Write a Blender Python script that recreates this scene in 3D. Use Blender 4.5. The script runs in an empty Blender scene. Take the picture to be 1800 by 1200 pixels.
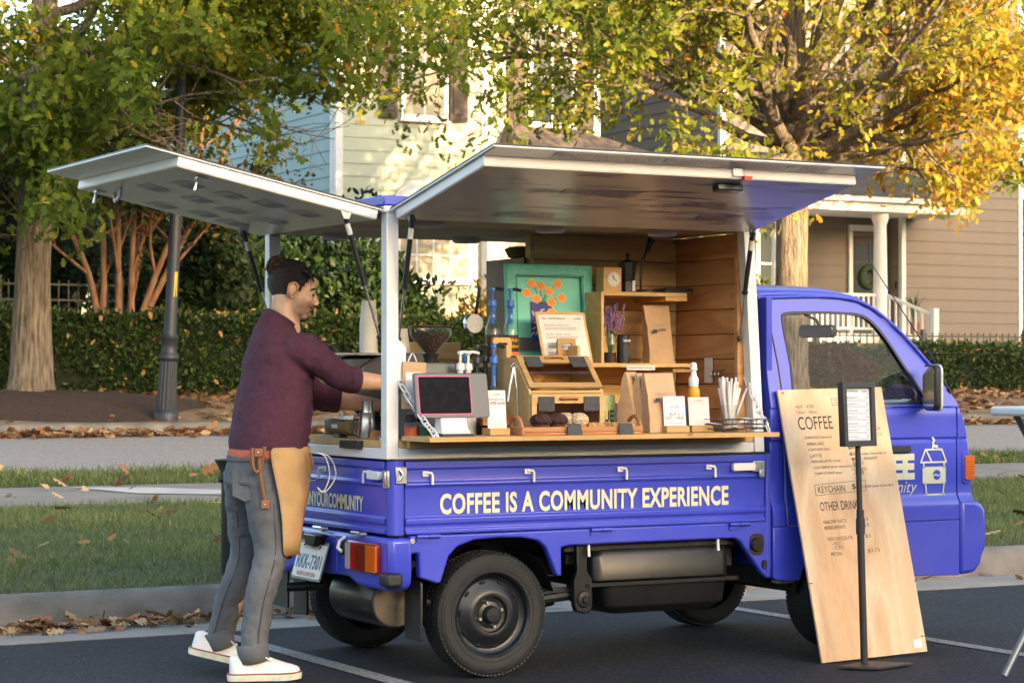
import bpy, bmesh, math, random
import numpy as np
from math import sin, cos, pi, radians
from mathutils import Vector, Matrix

random.seed(7); rng = np.random.default_rng(7)
SC = bpy.context.scene
COL = SC.collection

# ---------------------------------------------------------------- camera
cam = bpy.data.cameras.new('camera'); camo = bpy.data.objects.new('camera', cam); COL.objects.link(camo)
camo.location = (-4.139, -8.499, 1.31)
camo.rotation_euler = (radians(90.8455), 0, radians(-29))
cam.sensor_width = 36; cam.lens = 78.6; cam.clip_end = 2000; cam.clip_start = .1
cam.dof.use_dof = True; cam.dof.focus_distance = 10.2; cam.dof.aperture_fstop = 9.0
SC.camera = camo
# ---------------------------------------------------------------- sky and sun
SUN_AZ = math.atan2(.20, -.98); SUN_EL = radians(8)
w = bpy.data.worlds.new('World'); SC.world = w; w.use_nodes = True
nt = w.node_tree; bg = nt.nodes['Background']; sky = nt.nodes.new('ShaderNodeTexSky')
sky.sky_type = 'NISHITA'; sky.sun_disc = False; sky.sun_elevation = SUN_EL; sky.sun_rotation = SUN_AZ
sky.air_density = 1.0; sky.dust_density = 2.5; sky.ozone_density = 1.0
nt.links.new(sky.outputs[0], bg.inputs[0]); bg.inputs[1].default_value = .15
sl = bpy.data.lights.new('sun', 'SUN'); sl.energy = 2.7; sl.angle = radians(.5); sl.color = (1, .74, .42)
so = bpy.data.objects.new('sun', sl); COL.objects.link(so)
sd = Vector((sin(SUN_AZ)*cos(SUN_EL), cos(SUN_AZ)*cos(SUN_EL), sin(SUN_EL)))
so.rotation_euler = (-sd).to_track_quat('-Z', 'Y').to_euler(); so.location = (10, -30, 30)
vs = SC.view_settings; vs.view_transform = 'Standard'; vs.look = 'None'; vs.gamma = 1; vs.exposure = 2.72; vs.use_white_balance = True; vs.white_balance_temperature = 6650; vs.white_balance_tint = 12
SC.cycles.max_bounces = 7; SC.cycles.transparent_max_bounces = 12
SC.cycles.caustics_reflective = False; SC.cycles.caustics_refractive = False
SC.cycles.sample_clamp_indirect = 4

# ---------------------------------------------------------------- materials
def nd(m): return m.node_tree.nodes, m.node_tree.links
def mat(name, col, rough=.5, metal=0., var=0., vs=6., bump=0., bs=60., bd=.02, spec=.5, coat=0., stretch=(1,1,1), rnd=0., col2=None, detail=4., thr=None):
    m = bpy.data.materials.new(name); m.use_nodes = True; n, l = nd(m); b = n['Principled BSDF']
    c = (*col, 1); b.inputs['Base Color'].default_value = c; b.inputs['Roughness'].default_value = rough
    b.inputs['Metallic'].default_value = metal; b.inputs['Specular IOR Level'].default_value = spec
    b.inputs['Coat Weight'].default_value = coat; b.inputs['Coat Roughness'].default_value = .12
    tc = n.new('ShaderNodeTexCoord'); mp = n.new('ShaderNodeMapping'); mp.inputs['Scale'].default_value = stretch
    l.new(tc.outputs['Object'], mp.inputs[0])
    src = None
    if var or col2:
        t = n.new('ShaderNodeTexNoise'); t.inputs['Scale'].default_value = vs; t.inputs['Detail'].default_value = detail
        l.new(mp.outputs[0], t.inputs['Vector'])
        r = n.new('ShaderNodeValToRGB'); l.new(t.outputs['Fac'], r.inputs[0])
        lo, hi = thr or (.3, .7)
        r.color_ramp.elements[0].position = lo; r.color_ramp.elements[1].position = hi
        c0 = col2 if col2 else tuple(max(0, x*(1-var)) for x in col); c1 = col if col2 else tuple(x*(1+var) for x in col)
        r.color_ramp.elements[0].color = (*c0, 1); r.color_ramp.elements[1].color = (*c1, 1); src = r.outputs[0]
    if rnd:
        oi = n.new('ShaderNodeObjectInfo'); mr = n.new('ShaderNodeMapRange'); mr.inputs['To Min'].default_value = 1-rnd; mr.inputs['To Max'].default_value = 1+rnd
        l.new(oi.outputs['Random'], mr.inputs['Value'])
        mx = n.new('ShaderNodeMix'); mx.data_type = 'RGBA'; mx.blend_type = 'MULTIPLY'; mx.inputs['Factor'].default_value = 1
        if src: l.new(src, mx.inputs['A'])
        else: mx.inputs['A'].default_value = c
        l.new(mr.outputs[0], mx.inputs['B']); src = mx.outputs['Result']
    if src: l.new(src, b.inputs['Base Color'])
    if bump:
        t2 = n.new('ShaderNodeTexNoise'); t2.inputs['Scale'].default_value = bs; t2.inputs['Detail'].default_value = 3
        l.new(mp.outputs[0], t2.inputs['Vector'])
        bp = n.new('ShaderNodeBump'); bp.inputs['Strength'].default_value = bump; bp.inputs['Distance'].default_value = bd
        l.new(t2.outputs['Fac'], bp.inputs['Height']); l.new(bp.outputs[0], b.inputs['Normal'])
    return m
def wood(name, a, bcol, axis=0, scale=1., rough=.55, ring=9., contrast=1., knots=.065):
    """long-grained timber; axis = grain direction; each plank is offset by its own random number"""
    m = bpy.data.materials.new(name); m.use_nodes = True; n, l = nd(m); b = n['Principled BSDF']; b.inputs['Roughness'].default_value = rough
    b.inputs['Specular IOR Level'].default_value = .3
    tc = n.new('ShaderNodeTexCoord'); oi = n.new('ShaderNodeObjectInfo'); mu = n.new('ShaderNodeMath'); mu.operation = 'MULTIPLY'; mu.inputs[1].default_value = 37.
    l.new(oi.outputs['Random'], mu.inputs[0])
    ad = n.new('ShaderNodeVectorMath'); ad.operation = 'ADD'; l.new(tc.outputs['Object'], ad.inputs[0])
    cb = n.new('ShaderNodeCombineXYZ')
    for i in range(3): l.new(mu.outputs[0], cb.inputs[i])
    l.new(cb.outputs[0], ad.inputs[1])
    mp = n.new('ShaderNodeMapping'); s = [scale*7]*3; s[axis] = scale*.9; mp.inputs['Scale'].default_value = s; l.new(ad.outputs[0], mp.inputs[0])
    t = n.new('ShaderNodeTexNoise'); t.inputs['Scale'].default_value = 1.; t.inputs['Detail'].default_value = 2; t.inputs['Distortion'].default_value = .6; l.new(mp.outputs[0], t.inputs[0])
    k = n.new('ShaderNodeMath'); k.operation = 'MULTIPLY'; k.inputs[1].default_value = ring; l.new(t.outputs['Fac'], k.inputs[0])
    fr = n.new('ShaderNodeMath'); fr.operation = 'PINGPONG'; fr.inputs[1].default_value = 1.; l.new(k.outputs[0], fr.inputs[0])
    mp2 = n.new('ShaderNodeMapping'); s2 = [scale*160]*3; s2[axis] = scale*6; mp2.inputs['Scale'].default_value = s2; l.new(ad.outputs[0], mp2.inputs[0])
    t2 = n.new('ShaderNodeTexNoise'); t2.inputs['Scale'].default_value = 1.; t2.inputs['Detail'].default_value = 2; l.new(mp2.outputs[0], t2.inputs[0])
    mm = n.new('ShaderNodeMath'); mm.operation = 'MULTIPLY_ADD'; mm.inputs[1].default_value = .45*contrast; l.new(t2.outputs['Fac'], mm.inputs[0])
    m3 = n.new('ShaderNodeMath'); m3.operation = 'MULTIPLY'; m3.inputs[1].default_value = .7*contrast; l.new(fr.outputs[0], m3.inputs[0]); l.new(m3.outputs[0], mm.inputs[2])
    r = n.new('ShaderNodeValToRGB'); l.new(mm.outputs[0], r.inputs[0]); r.color_ramp.elements[0].position = .12; r.color_ramp.elements[1].position = .95
    r.color_ramp.elements[0].color = (*a, 1); r.color_ramp.elements[1].color = (*bcol, 1)
    # knots
    vo = n.new('ShaderNodeTexVoronoi'); vo.inputs['Scale'].default_value = scale*2.3; vo.inputs['Randomness'].default_value = 1; l.new(ad.outputs[0], vo.inputs['Vector'])
    kr = n.new('ShaderNodeMapRange'); kr.inputs['From Max'].default_value = knots; kr.inputs['From Min'].default_value = .02 if knots > .03 else -.1; l.new(vo.outputs['Distance'], kr.inputs['Value'])
    mx = n.new('ShaderNodeMix'); mx.data_type = 'RGBA'; mx.inputs['A'].default_value = (a[0]*.0+.10, .045, .018, 1); l.new(kr.outputs[0], mx.inputs['Factor']); l.new(r.outputs[0], mx.inputs['B'])
    mr = n.new('ShaderNodeMapRange'); mr.inputs['To Min'].default_value = .8; mr.inputs['To Max'].default_value = 1.15; l.new(oi.outputs['Random'], mr.inputs['Value'])
    m4 = n.new('ShaderNodeMix'); m4.data_type = 'RGBA'; m4.blend_type = 'MULTIPLY'; m4.inputs['Factor'].default_value = 1; l.new(mx.outputs['Result'], m4.inputs['A']); l.new(mr.outputs[0], m4.inputs['B'])
    l.new(m4.outputs['Result'], b.inputs['Base Color'])
    bp = n.new('ShaderNodeBump'); bp.inputs['Strength'].default_value = .15; bp.inputs['Distance'].default_value = .004; l.new(t2.outputs['Fac'], bp.inputs['Height']); l.new(bp.outputs[0], b.inputs['Normal'])
    return m
def glass(name, tint=(1,1,1), refl=.9, rough=.02, base=.04, smudge=0.):
    m = bpy.data.materials.new(name); m.use_nodes = True; n, l = nd(m); n.remove(n['Principled BSDF'])
    tr = n.new('ShaderNodeBsdfTransparent'); tr.inputs[0].default_value = (*tint, 1)
    gl = n.new('ShaderNodeBsdfGlossy'); gl.inputs['Roughness'].default_value = rough; gl.inputs[0].default_value = (refl, refl, refl, 1)
    fr = n.new('ShaderNodeFresnel'); ge = n.new('ShaderNodeNewGeometry'); ir = n.new('ShaderNodeMapRange'); ir.inputs['To Min'].default_value = 1.45; ir.inputs['To Max'].default_value = 1/1.45   # thin pane: same reflectance from both sides
    l.new(ge.outputs['Backfacing'], ir.inputs['Value']); l.new(ir.outputs[0], fr.inputs[0])
    mx = n.new('ShaderNodeMixShader'); l.new(fr.outputs[0], mx.inputs[0]); l.new(tr.outputs[0], mx.inputs[1]); l.new(gl.outputs[0], mx.inputs[2])
    out = mx.outputs[0]
    if smudge:
        tc = n.new('ShaderNodeTexCoord'); t = n.new('ShaderNodeTexNoise'); t.inputs['Scale'].default_value = 5; t.inputs['Detail'].default_value = 5; t.inputs['Distortion'].default_value = 2
        l.new(tc.outputs['Object'], t.inputs[0]); r = n.new('ShaderNodeMapRange'); r.inputs['From Min'].default_value = .45; r.inputs['From Max'].default_value = .8; r.inputs['To Max'].default_value = smudge
        l.new(t.outputs['Fac'], r.inputs['Value']); df = n.new('ShaderNodeBsdfDiffuse'); df.inputs[0].default_value = (.6, .6, .58, 1)
        m2 = n.new('ShaderNodeMixShader'); l.new(r.outputs[0], m2.inputs[0]); l.new(out, m2.inputs[1]); l.new(df.outputs[0], m2.inputs[2]); out = m2.outputs[0]
    l.new(out, n['Material Output'].inputs[0]); return m
def leafmat(name, ramp, rough=.55, transl=.35):
    """ramp over the per-leaf colour attribute 'hue' (0..1)"""
    m = bpy.data.materials.new(name); m.use_nodes = True; n, l = nd(m); b = n['Principled BSDF']; b.inputs['Roughness'].default_value = rough; b.inputs['Specular IOR Level'].default_value = .25
    at = n.new('ShaderNodeAttribute'); at.attribute_name = 'hue'; r = n.new('ShaderNodeValToRGB'); l.new(at.outputs['Fac'], r.inputs[0])
    e = r.color_ramp.elements
    while len(e) < len(ramp): e.new(.5)
    for i, (p, c) in enumerate(ramp): e[i].position = p; e[i].color = (*c, 1)
    l.new(r.outputs[0], b.inputs['Base Color'])
    if transl:
        t = n.new('ShaderNodeBsdfTranslucent'); mx = n.new('ShaderNodeMixShader'); mx.inputs[0].default_value = transl
        l.new(r.outputs[0], t.inputs[0]); l.new(b.outputs[0], mx.inputs[1]); l.new(t.outputs[0], mx.inputs[2]); l.new(mx.outputs[0], n['Material Output'].inputs[0])
    return m

# ---------------------------------------------------------------- mesh helpers
class MB:
    def __init__(s): s.v = []; s.f = []
    def add(s, vs, fs):
        n = len(s.v); s.v += [tuple(v) for v in vs]; s.f += [tuple(i+n for i in f) for f in fs]; return s
    def box(s, x0, x1, y0, y1, z0, z1):
        return s.add([(x0,y0,z0),(x1,y0,z0),(x1,y1,z0),(x0,y1,z0),(x0,y0,z1),(x1,y0,z1),(x1,y1,z1),(x0,y1,z1)],
                     [(0,3,2,1),(4,5,6,7),(0,1,5,4),(1,2,6,5),(2,3,7,6),(3,0,4,7)])
    def obox(s, c, size, M=None):
        a, b, d = (q/2 for q in size); vs = [Vector(p) for p in [(-a,-b,-d),(a,-b,-d),(a,b,-d),(-a,b,-d),(-a,-b,d),(a,-b,d),(a,b,d),(-a,b,d)]]
        if M is not None: vs = [M @ p for p in vs]
        return s.add([p+Vector(c) for p in vs], [(0,3,2,1),(4,5,6,7),(0,1,5,4),(1,2,6,5),(2,3,7,6),(3,0,4,7)])
    def prism(s, pts, fn, a, b):
        """2-D outline pts lifted by fn(p, q, depth) between depths a and b"""
        n = len(pts); vs = [fn(p, q, a) for p, q in pts]+[fn(p, q, b) for p, q in pts]
        return s.add(vs, [tuple(range(n))[::-1], tuple(range(n, 2*n))]+[(i, (i+1) % n, n+(i+1) % n, n+i) for i in range(n)])
    def ring(s, outer, inner, fn, a, b):
        """a plate with a hole: two outlines of equal length"""
        n = len(outer); vs = []
        for d in (a, b): vs += [fn(*p, d) for p in outer]+[fn(*p, d) for p in inner]
        fs = []
        for i in range(n):
            j = (i+1) % n
            fs += [(i, n+i, n+j, j), (2*n+i, 2*n+j, 3*n+j, 3*n+i), (i, j, 2*n+j, 2*n+i), (n+i, 3*n+i, 3*n+j, n+j)]
        return s.add(vs, fs)
    def loft(s, rings, closed=True, caps=True):
        n = len(rings[0]); vs = [p for r in rings for p in r]; fs = []
        for k in range(len(rings)-1):
            for i in range(n if closed else n-1):
                j = (i+1) % n; fs.append((k*n+i, k*n+j, (k+1)*n+j, (k+1)*n+i))
        if caps: fs += [tuple(range(n))[::-1], tuple(range((len(rings)-1)*n, len(rings)*n))]
        return s.add(vs, fs)
    def tube(s, path, r, n=8, caps=True):
        P = [Vector(p) for p in path]; R = r if isinstance(r, (list, tuple)) else [r]*len(P); rings = []; prev = None
        for i, p in enumerate(P):
            t = (P[min(i+1, len(P)-1)]-P[max(i-1, 0)]).normalized()
            if prev is None: u = t.orthogonal().normalized()
            else:
                u = prev-t*prev.dot(t); u = u.normalized() if u.length > 1e-6 else t.orthogonal().normalized()
            prev = u; w_ = t.cross(u)
            rings.append([p+(u*cos(2*pi*k/n)+w_*sin(2*pi*k/n))*R[i] for k in range(n)])
        return s.loft(rings, True, caps)
    def lathe(s, prof, org=(0,0,0), axis='z', n=24, caps=True):
        o = Vector(org); rings = []
        for r, h in prof:
            ring = []
            for k in range(n):
                a = 2*pi*k/n; c_, s_ = r*cos(a), r*sin(a)
                ring.append(o+Vector({'z': (c_, s_, h), 'y': (c_, h, s_), 'x': (h, c_, s_)}[axis]))
            rings.append(ring)
        return s.loft(rings, True, caps)
    def ell(s, c, r, M=None, n=14, m=9):
        c = Vector(c); rings = []
        for i in range(1, m):
            ph = pi*i/m; ring = []
            for k in range(n):
                p = Vector((r[0]*sin(ph)*cos(2*pi*k/n), r[1]*sin(ph)*sin(2*pi*k/n), -r[2]*cos(ph)))
                ring.append(c+(M @ p if M is not None else p))
            rings.append(ring)
        return s.loft(rings)
    def torus(s, c, R, r, axis='z', n=24, k=8, M=None):
        prof = []; c = Vector(c); rings = []
        for i in range(n):
            a = 2*pi*i/n; ring = []
            for j in range(k):
                b = 2*pi*j/k; q = R+r*cos(b); h = r*sin(b); x, y = q*cos(a), q*sin(a)
                p = Vector({'z': (x, y, h), 'y': (x, h, y), 'x': (h, x, y)}[axis])
                ring.append(c+(M @ p if M is not None else p))
            rings.append(ring)
        rings.append(rings[0]); return s.loft(rings, True, False)
    def quad(s, a, b, c, d): return s.add([a, b, c, d], [(0, 1, 2, 3)])
    def mesh(s, name, smooth=None):
        me = bpy.data.meshes.new(name); me.from_pydata([tuple(map(float, v)) for v in s.v], [], s.f)
        bm = bmesh.new(); bm.from_mesh(me); bmesh.ops.recalc_face_normals(bm, faces=bm.faces); bm.to_mesh(me); bm.free()
        if smooth:
            me.polygons.foreach_set('use_smooth', [True]*len(me.polygons)); me.set_sharp_from_angle(angle=radians(smooth))
        me.update(); return me
    def build(s, name, m, parent=None, bevel=0., smooth=None, seg=2, loc=None, rot=None):
        me = s.mesh(name, smooth or (35 if bevel else None)); me.materials.append(m)
        return place(name, me, parent, loc, rot, bevel, seg)
def place(name, me, parent=None, loc=None, rot=None, bevel=0, seg=2):
    o = bpy.data.objects.new(name, me); COL.objects.link(o); o.parent = parent
    if loc is not None: o.location = loc
    if rot is not None: o.rotation_euler = rot
    if bevel:
        b = o.modifiers.new('bevel', 'BEVEL'); b.width = bevel; b.segments = seg; b.limit_method = 'ANGLE'; b.angle_limit = radians(40); b.harden_normals = False
    return o
def tag(o, label=None, cat=None, group=None, kind=None):
    if label: o['label'] = label
    if cat: o['category'] = cat
    if group: o['group'] = group
    if kind: o['kind'] = kind
    return o
def thing(name, label, cat, loc=(0,0,0), rz=0., group=None):
    o = bpy.data.objects.new(name, None); COL.objects.link(o); o.location = loc; o.rotation_euler = (0, 0, rz); o.empty_display_size = .1
    return tag(o, label, cat, group)
def struct(name, mb, m, smooth=None): return tag(mb.build(name, m, smooth=smooth), kind='structure')
def copy_tree(o, parent=None):
    c = o.copy(); COL.objects.link(c); c.parent = parent
    for ch in [x for x in bpy.data.objects if x.parent == o]: copy_tree(ch, c)
    return c
def text(name, s, size, m, parent, org, xd, yd, align='LEFT', bold=0., ext=.0008, sx=1., space=1., shear=0., aspect=1.):
    """flat lettering lying in the plane xd, yd at org"""
    cu = bpy.data.curves.new(name, 'FONT'); cu.body = s; cu.size = size; cu.align_x = align; cu.offset = bold*size; cu.extrude = ext
    cu.resolution_u = 3; cu.space_character = space; cu.shear = shear
    tmp = bpy.data.objects.new(name, cu); me = bpy.data.meshes.new_from_object(tmp)
    bpy.data.objects.remove(tmp); bpy.data.curves.remove(cu)
    me.name = name; me.materials.clear(); me.materials.append(m)
    xd = Vector(xd).normalized(); yd = Vector(yd).normalized(); zd = xd.cross(yd)
    M = Matrix((xd, yd, zd)).transposed().to_4x4() @ Matrix.Diagonal((sx, aspect, 1, 1)); M.translation = Vector(org)
    me.transform(M)
    return place(name, me, parent)
def XZ(p, q, d): return (p, d, q)
def YZ(p, q, d): return (d, p, q)
def XY(p, q, d): return (p, q, d)
def rr(x0, x1, y0, y1, r, n=4):
    """rounded rectangle outline"""
    pts = []
    for cx, cy, a0 in ((x1-r, y0+r, -90), (x1-r, y1-r, 0), (x0+r, y1-r, 90), (x0+r, y0+r, 180)):
        for i in range(n+1):
            a = radians(a0+90*i/n); pts.append((cx+r*cos(a), cy+r*sin(a)))
    return pts
def smoothpath(P, n=6):
    """Catmull-Rom through the points"""
    P = [Vector(p) for p in P]; out = []
    for i in range(len(P)-1):
        a = P[max(i-1, 0)]; b = P[i]; c = P[i+1]; d = P[min(i+2, len(P)-1)]
        for k in range(n):
            t = k/n; out.append(.5*((2*b)+(c-a)*t+(2*a-5*b+4*c-d)*t*t+(3*b-a-3*c+d)*t**3))
    out.append(P[-1]); return out
def RZ(a): return Matrix.Rotation(a, 3, 'Z')
def RX(a): return Matrix.Rotation(a, 3, 'X')
def RY(a): return Matrix.Rotation(a, 3, 'Y')

def soup(name, V, F, m, parent=None, hue=None, smooth=False):
    """big triangle/quad mesh from numpy arrays (F: k x n)"""
    me = bpy.data.meshes.new(name); nv = len(V); k, n = F.shape
    me.vertices.add(nv); me.vertices.foreach_set('co', np.asarray(V, np.float32).ravel())
    me.loops.add(k*n); me.loops.foreach_set('vertex_index', F.astype(np.int32).ravel())
    me.polygons.add(k); me.polygons.foreach_set('loop_start', np.arange(0, k*n, n, dtype=np.int32))
    me.update(calc_edges=True)
    if hue is not None:
        a = me.attributes.new('hue', 'FLOAT', 'POINT'); a.data.foreach_set('value', np.asarray(hue, np.float32))
    me.materials.append(m); o = bpy.data.objects.new(name, me); COL.objects.link(o); o.parent = parent
    return o
# leaf outlines (x along the leaf), used as fans: centre + rim
def leaf_template(kind):
    if kind == 'oak':
        half = [(0,.015),(.22,.23),(.34,.09),(.50,.36),(.62,.12),(.78,.27),(1.,.0)]
    elif kind == 'small':
        half = [(0,.0),(.3,.24),(.7,.2),(1.,0)]
    elif kind == 'blade':
        half = [(0,.03),(.5,.028),(1.,0)]
    rim = half+[(x, -y) for x, y in half[::-1][1:]]
    if half[0][1] == 0: rim = rim[:-1]
    v = np.array([(x-.0, y, -.30*abs(y)-.16*x*x) for x, y in rim]); return v
def leaves(name, P, D, S, hue, m, parent, kind='oak', seed=1, roll=1., flat=None):
    """P points, D directions (k x 3), S sizes. Each leaf is one lobed n-gon split in a strip of quads/tris"""
    r = np.random.default_rng(seed); T = leaf_template(kind); n = len(T); k = len(P)
    D = D/np.maximum(np.linalg.norm(D, axis=1, keepdims=True), 1e-6)
    up = r.normal(size=(k, 3))*roll+np.array([0, 0, 1.]); A = np.cross(up, D); A /= np.maximum(np.linalg.norm(A, axis=1, keepdims=True), 1e-6); B = np.cross(D, A)
    V = P[:, None, :]+S[:, None, None]*(T[None, :, 0:1]*D[:, None, :]+T[None, :, 1:2]*A[:, None, :]+T[None, :, 2:3]*B[:, None, :])
    # triangulate: strip between the two sides
    tris = []
    if kind == 'oak':
        h = n//2  # tip index
        for i in range(h):
            a, b_, c, d = i, i+1, (n-1-i-1), (n-1-i)
            if b_ == c: tris.append((a, b_, d))
            else: tris += [(a, b_, d), (b_, c, d)]
    elif kind == 'small':
        tris = [(0, 1, n-1)]+([(1, 2, n-2), (1, n-2, n-1)] if n > 4 else [])+[(2, 3, n-2)]
    else: tris = [(0, 1, n-1), (1, n-2, n-1), (1, 2, n-2)]
    tris = np.array(tris); F = (np.arange(k)*n)[:, None, None]+tris[None]
    return soup(name, V.reshape(-1, 3), F.reshape(-1, 3), m, parent, np.repeat(hue, n))
# ================================================================ the setting: ground strips (X along the kerb, Y away)
def concrete(name, c, v=.18, crack=0.):
    m = mat(name, c, .9, var=v, vs=2.2, bump=.25, bs=160, detail=8); return m
M_asphalt = bpy.data.materials.new('asphalt'); M_asphalt.use_nodes = True
n, l = nd(M_asphalt); b = n['Principled BSDF']; b.inputs['Roughness'].default_value = .8; b.inputs['Specular IOR Level'].default_value = .3
tc = n.new('ShaderNodeTexCoord'); t1 = n.new('ShaderNodeTexNoise'); t1.inputs['Scale'].default_value = .9; t1.inputs['Detail'].default_value = 6
t2 = n.new('ShaderNodeTexVoronoi'); t2.inputs['Scale'].default_value = 105; t3 = n.new('ShaderNodeTexNoise'); t3.inputs['Scale'].default_value = 260
for t in (t1, t2, t3): l.new(tc.outputs['Object'], t.inputs['Vector'])
r1 = n.new('ShaderNodeValToRGB'); l.new(t1.outputs['Fac'], r1.inputs[0]); r1.color_ramp.elements[0].position = .35; r1.color_ramp.elements[1].position = .7
r1.color_ramp.elements[0].color = (.0105, .012, .0185, 1); r1.color_ramp.elements[1].color = (.020, .0225, .032, 1)
r2 = n.new('ShaderNodeValToRGB'); l.new(t2.outputs['Color'], r2.inputs[0]); r2.color_ramp.elements[0].position = .55; r2.color_ramp.elements[0].color = (.6, .6, .6, 1); r2.color_ramp.elements[1].position = .98; r2.color_ramp.elements[1].color = (3.4, 3.1, 2.8, 1)
mx = n.new('ShaderNodeMix'); mx.data_type = 'RGBA'; mx.blend_type = 'MULTIPLY'; mx.inputs['Factor'].default_value = 1; l.new(r1.outputs[0], mx.inputs['A']); l.new(r2.outputs[0], mx.inputs['B']); l.new(mx.outputs['Result'], b.inputs['Base Color'])
bp = n.new('ShaderNodeBump'); bp.inputs['Strength'].default_value = .5; bp.inputs['Distance'].default_value = .006; l.new(t3.outputs['Fac'], bp.inputs['Height']); l.new(bp.outputs[0], b.inputs['Normal'])

M_road = mat('road_aggregate', (.29, .255, .235), .9, var=.3, vs=26, bump=.3, bs=120, detail=10)
M_gutter = concrete('gutter_concrete', (.27, .235, .20)); M_kerb = mat('kerb_concrete', (.185, .165, .14), .92, var=.42, vs=3., bump=.4, bs=90, detail=9)
M_walk = concrete('path_concrete', (.22, .195, .165)); M_pale = concrete('pale_concrete', (.45, .42, .39))
M_soil = mat('lawn_soil', (.075, .085, .035), .95, var=.4, vs=6, bump=.5, bs=50)
M_verge = mat('verge_soil', (.20, .13, .07), .95, var=.45, vs=7, bump=.6, bs=40)
M_mulch = mat('bark_mulch', (.05, .026, .018), .95, var=.6, vs=40, bump=1., bs=60)
M_far = mat('far_ground', (.09, .085, .04), .95, var=.4, vs=1.5, bump=.4, bs=20)
M_paint = mat('worn_line_paint', (.27, .26, .26), .85, col2=(.085, .085, .09), vs=45, thr=(.3, .56), bump=.3, bs=200)

PROF = [(3.06,.155),(3.6,.20),(8.2,.31),(9.9,.36),(11.15,.41),(16.0,.60),(16.55,.60),(16.7,.74),(18.2,.93),(20.6,1.0),(24,1.06),(34,1.22),(60,1.3)]
def gz(y):
    if y < 3.06: return 0.
    for (a, za), (b_, zb) in zip(PROF, PROF[1:]):
        if y <= b_: return za+(zb-za)*(y-a)/(b_-a)
    return PROF[-1][1]
def strip(name, y0, y1, m, x0=-60, x1=90, dz=0., n=1, nx=1, bumpy=0.):
    mb = MB(); ys = sorted(set([y0+(y1-y0)*i/n for i in range(n+1)]+[p[0] for p in PROF if y0 < p[0] < y1])); xs = [x0+(x1-x0)*i/nx for i in range(nx+1)]
    vs = [(x, y, gz(y)+dz+(random.uniform(-bumpy, bumpy) if bumpy else 0)) for y in ys for x in xs]; k = len(xs)
    return struct(name, mb.add(vs, [(j*k+i, j*k+i+1, (j+1)*k+i+1, (j+1)*k+i) for j in range(len(ys)-1) for i in range(k-1)]), m, 30)
struct('ground', MB().quad((-600,-600,-.30),(600,-600,-.30),(600,600,-.30),(-600,600,-.30)), M_far)
struct('parking_lot', MB().quad((-90,-90,0),(120,-90,0),(120,2.18,0),(-90,2.18,0)), M_asphalt)
# concrete gutter pan in slabs with joints
gut = None
for i in range(-3, 8):
    x0 = -1.0+i*3.05-2.1
    g = tag(MB().add([(x0+.006,2.18,.004),(x0+3.044,2.18,.004),(x0+3.044,2.93,-.02),(x0+.006,2.93,-.02),(x0+.006,2.18,-.1),(x0+3.044,2.18,-.1),(x0+3.044,2.93,-.1),(x0+.006,2.93,-.1)],
        [(0,1,2,3),(0,4,5,1),(1,5,6,2),(3,2,6,7),(0,3,7,4)]).build('gutter_slab', M_gutter), kind='structure')
struct('gutter_bed', MB().quad((-60,2.1,-.03),(90,2.1,-.03),(90,2.98,-.03),(-60,2.98,-.03)), M_soil)
# near kerb: rolled face
kp = [(2.93,-.06),(2.93,-.018),(2.955,.06),(2.975,.105),(3.0,.135),(3.03,.15),(3.07,.156),(3.10,.156),(3.10,-.06)]
for i in range(-3, 8):
    x0 = -1.5+i*3.05
    struct('kerb', MB().prism(kp, YZ, x0+.003, x0+3.047), M_kerb, 50)
strip('lawn', 3.09, 8.22, M_soil, n=10, dz=-.012); strip('lawn_strip', 9.88, 11.2, M_soil, n=3, dz=-.012)
for i in range(-6, 16):                                   # footpath slabs
    x0 = i*1.5+.4
    mb = MB().box(x0+.006, x0+1.494, 8.2, 9.9, 0, .04)
    o = struct('path_slab', MB().add([(x0+.006,8.2,.312),(x0+1.494,8.2,.312),(x0+1.494,9.9,.364),(x0+.006,9.9,.364),(x0+.006,8.2,.2),(x0+1.494,8.2,.2),(x0+1.494,9.9,.2),(x0+.006,9.9,.2)],
        [(0,1,2,3),(0,4,5,1),(1,5,6,2),(2,6,7,3),(3,7,4,0)]), M_walk)
struct('path_patch', MB().add([(1.72,9.70,.366),(2.05,8.95,.342),(3.35,8.28,.3225),(3.5,8.42,.327),(2.35,9.5,.360)], [(0,1,2,3,4)]), M_pale)
struct('path_bed', MB().quad((-60,8.1,.2),(90,8.1,.2),(90,10,.25),(-60,10,.25)), M_soil)
strip('road', 11.15, 16.02, M_road, n=6, dz=.0)
struct('far_gutter', MB().quad((-60,16.0,.604),(90,16.0,.604),(90,16.56,.596),(-60,16.56,.596)), M_gutter)
for i in range(-6, 14):
    x0 = i*3.05
    struct('far_kerb', MB().prism([(16.5,.5),(16.5,.60),(16.53,.70),(16.57,.735),(16.72,.742),(16.72,.5)], YZ, x0+.004, x0+3.046), M_kerb, 40)
strip('verge', 16.7, 21.5, M_verge, n=16, nx=120, x0=-40, x1=90, bumpy=.018)
strip('garden_ground', 21.4, 60, M_far, n=12, nx=30, bumpy=.03)
# mulch bed round the left oak
mb = MB(); ring0 = []; cx, cy = 3.7, 18.5
for k, (q, h) in enumerate(((1., -.02), (.8, .07), (.5, .14), (.2, .17))):
    ring0.append([(cx+2.9*q*cos(a)*(1+.06*sin(3*a)), cy+1.75*q*sin(a)*(1+.05*sin(5*a+1)), gz(cy+1.75*q*sin(a))+h+random.uniform(-.02, .02)) for a in [2*pi*i/40 for i in range(40)]])
mb.loft(ring0[::1], True, True); tag(mb.build('mulch_bed', M_mulch, smooth=60), kind='structure')
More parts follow.
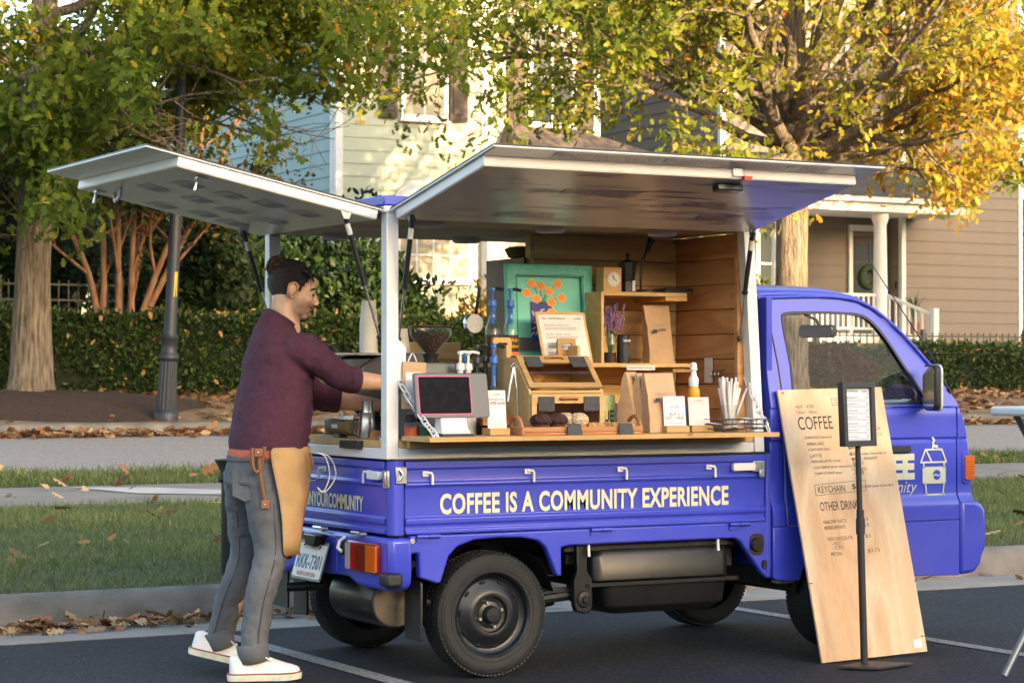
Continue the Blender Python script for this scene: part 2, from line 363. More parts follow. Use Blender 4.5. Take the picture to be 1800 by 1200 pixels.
# painted stall lines
for x in (.055, 3.03, -2.92, 6.0):
    struct('stall_line', MB().quad((x-.05,-5.0,.004),(x+.05,-5.0,.004),(x+.05,2.17,.004),(x-.05,2.17,.004)), M_paint)
# ================================================================ the blue kei truck
M_blue = mat('truck_blue', (.042, .062, .54), .30, var=.05, vs=3, bump=.012, bs=25, coat=.4)
n, l = nd(M_blue); b = n['Principled BSDF']                  # thin road dust and uneven gloss
dn = n.new('ShaderNodeTexNoise'); dn.inputs['Scale'].default_value = 3.; dn.inputs['Detail'].default_value = 9; dn.inputs['Roughness'].default_value = .65; tcd = n.new('ShaderNodeTexCoord'); l.new(tcd.outputs['Object'], dn.inputs['Vector'])
sx_ = n.new('ShaderNodeSeparateXYZ'); l.new(tcd.outputs['Object'], sx_.inputs[0]); zr = n.new('ShaderNodeMapRange'); zr.inputs['From Min'].default_value = .30; zr.inputs['From Max'].default_value = .75; zr.inputs['To Min'].default_value = .18; zr.inputs['To Max'].default_value = .05; l.new(sx_.outputs['Z'], zr.inputs['Value'])
nr = n.new('ShaderNodeMapRange'); nr.inputs['From Min'].default_value = .42; nr.inputs['From Max'].default_value = .72; l.new(dn.outputs['Fac'], nr.inputs['Value'])
dm = n.new('ShaderNodeMath'); dm.operation = 'MULTIPLY'; l.new(zr.outputs[0], dm.inputs[0]); l.new(nr.outputs[0], dm.inputs[1])
dx = n.new('ShaderNodeMix'); dx.data_type = 'RGBA'; l.new(dm.outputs[0], dx.inputs['Factor']); l.new(b.inputs['Base Color'].links[0].from_socket, dx.inputs['A']); dx.inputs['B'].default_value = (.16, .15, .20, 1); l.new(dx.outputs['Result'], b.inputs['Base Color'])
rg = n.new('ShaderNodeMapRange'); rg.inputs['To Min'].default_value = .24; rg.inputs['To Max'].default_value = .46; l.new(dn.outputs['Fac'], rg.inputs['Value']); l.new(rg.outputs[0], b.inputs['Roughness'])
M_black = mat('black_plastic', (.012, .013, .016), .45, var=.2, vs=20, bump=.05, bs=80)
M_under = mat('underbody_black', (.005, .006, .008), .55, var=.45, vs=14, bump=.2, bs=30)
M_tank = mat('tank_black', (.008, .009, .011), .34, var=.4, vs=16, bump=.015, bs=40)
M_rubber = mat('tyre_rubber', (.0105, .011, .0125), .68, var=.25, vs=14, bump=.15, bs=120)
M_rim = mat('rim_black', (.010, .012, .016), .33, var=.25, vs=8)
M_white = mat('white_paint', (.74, .74, .76), .4, var=.05, vs=6)
M_cream = mat('cream_lettering', (.64, .64, .48), .5)
M_chrome = mat('zinc_metal', (.62, .64, .66), .28, metal=1., var=.15, vs=30)
M_red = mat('lens_red', (.42, .012, .008), .15, coat=.6); M_amber = mat('lens_amber', (.62, .13, .01), .15, coat=.6)
M_clear = mat('lens_clear', (.42, .38, .36), .15, coat=.6); M_dkred = mat('lens_dark_red', (.20, .02, .012), .15, coat=.6)
M_glass = glass('cab_glass', (.93, .95, .94), refl=.20, smudge=.002); M_mirror = mat('mirror_silver', (.75, .77, .78), .03, metal=1.)
M_plate = mat('plate_white', (.68, .68, .70), .4, var=.08, vs=40); M_plateblue = mat('plate_blue', (.03, .06, .25), .5); M_platered = mat('plate_red', (.5, .04, .03), .5)
M_rust = mat('torn_foam', (.35, .33, .2), .9, var=.4, vs=40)

T = thing('coffee_truck', 'small blue kei pickup with cream coffee lettering parked along the kerb', 'truck')
GP = [(.940,.0),(.943,.008),(.940,.016),(.912,.016),(.907,.006),(.858,.004),(.848,.013),(.840,.013),(.830,.004),(.706,.004),(.698,.015),(.678,.015),(.670,.006),(.655,.006),(.650,.014),(.634,.014),(.634,-.0)]
def gate(name, a, b, fn, parent=T, inner=.028):
    mb = MB(); prof = [(z, -d) for z, d in GP]+[(.634, inner), (.940, inner)]
    mb.loft([[fn(s_, q, z) for z, q in prof] for s_ in (a, b)], True, True); return mb.build(name, M_blue, parent, bevel=.0025, smooth=50)
side = gate('side_gate', .052, 1.905, lambda s_, q, z: (s_, q, z)); side['label'] = 'near blue side gate lettered about community experience'
gate('side_gate', .052, 1.905, lambda s_, q, z: (s_, 1.385-q, z))
tail = gate('tail_gate', .052, 1.335, lambda s_, q, z: (q-.004, s_, z))
for y0, sg in ((.0, 1), (1.385, -1)):                      # corner posts
    cp = rr(-.016, .05, -.016, .05, .02, 4)
    MB().prism([(x, y0+sg*y) for x, y in cp], XY, .63, .945).build('corner_post', M_blue, T, bevel=.004)
for y0 in (.0, 1.385): MB().prism(rr(1.908, 1.938, y0-.014, y0+.03, .008, 3), XY, .40, .945).build('front_bed_post', M_blue, T)
MB().box(.04, 1.92, .03, 1.36, .60, .632).build('bed_floor', M_under, T)
MB().box(.0, 1.93, -.008, 1.39, .944, .951).build('rubber_seal', M_black, T, bevel=.002)
# side rail with the wheel arch
arch = [(.135+.0, .43), (.235, .415), (.262, .53)]
rail = [(.07,.628),(.07,.545),(.095,.553),(.115,.553),(.118,.45),(.205,.42),(.222,.428),(.258,.535),(.30,.575),(.38,.60),(.50,.606),(.62,.602),(.70,.585),(.735,.555),(.79,.43),(.815,.425),(.815,.552),(.85,.558),(1.05,.560),(1.735,.560),(1.765,.545),(1.885,.395),(1.91,.372),(1.938,.368),(1.938,.632)]
for y0, y1 in ((-.012, .03), (1.355, 1.397)): MB().prism(rail, XZ, y0, y1).build('side_rail', M_blue, T, bevel=.008)
# fuel filler recess and cap on the near rail
fr_ = rr(1.815, 1.895, .478, .578, .03, 5)
fx = MB().prism(fr_, XZ, -.0145, -.008).build('filler_recess', M_black, T)
MB().lathe([(.0,-.030),(.028,-.030),(.032,-.024),(.032,-.010)], (1.85,.0,.528), 'y', 16).box(1.822,1.878,-.036,-.029,.519,.537).build('filler_cap', M_tank, fx, smooth=40)
MB().prism(rr(1.885, 1.908, .415, .455, .009), XZ, -.022, -.011).build('rubber_stop', M_black, T)
# rear panel
rp = [(-.035,.620),(-.035,.445),(-.02,.41),(.02,.395),(.30,.398),(.40,.428),(.98,.428),(1.08,.398),(1.36,.395),(1.405,.41),(1.42,.445),(1.42,.620)]
MB().prism(rp, YZ, -.03, .075).build('rear_panel', M_blue, T, bevel=.02, seg=3)
MB().prism(rr(.50, .88, .43, .60, .02), YZ, -.034, -.028).build('plate_recess', M_blue, T, bevel=.004)
for y in (.445, .905): MB().lathe([(.0,-.036),(.034,-.036),(.036,-.032)], (0,y,.555), 'x', 16).build('towing_hole_shade', M_under, T)  # dark discs paint the shade of two holes
MB().prism([(.60,.60),(.76,.60),(.73,.545),(.63,.545)], YZ, -.085, -.03).build('plate_lamp', M_tank, T, bevel=.008)
for y in (.42, .88): MB().tube([(-.03,y,.60),(-.055,y,.585),(-.07,y-.01,.555),(-.06,y-.03,.54)], .008).build('rope_hook', M_white, T, smooth=60)
def tail_light(y0, sg):
    f = lambda a, z, d: (d, y0+sg*a, z)
    h = MB().prism(rr(.058, .372, .462, .592, .014), f, -.046, -.025).build('tail_light', M_dkred, T, bevel=.006)
    for nm, a, b, m in (('reverse_lens', .315, .366, M_clear), ('brake_lens', .268, .312, M_red), ('tail_lens', .165, .265, M_dkred), ('turn_lens', .064, .162, M_amber)):
        mb = MB().prism(rr(a, b, .47, .584, .006, 2), f, -.056, -.044)
        for k in range(int((b-a)/.008)): mb.box(-.0575, -.0555, *sorted((y0+sg*(a+.004+k*.008), y0+sg*(a+.006+k*.008))), .476, .578)
        mb.build(nm, m, h)
tail_light(0, 1); tail_light(1.385, -1)
for y in (-.02, 1.405): MB().prism(rr(-.058, .025, .415, .478, .02), lambda p, q, d: (p, d, q), y-.03, y+.05).build('bumper_block', M_black, T, bevel=.014)
# number plate, its foot swung outwards
pl = MB(); pt = lambda a, h, d: (-.050-.045*(1-h/.155)-d, .845-a, .402+h)
pl.prism(rr(-.005, .315, -.006, .164, .012), pt, 0, .006); plate = pl.build('number_plate', M_tank, T)
MB().prism(rr(.004, .304, .004, .151, .010), pt, .0065, .008).build('plate_face', M_plate, plate)
pxd = (0, -1, 0); pyd = (Vector(pt(0, .155, 0))-Vector(pt(0, 0, 0)))
def fit(name, s_, m, parent, org, xd, yd, wd, ht, bold=0., ext=.0006, space=1., shear=0.):
    o = text(name, s_, .1, m, parent, (0,0,0), (1,0,0), (0,1,0), bold=bold, ext=0, space=space, shear=shear)
    me = o.data; co = np.empty(len(me.vertices)*3, np.float32); me.vertices.foreach_get('co', co); co = co.reshape(-1, 3)
    lo, hi = co.min(0), co.max(0); xd = Vector(xd).normalized(); yd = Vector(yd).normalized(); zd = xd.cross(yd)
    A = (co[:, 0]-lo[0])/(hi[0]-lo[0])*wd; B = (co[:, 1]-lo[1])/(hi[1]-lo[1])*ht
    P = np.array(org)+A[:, None]*np.array(xd)+B[:, None]*np.array(yd)+ext*np.array(zd)
    me.vertices.foreach_set('co', P.astype(np.float32).ravel()); me.update(); return o
fit('plate_number', 'RKK-7301', M_plateblue, plate, pt(.024, .042, .0085), pxd, pyd, .262, .066, .02)
fit('plate_state', 'NORTH CAROLINA', M_platered, plate, pt(.055, .010, .0085), pxd, pyd, .2, .020, .015)
fit('plate_motto', 'FIRST IN FREEDOM', M_platered, plate, pt(.075, .128, .0085), pxd, pyd, .16, .011, .01)
for a in (.06, .235): MB().lathe([(0,-.006),(.006,-.006),(.006,.0)], pt(a, .142, .004), 'x', 8).build('plate_screw', M_under, plate)
# lettering
fit('lettering', 'COFFEE IS A COMMUNITY EXPERIENCE', M_cream, side, (.216, -.0075, .713), (1,0,0), (0,0,1), 1.486, .090, .034, .001, 1.06)
fit('lettering', '@COFFEEINYOURCOMMUNITY', M_cream, tail, (-.012, 1.13, .70), (0,-1,0), (0,0,1), .86, .088, .035, .0008)
# gate hooks, hinges and latches
def hook(x, y, z, ax):
    mb = MB()
    if ax == 'x': mb.box(x-.014, x+.014, y-.012, y-.002, z, z+.022).tube([(x,y-.014,z+.014),(x+.022,y-.022,z+.014),(x+.026,y-.022,z+.004),(x+.026,y-.022,z-.035)], .006)
    else: mb.box(y-.012, y-.002, x-.014, x+.014, z, z+.022).tube([(y-.014,x,z+.014),(y-.022,x+.022,z+.014),(y-.022,x+.028,z+.004),(y-.022,x+.028,z-.035)], .006)
    return mb
for x in (.145, .64, 1.115, 1.59): hook(x, -.006, .878, 'x').build('rope_hook', M_white, side, smooth=50)
for y in (.21, .68, 1.15): hook(y, -.006, .878, 'y').build('rope_hook', M_white, tail, smooth=50)
def latch(x0, x1, y, z, ax):
    f = (lambda p, q, d: (p, y-d, q)) if ax == 'x' else (lambda p, q, d: (y-d, p, q))
    return MB().prism(rr(x0, x1, z, z+.036, .01), f, .008, .032)
g = latch(1.715, 1.84, 0, .868, 'x').build('gate_latch', M_white, side, bevel=.004); MB().box(1.83, 1.895, -.026, -.008, .862, .912).box(1.862,1.89,-.03,-.02,.835,.87).build('latch_bracket', M_chrome, g, bevel=.003)
g = latch(.07, .19, -.006, .862, 'y').build('gate_latch', M_white, tail, bevel=.004)
MB().box(-.026, -.016, .0, .05, .83, .905).box(-.034, -.022, .012, .03, .84, .9).build('latch_bracket', M_chrome, g, bevel=.003)
MB().box(.0, .05, -.026, -.018, .85, .92).tube([(.015,-.03,.86),(.03,-.034,.885),(.015,-.03,.91)], .006).build('latch_bracket', M_chrome, g, bevel=.003)
for x in (.10, .96, 1.70): MB().tube([(x,-.022,.624),(x+.055,-.022,.624)], .009, 10).tube([(x+.058,-.022,.624),(x+.11,-.022,.624)], .009, 10).box(x+.0,x+.05,-.02,-.008,.60,.628).build('gate_hinge', M_blue, T, smooth=50)
MB().lathe([(0,-.03),(.013,-.03),(.015,-.022),(.015,-.012)], (.075,0,.608), 'y', 12).build('hinge_bolt', M_chrome, T, smooth=50)
for y in (.22, .62, 1.05): MB().tube([(-.044,y,.626),(-.044,y+.06,.626)], .009, 10).tube([(-.044,y+.062,.626),(-.044,y+.10,.626)], .009, 10).lathe([(0,-.058),(.011,-.058),(.011,-.03)], (0,y-.01,.626), 'x', 10).build('gate_hinge', M_chrome, T, smooth=50)
for x in (.128, .965, 1.655): MB().tube([(x,.012,.575),(x,.006,.505)], .0065).build('rope_hook', M_white, T)

# ---- wheels
def tyre_mesh():
    mb = MB(); R, W = .272, .072
    prof = [(.178,-.060),(.186,-.072),(.20,-.0745),(.225,-.077),(.243,-.0765),(.256,-.071),(.265,-.061),(.270,-.045),(.270,.045),(.265,.061),(.256,.071),(.225,.077),(.186,.072),(.178,.060)]
    mb.lathe(prof+[prof[0]], (0,0,0), 'y', 64, False)
    for k in range(84):                                   # shoulder lugs
        a = 2*pi*k/84; M = Matrix.Rotation(-a, 3, 'Y')
        for s_ in (-1, 1): mb.obox(M @ Vector((.2640, s_*.055, 0)), (.011, .028, .0135), M @ RZ(s_*.25))
        for q in (-.018, .018): mb.obox(M @ Vector((.2675, q+(.004 if k % 2 else -.004), 0)), (.009, .024, .0115), M @ RX(.35))
    for r_ in (.203, .237, .248): mb.torus((0,-.0772 if r_ > .21 else -.0752,0), r_, .0012, 'y', 56, 4)
    return mb.mesh('tyre', 40)
TY = tyre_mesh(); TY.materials.append(M_rubber)
def rim_mesh():
    mb = MB()
    prof = [(.183,-.066),(.188,-.070),(.184,-.073),(.176,-.066),(.170,-.045),(.160,-.036),(.150,-.034),(.118,-.050),(.105,-.058),(.092,-.062),(.080,-.060),(.074,-.044),(.060,-.042),(.055,-.047),(.040,-.050),(.034,-.072),(.030,-.078),(.0,-.079)]
    mb.lathe(prof, (0,0,0), 'y', 64, False); mb.lathe([(.183,-.066),(.172,.0),(.176,.06),(.184,.066)], (0,0,0), 'y', 48, False)
    return mb.mesh('rim', 32)
RM = rim_mesh(); RM.materials.append(M_rim)
mb = MB()
for k in range(10):
    a = 2*pi*k/10+.1; c_ = Vector((.142*cos(a), -.0385, .142*sin(a))); mb.ell(c_, (.008, .006, .017), Matrix.Rotation(-a, 3, 'Y'), 10, 6)  # dark insets stand in for the shade inside the vents
VM = mb.mesh('vent_hole_shade', 60); VM.materials.append(mat('rim_shadow', (.002,.002,.002), .9))
LM = MB().lathe([(0,-.014),(.007,-.014),(.0095,-.010),(.0095,.0)], (0,0,0), 'y', 6).mesh('lug_nut', 50); LM.materials.append(M_chrome)
def wheel(x, y, flip, steer=0):
    wo = bpy.data.objects.new('wheel', None); COL.objects.link(wo); wo.parent = T; wo.location = (x, y, .272); wo.rotation_euler = (0, random.uniform(0, 1), (pi if flip else 0)+steer); wo.empty_display_size = .05
    place('tyre', TY, wo); rm = place('rim', RM, wo); place('vent_hole_shade', VM, wo)
    for k in range(4):
        a = 2*pi*k/4+.5; place('lug_nut', LM, wo, (.056*cos(a), -.045, .056*sin(a)))
wheel(.484, .085, False); wheel(.484, 1.30, True); wheel(2.41, .09, False); wheel(2.41, 1.295, True)
# wheel wells, axle, frame, tank and other underbody parts
for y0, y1 in ((.03, .26), (1.13, 1.36)):
    mb = MB(); mb.loft([[(.484+r_*cos(a), y, .272+r_*sin(a)) for a in [radians(q) for q in range(15, 166, 10)]] for r_, y in ((.325, y0), (.325, y1))], False, False)
    mb.build('wheel_well', M_under, T, smooth=60)
MB().box(.05, 3.0, .30, .40, .40, .50).box(.05, 3.0, .98, 1.08, .40, .50).box(.06,.14,.1,1.3,.46,.56).box(.9,1.0,.1,1.3,.46,.58).box(1.7,1.8,.1,1.3,.42,.58).box(.86,1.9,.05,1.3,.52,.6).build('chassis_frame', M_under, T, bevel=.008)
MB().tube([(.484,.18,.272),(.484,1.2,.272)], .045, 12).ell((.484,.69,.272), (.13,.13,.12)).build('rear_axle', M_under, T, smooth=50)
MB().tube([(2.41,.18,.272),(2.41,1.2,.272)], .03, 10).build('front_axle', M_under, T, smooth=50)
tk = MB()
tk.loft([[(1.0+x, y, z) for x, y in rr(a, b, c_, d, .05)] for z, a, b, c_, d in ((.545,.03,.72,.06,.40),(.53,.02,.73,.05,.41),(.50,.0,.74,.03,.42),(.385,.0,.74,.025,.42))]).build('fuel_tank', M_tank, T, bevel=.01, smooth=50)
MB().prism(rr(.955, 1.79, .015, .45, .03), XY, .368, .384).build('tank_flange', M_tank, T)
MB().loft([[(1.0+x, y, z) for x, y in rr(a, b, c_, d, .05)] for z, a, b, c_, d in ((.366,.06,.74,.04,.42),(.27,.08,.73,.05,.41),(.235,.14,.68,.09,.38))]).build('tank_bottom', M_tank, T, bevel=.012, smooth=50)
sh = [(.915,.57),(.965,.57),(.972,.44),(.998,.40),(1.0,.28),(.985,.255),(.955,.25),(.915,.262),(.905,.29),(.905,.40),(.92,.44)]
sk = MB().prism(sh, XZ, .03, .065).build('spring_shackle', M_tank, T, bevel=.006)
MB().lathe([(0,-.018),(.012,-.018),(.016,-.01),(.034,-.008),(.038,.0)], (.953,.03,.315), 'y', 18).build('shackle_bolt', M_tank, sk, smooth=40)
MB().tube([(.20,.10,.33),(.35,.10,.305),(.62,.10,.305),(.94,.10,.33)], .022, 8).box(.70,.93,.09,.11,.345,.365).build('leaf_spring', M_under, T)
MB().lathe([(.02,-.03),(.05,-.03),(.05,.03),(.02,.03)], (.72,.62,.19), 'y', 16).tube([(.62,.4,.30),(.85,.4,.26),(1.0,.4,.28)], .03).build('linkage', M_under, T, smooth=40)
MB().lathe([(.09,0),(.115,.0),(.118,.01),(.118,.44),(.10,.45)], (.12,.22,.33), 'y', 24).build('muffler', M_tank, T, smooth=50)
MB().lathe([(0,-.002),(.108,-.002),(.112,.006)], (.12,.22,.33), 'y', 24).build('muffler_cap', mat('grimy_steel', (.12,.10,.08), .5, metal=.4, var=.4, vs=15), T)
MB().tube([(.10,.95,.34),(-.06,1.0,.335)], .022, 12).build('exhaust_pipe', M_black, T, smooth=50)
for y0 in (.015, 1.21): MB().prism(rr(y0, y0+.155, .175, .43, .012), YZ, .135, .148).build('mud_flap', M_black, T, bevel=.003)
MB().prism(rr(1.17, 1.345, .22, .43, .01), YZ, .02, .03).build('mud_flap', M_black, T)
# torn front liner
mb = MB(); top = [(2.06+.02*i, .352) for i in range(14)]
bot = [(2.06+.02*i, z) for i, z in enumerate((.33,.325,.30,.305,.27,.25,.255,.235,.21,.185,.165,.15,.145,.16))]
mb.loft([[(x, .05, z) for x, z in top], [(x, .08, (z+.352)/2) for x, z in bot], [(x, .05, z) for x, z in bot]], False, False)
o = mb.build('torn_splash_guard', M_under, T, smooth=60); o.modifiers.new('s', 'SOLIDIFY').thickness = .006
MB().ell((2.06,.05,.345), (.075,.04,.014)).build('torn_foam_strip', M_rust, T, smooth=60)
MB().box(1.95, 3.05, .10, 1.28, .33, .42).build('cab_floor', M_under, T)

# ---- cab
CI = lambda z: max(0., (z-1.15)*.18)
def dz_(z):                                                # outward swell of the lower body side
    for (a, p), (b_, q) in zip(DZ, DZ[1:]):
        if a <= z <= b_: return p+(q-p)*(z-a)/(b_-a)
    return 0
DZ = [(.30,.006),(.36,.014),(.45,.022),(.675,.024),(.69,.022),(.725,.002),(.735,.0),(.985,.0),(.990,-.007),(1.0,-.007),(1.005,.004),(1.14,.002),(1.152,-.004),(1.17,-.006)]
ZR = [.345,.36,.40,.45,.55,.66,.675,.69,.708,.725,.735,.80,.90,.985,.990,1.0,1.005,1.04,1.10,1.14,1.152]
def XF(z): return np.interp(z, [.345,.70,.80,.90,1.0,1.09,1.152], [3.15,3.145,3.142,3.132,3.118,3.095,3.065])
def bodyside(name, xa, xb, z0, z1, y0, sg, m=None):
    zs = [z0]+[z for z in ZR if z0 < z < z1]+[z1]; rows = []
    for z in zs:
        a = xa(z) if callable(xa) else xa; b_ = xb(z) if callable(xb) else xb
        o_ = [(a+(b_-a)*i/6, y0-sg*dz_(z), z) for i in range(7)]; i_ = [(x, y0+sg*.03, z) for x, _, z in reversed(o_)]
        rows.append(o_+i_)
    return MB().loft(rows).build(name, m or M_blue, T, bevel=.004, smooth=35)
for y0, sg in ((0., 1), (1.385, -1)):
    bodyside('quarter_panel', 1.943, 2.016, .605, 1.152, y0, sg)
    dr = bodyside('door', 2.022, 3.052, .605, 1.152, y0, sg)
    fp = bodyside('front_fender', 3.058, XF, .69, 1.152, y0, sg)
    # sill with the front arch cut out
    sil = [(1.943,.603),(1.943,.375),(1.955,.36),(2.02,.352),(2.095,.352)]+[(2.41+.325*cos(radians(a)), .272+.325*sin(radians(a))) for a in range(158, 15, -11)]+[(2.735,.345),(3.05,.335),(3.05,.603)]
    MB().prism(sil, XZ, y0-sg*.0235, y0+sg*.02).build('sill_panel', M_blue, T, bevel=.004)
    MB().loft([[(2.41+.325*cos(a), y, .272+.325*sin(a)) for a in [radians(q) for q in range(5, 176, 10)]] for y in (y0+sg*.0, y0+sg*.26)], False, False).build('wheel_well', M_under, T, smooth=60)
    OUT = [(1.945,1.154),(1.945,1.40),(1.95,1.62),(1.98,1.662),(2.20,1.672),(2.40,1.672),(2.53,1.652),(2.63,1.603),(2.74,1.52),(2.86,1.405),(2.97,1.288),(3.045,1.195),(3.072,1.154),(2.6,1.154),(2.2,1.154)]
    INN = [(2.092,1.178),(2.080,1.35),(2.060,1.56),(2.088,1.60),(2.22,1.606),(2.42,1.606),(2.545,1.594),(2.615,1.548),(2.68,1.472),(2.755,1.362),(2.83,1.255),(2.875,1.192),(2.86,1.172),(2.6,1.166),(2.25,1.168)]
    def sloop(L_, k=3):
        out = []; m_ = len(L_)
        for i in range(m_):
            a_, b_, c_, d_ = (Vector(L_[(i+j) % m_]) for j in (-1, 0, 1, 2))
            for q in range(k): t = q/k; out.append(tuple(.5*((2*b_)+(c_-a_)*t+(2*a_-5*b_+4*c_-d_)*t*t+(3*b_-a_-3*c_+d_)*t**3)))
        return out
    INN = sloop(INN); OUT = [tuple(Vector(OUT[i]).lerp(Vector(OUT[(i+1) % len(OUT)]), q/3)) for i in range(len(OUT)) for q in range(3)]
    f = lambda p, q, d: (p, y0+sg*(CI(q)+d), q)
    MB().ring(OUT, INN, f, -.002, .045).build('door_frame', M_blue, T, bevel=.008)
    gk = [((p-2.45)*.965+2.447, (q-1.39)*.955+1.39) for p, q in INN]
    MB().ring([(p, q) for p, q in INN], gk, f, -.004, .02).build('window_gasket', M_black, T)
    MB().prism(gk, f, .010, .012).build('side_window', M_glass, T)
    # seam of the door in the frame
    MB().tube([f(p, q, -.003) for p, q in ((2.022,1.154),(2.012,1.35),(1.985,1.60),(1.975,1.655))], .004, 6).build('door_seam', M_black, T)
    MB().tube([f(p, q+.004, -.012) for p, q in smoothpath([(1.93,1.66,0),(2.2,1.675,0),(2.40,1.675,0),(2.53,1.655,0),(2.63,1.606,0),(2.74,1.523,0),(2.86,1.408,0)], 4) for p, q in [(p, q)]] if False else
             [f(v.x, v.y+.004, -.008) for v in smoothpath([(1.93,1.664,0),(2.2,1.675,0),(2.40,1.675,0),(2.53,1.655,0),(2.63,1.606,0),(2.74,1.523,0),(2.86,1.408,0),(2.97,1.29,0)], 4)], .009, 8).build('drip_rail', M_blue, T, smooth=60)
    MB().prism(rr(3.085, 3.135, .775, .935, .02), XZ, y0-sg*.006, y0+sg*.02).build('lamp_surround', M_blue, T, bevel=.004)
    mb = MB().prism(rr(3.098, 3.158, .795, .915, .012), XZ, y0-sg*.012, y0+sg*.06)
    for k in range(9): mb.box(3.10, 3.157, *sorted((y0-sg*.0135, y0-sg*.011)), .802+k*.012, .806+k*.012)
    mb.build('turn_signal', M_amber, T, bevel=.006)
    # pale tube along the door foot seam, its highlight painted in
    if sg > 0:
        MB().tube([(2.019,-.001,1.15),(2.019,-.0,1.0),(2.019,-.024,.66),(2.022,-.0245,.615),(2.04,-.0245,.604),(2.3,-.0245,.604)], .0022, 6).build('door_seam', mat('seam_highlight', (.25,.26,.45), .4), T)
        f2 = lambda z, y: (3.055, y, z)
        MB().prism(rr(2.62, 2.76, .935, .968, .01), XZ, -.02, -.002).build('door_handle', M_black, dr, bevel=.004)
# roof
rows = []
for x, ze in ((1.925,1.674),(1.935,1.69),(1.95,1.692),(2.1,1.697),(2.3,1.697),(2.42,1.692),(2.52,1.675),(2.60,1.635),(2.66,1.59)):
    row = []
    for i in range(21):
        t = i/20; q = abs(2*t-1); row.append((x-.02*(1-q**4), .082+1.221*t, ze-.012+.045*(1-q**5)))
    rows.append(row)
o = MB().loft(rows, False, False).build('roof', M_blue, T, smooth=60); sm = o.modifiers.new('s', 'SOLIDIFY'); sm.thickness = .025; sm.offset = 0
MB().loft([[(1.93,.07,1.668),(1.93,.12,1.72),(1.93,1.26,1.72),(1.93,1.315,1.668)], [(1.962,.072,1.668),(1.962,.12,1.714),(1.962,1.26,1.714),(1.962,1.313,1.668)]]).build('roof_rear_lip', M_blue, T, bevel=.01)
MB().box(1.944, 1.975, .03, 1.355, .42, 1.67).build('cab_rear_wall', M_blue, T)
rows = []                                                  # nose below the windscreen
for z in (1.17, 1.10, 1.04, .98, .90, .80, .70, .66):
    xf = float(XF(min(z, 1.152)))+.005; row = []
    for i in range(21):
        t = i/20; q = abs(2*t-1); row.append((xf-.005-.05*q**8*(1 if z < 1.12 else .6)+.05*(1-q**2), .0+1.385*t, z))
    rows.append(row)
o = MB().loft(rows, False, False).build('nose_panel', M_blue, T, smooth=60); o.modifiers.new('s', 'SOLIDIFY').thickness = .02
bo = [(3.058,.70),(3.15,.694),(3.195,.675),(3.215,.645),(3.222,.56),(3.216,.46),(3.195,.42),(3.185,.385),(3.15,.345),(3.058,.335)]
MB().prism(bo, XZ, -.026, 1.411).build('front_bumper', M_blue, T, bevel=.02, seg=3)
MB().quad((2.648,.118,1.598),(2.648,1.267,1.598),(3.07,1.34,1.175),(3.07,.045,1.175)).build('windscreen', M_glass, T)
MB().prism([(2.70,.95),(2.70,1.10),(2.80,1.135),(3.06,1.15),(3.06,.95)], XZ, .04, 1.345).build('dashboard', M_under, T, bevel=.02)
for y in (.18, .78): MB().prism(rr(y, y+.45, .75, 1.13, .08), YZ, 2.05, 2.14).build('seat_back', M_under, T, bevel=.03)
# mirrors
mir = MB(); mf = lambda p, q, d: (2.775+d+.05*(q-.0)*0, -.105+p, 1.245+q)
mir.prism(rr(-.075, .075, -.11, .11, .035, 6), lambda p, q, d: (2.80+d+.3*p, -.11+p, 1.247+q), -.01, .03); mo = mir.build('door_mirror', M_black, T, bevel=.012)
MB().prism(rr(-.066, .066, -.100, .100, .03, 6), lambda p, q, d: (2.80+d+.3*p, -.11+p, 1.247+q), -.0125, -.0105).build('mirror_glass', M_mirror, mo)
MB().prism(rr(-.078, .078, -.112, .112, .037, 6), lambda p, q, d: (2.80+d+.3*p, -.11+p, 1.247+q), .024, .040).build('mirror_back', mat('mirror_shell', (.55,.56,.52), .35), mo, bevel=.006)
MB().prism([(2.835,1.16),(2.91,1.155),(2.915,1.20),(2.87,1.235)], XZ, -.02, .012).tube([(2.87,-.015,1.18),(2.84,-.06,1.165),(2.82,-.10,1.15)], .014, 8).build('mirror_arm', M_black, mo, smooth=40)
rv = MB().prism(rr(-.095, .095, -.033, .033, .02), lambda p, q, d: (2.665+d-.55*p, .60+.83*p, 1.527+q), -.012, .012).build('rear_view_mirror', M_black, T, bevel=.006)
MB().prism(rr(-.088, .088, -.027, .027, .016), lambda p, q, d: (2.665+d-.55*p, .60+.83*p, 1.527+q), -.0145, -.0125).build('mirror_glass', M_mirror, rv)
MB().tube([(2.675,.60,1.55),(2.66,.605,1.585),(2.60,.62,1.61)], .008).build('mirror_arm', M_black, rv)
MB().tube([(3.02,.02,1.23),(2.90,.0,1.40),(2.50,-.02,1.86)], [.006,.004,.002], 6).tube([(3.045,.03,1.17),(3.01,.015,1.245)], .012).build('radio_antenna', M_black, T)
MB().tube([f_ for f_ in [(2.97,.32,1.31),(2.96,.30,1.305),(3.06,.2,1.19)]], .006).build('wiper_arm', M_black, T)
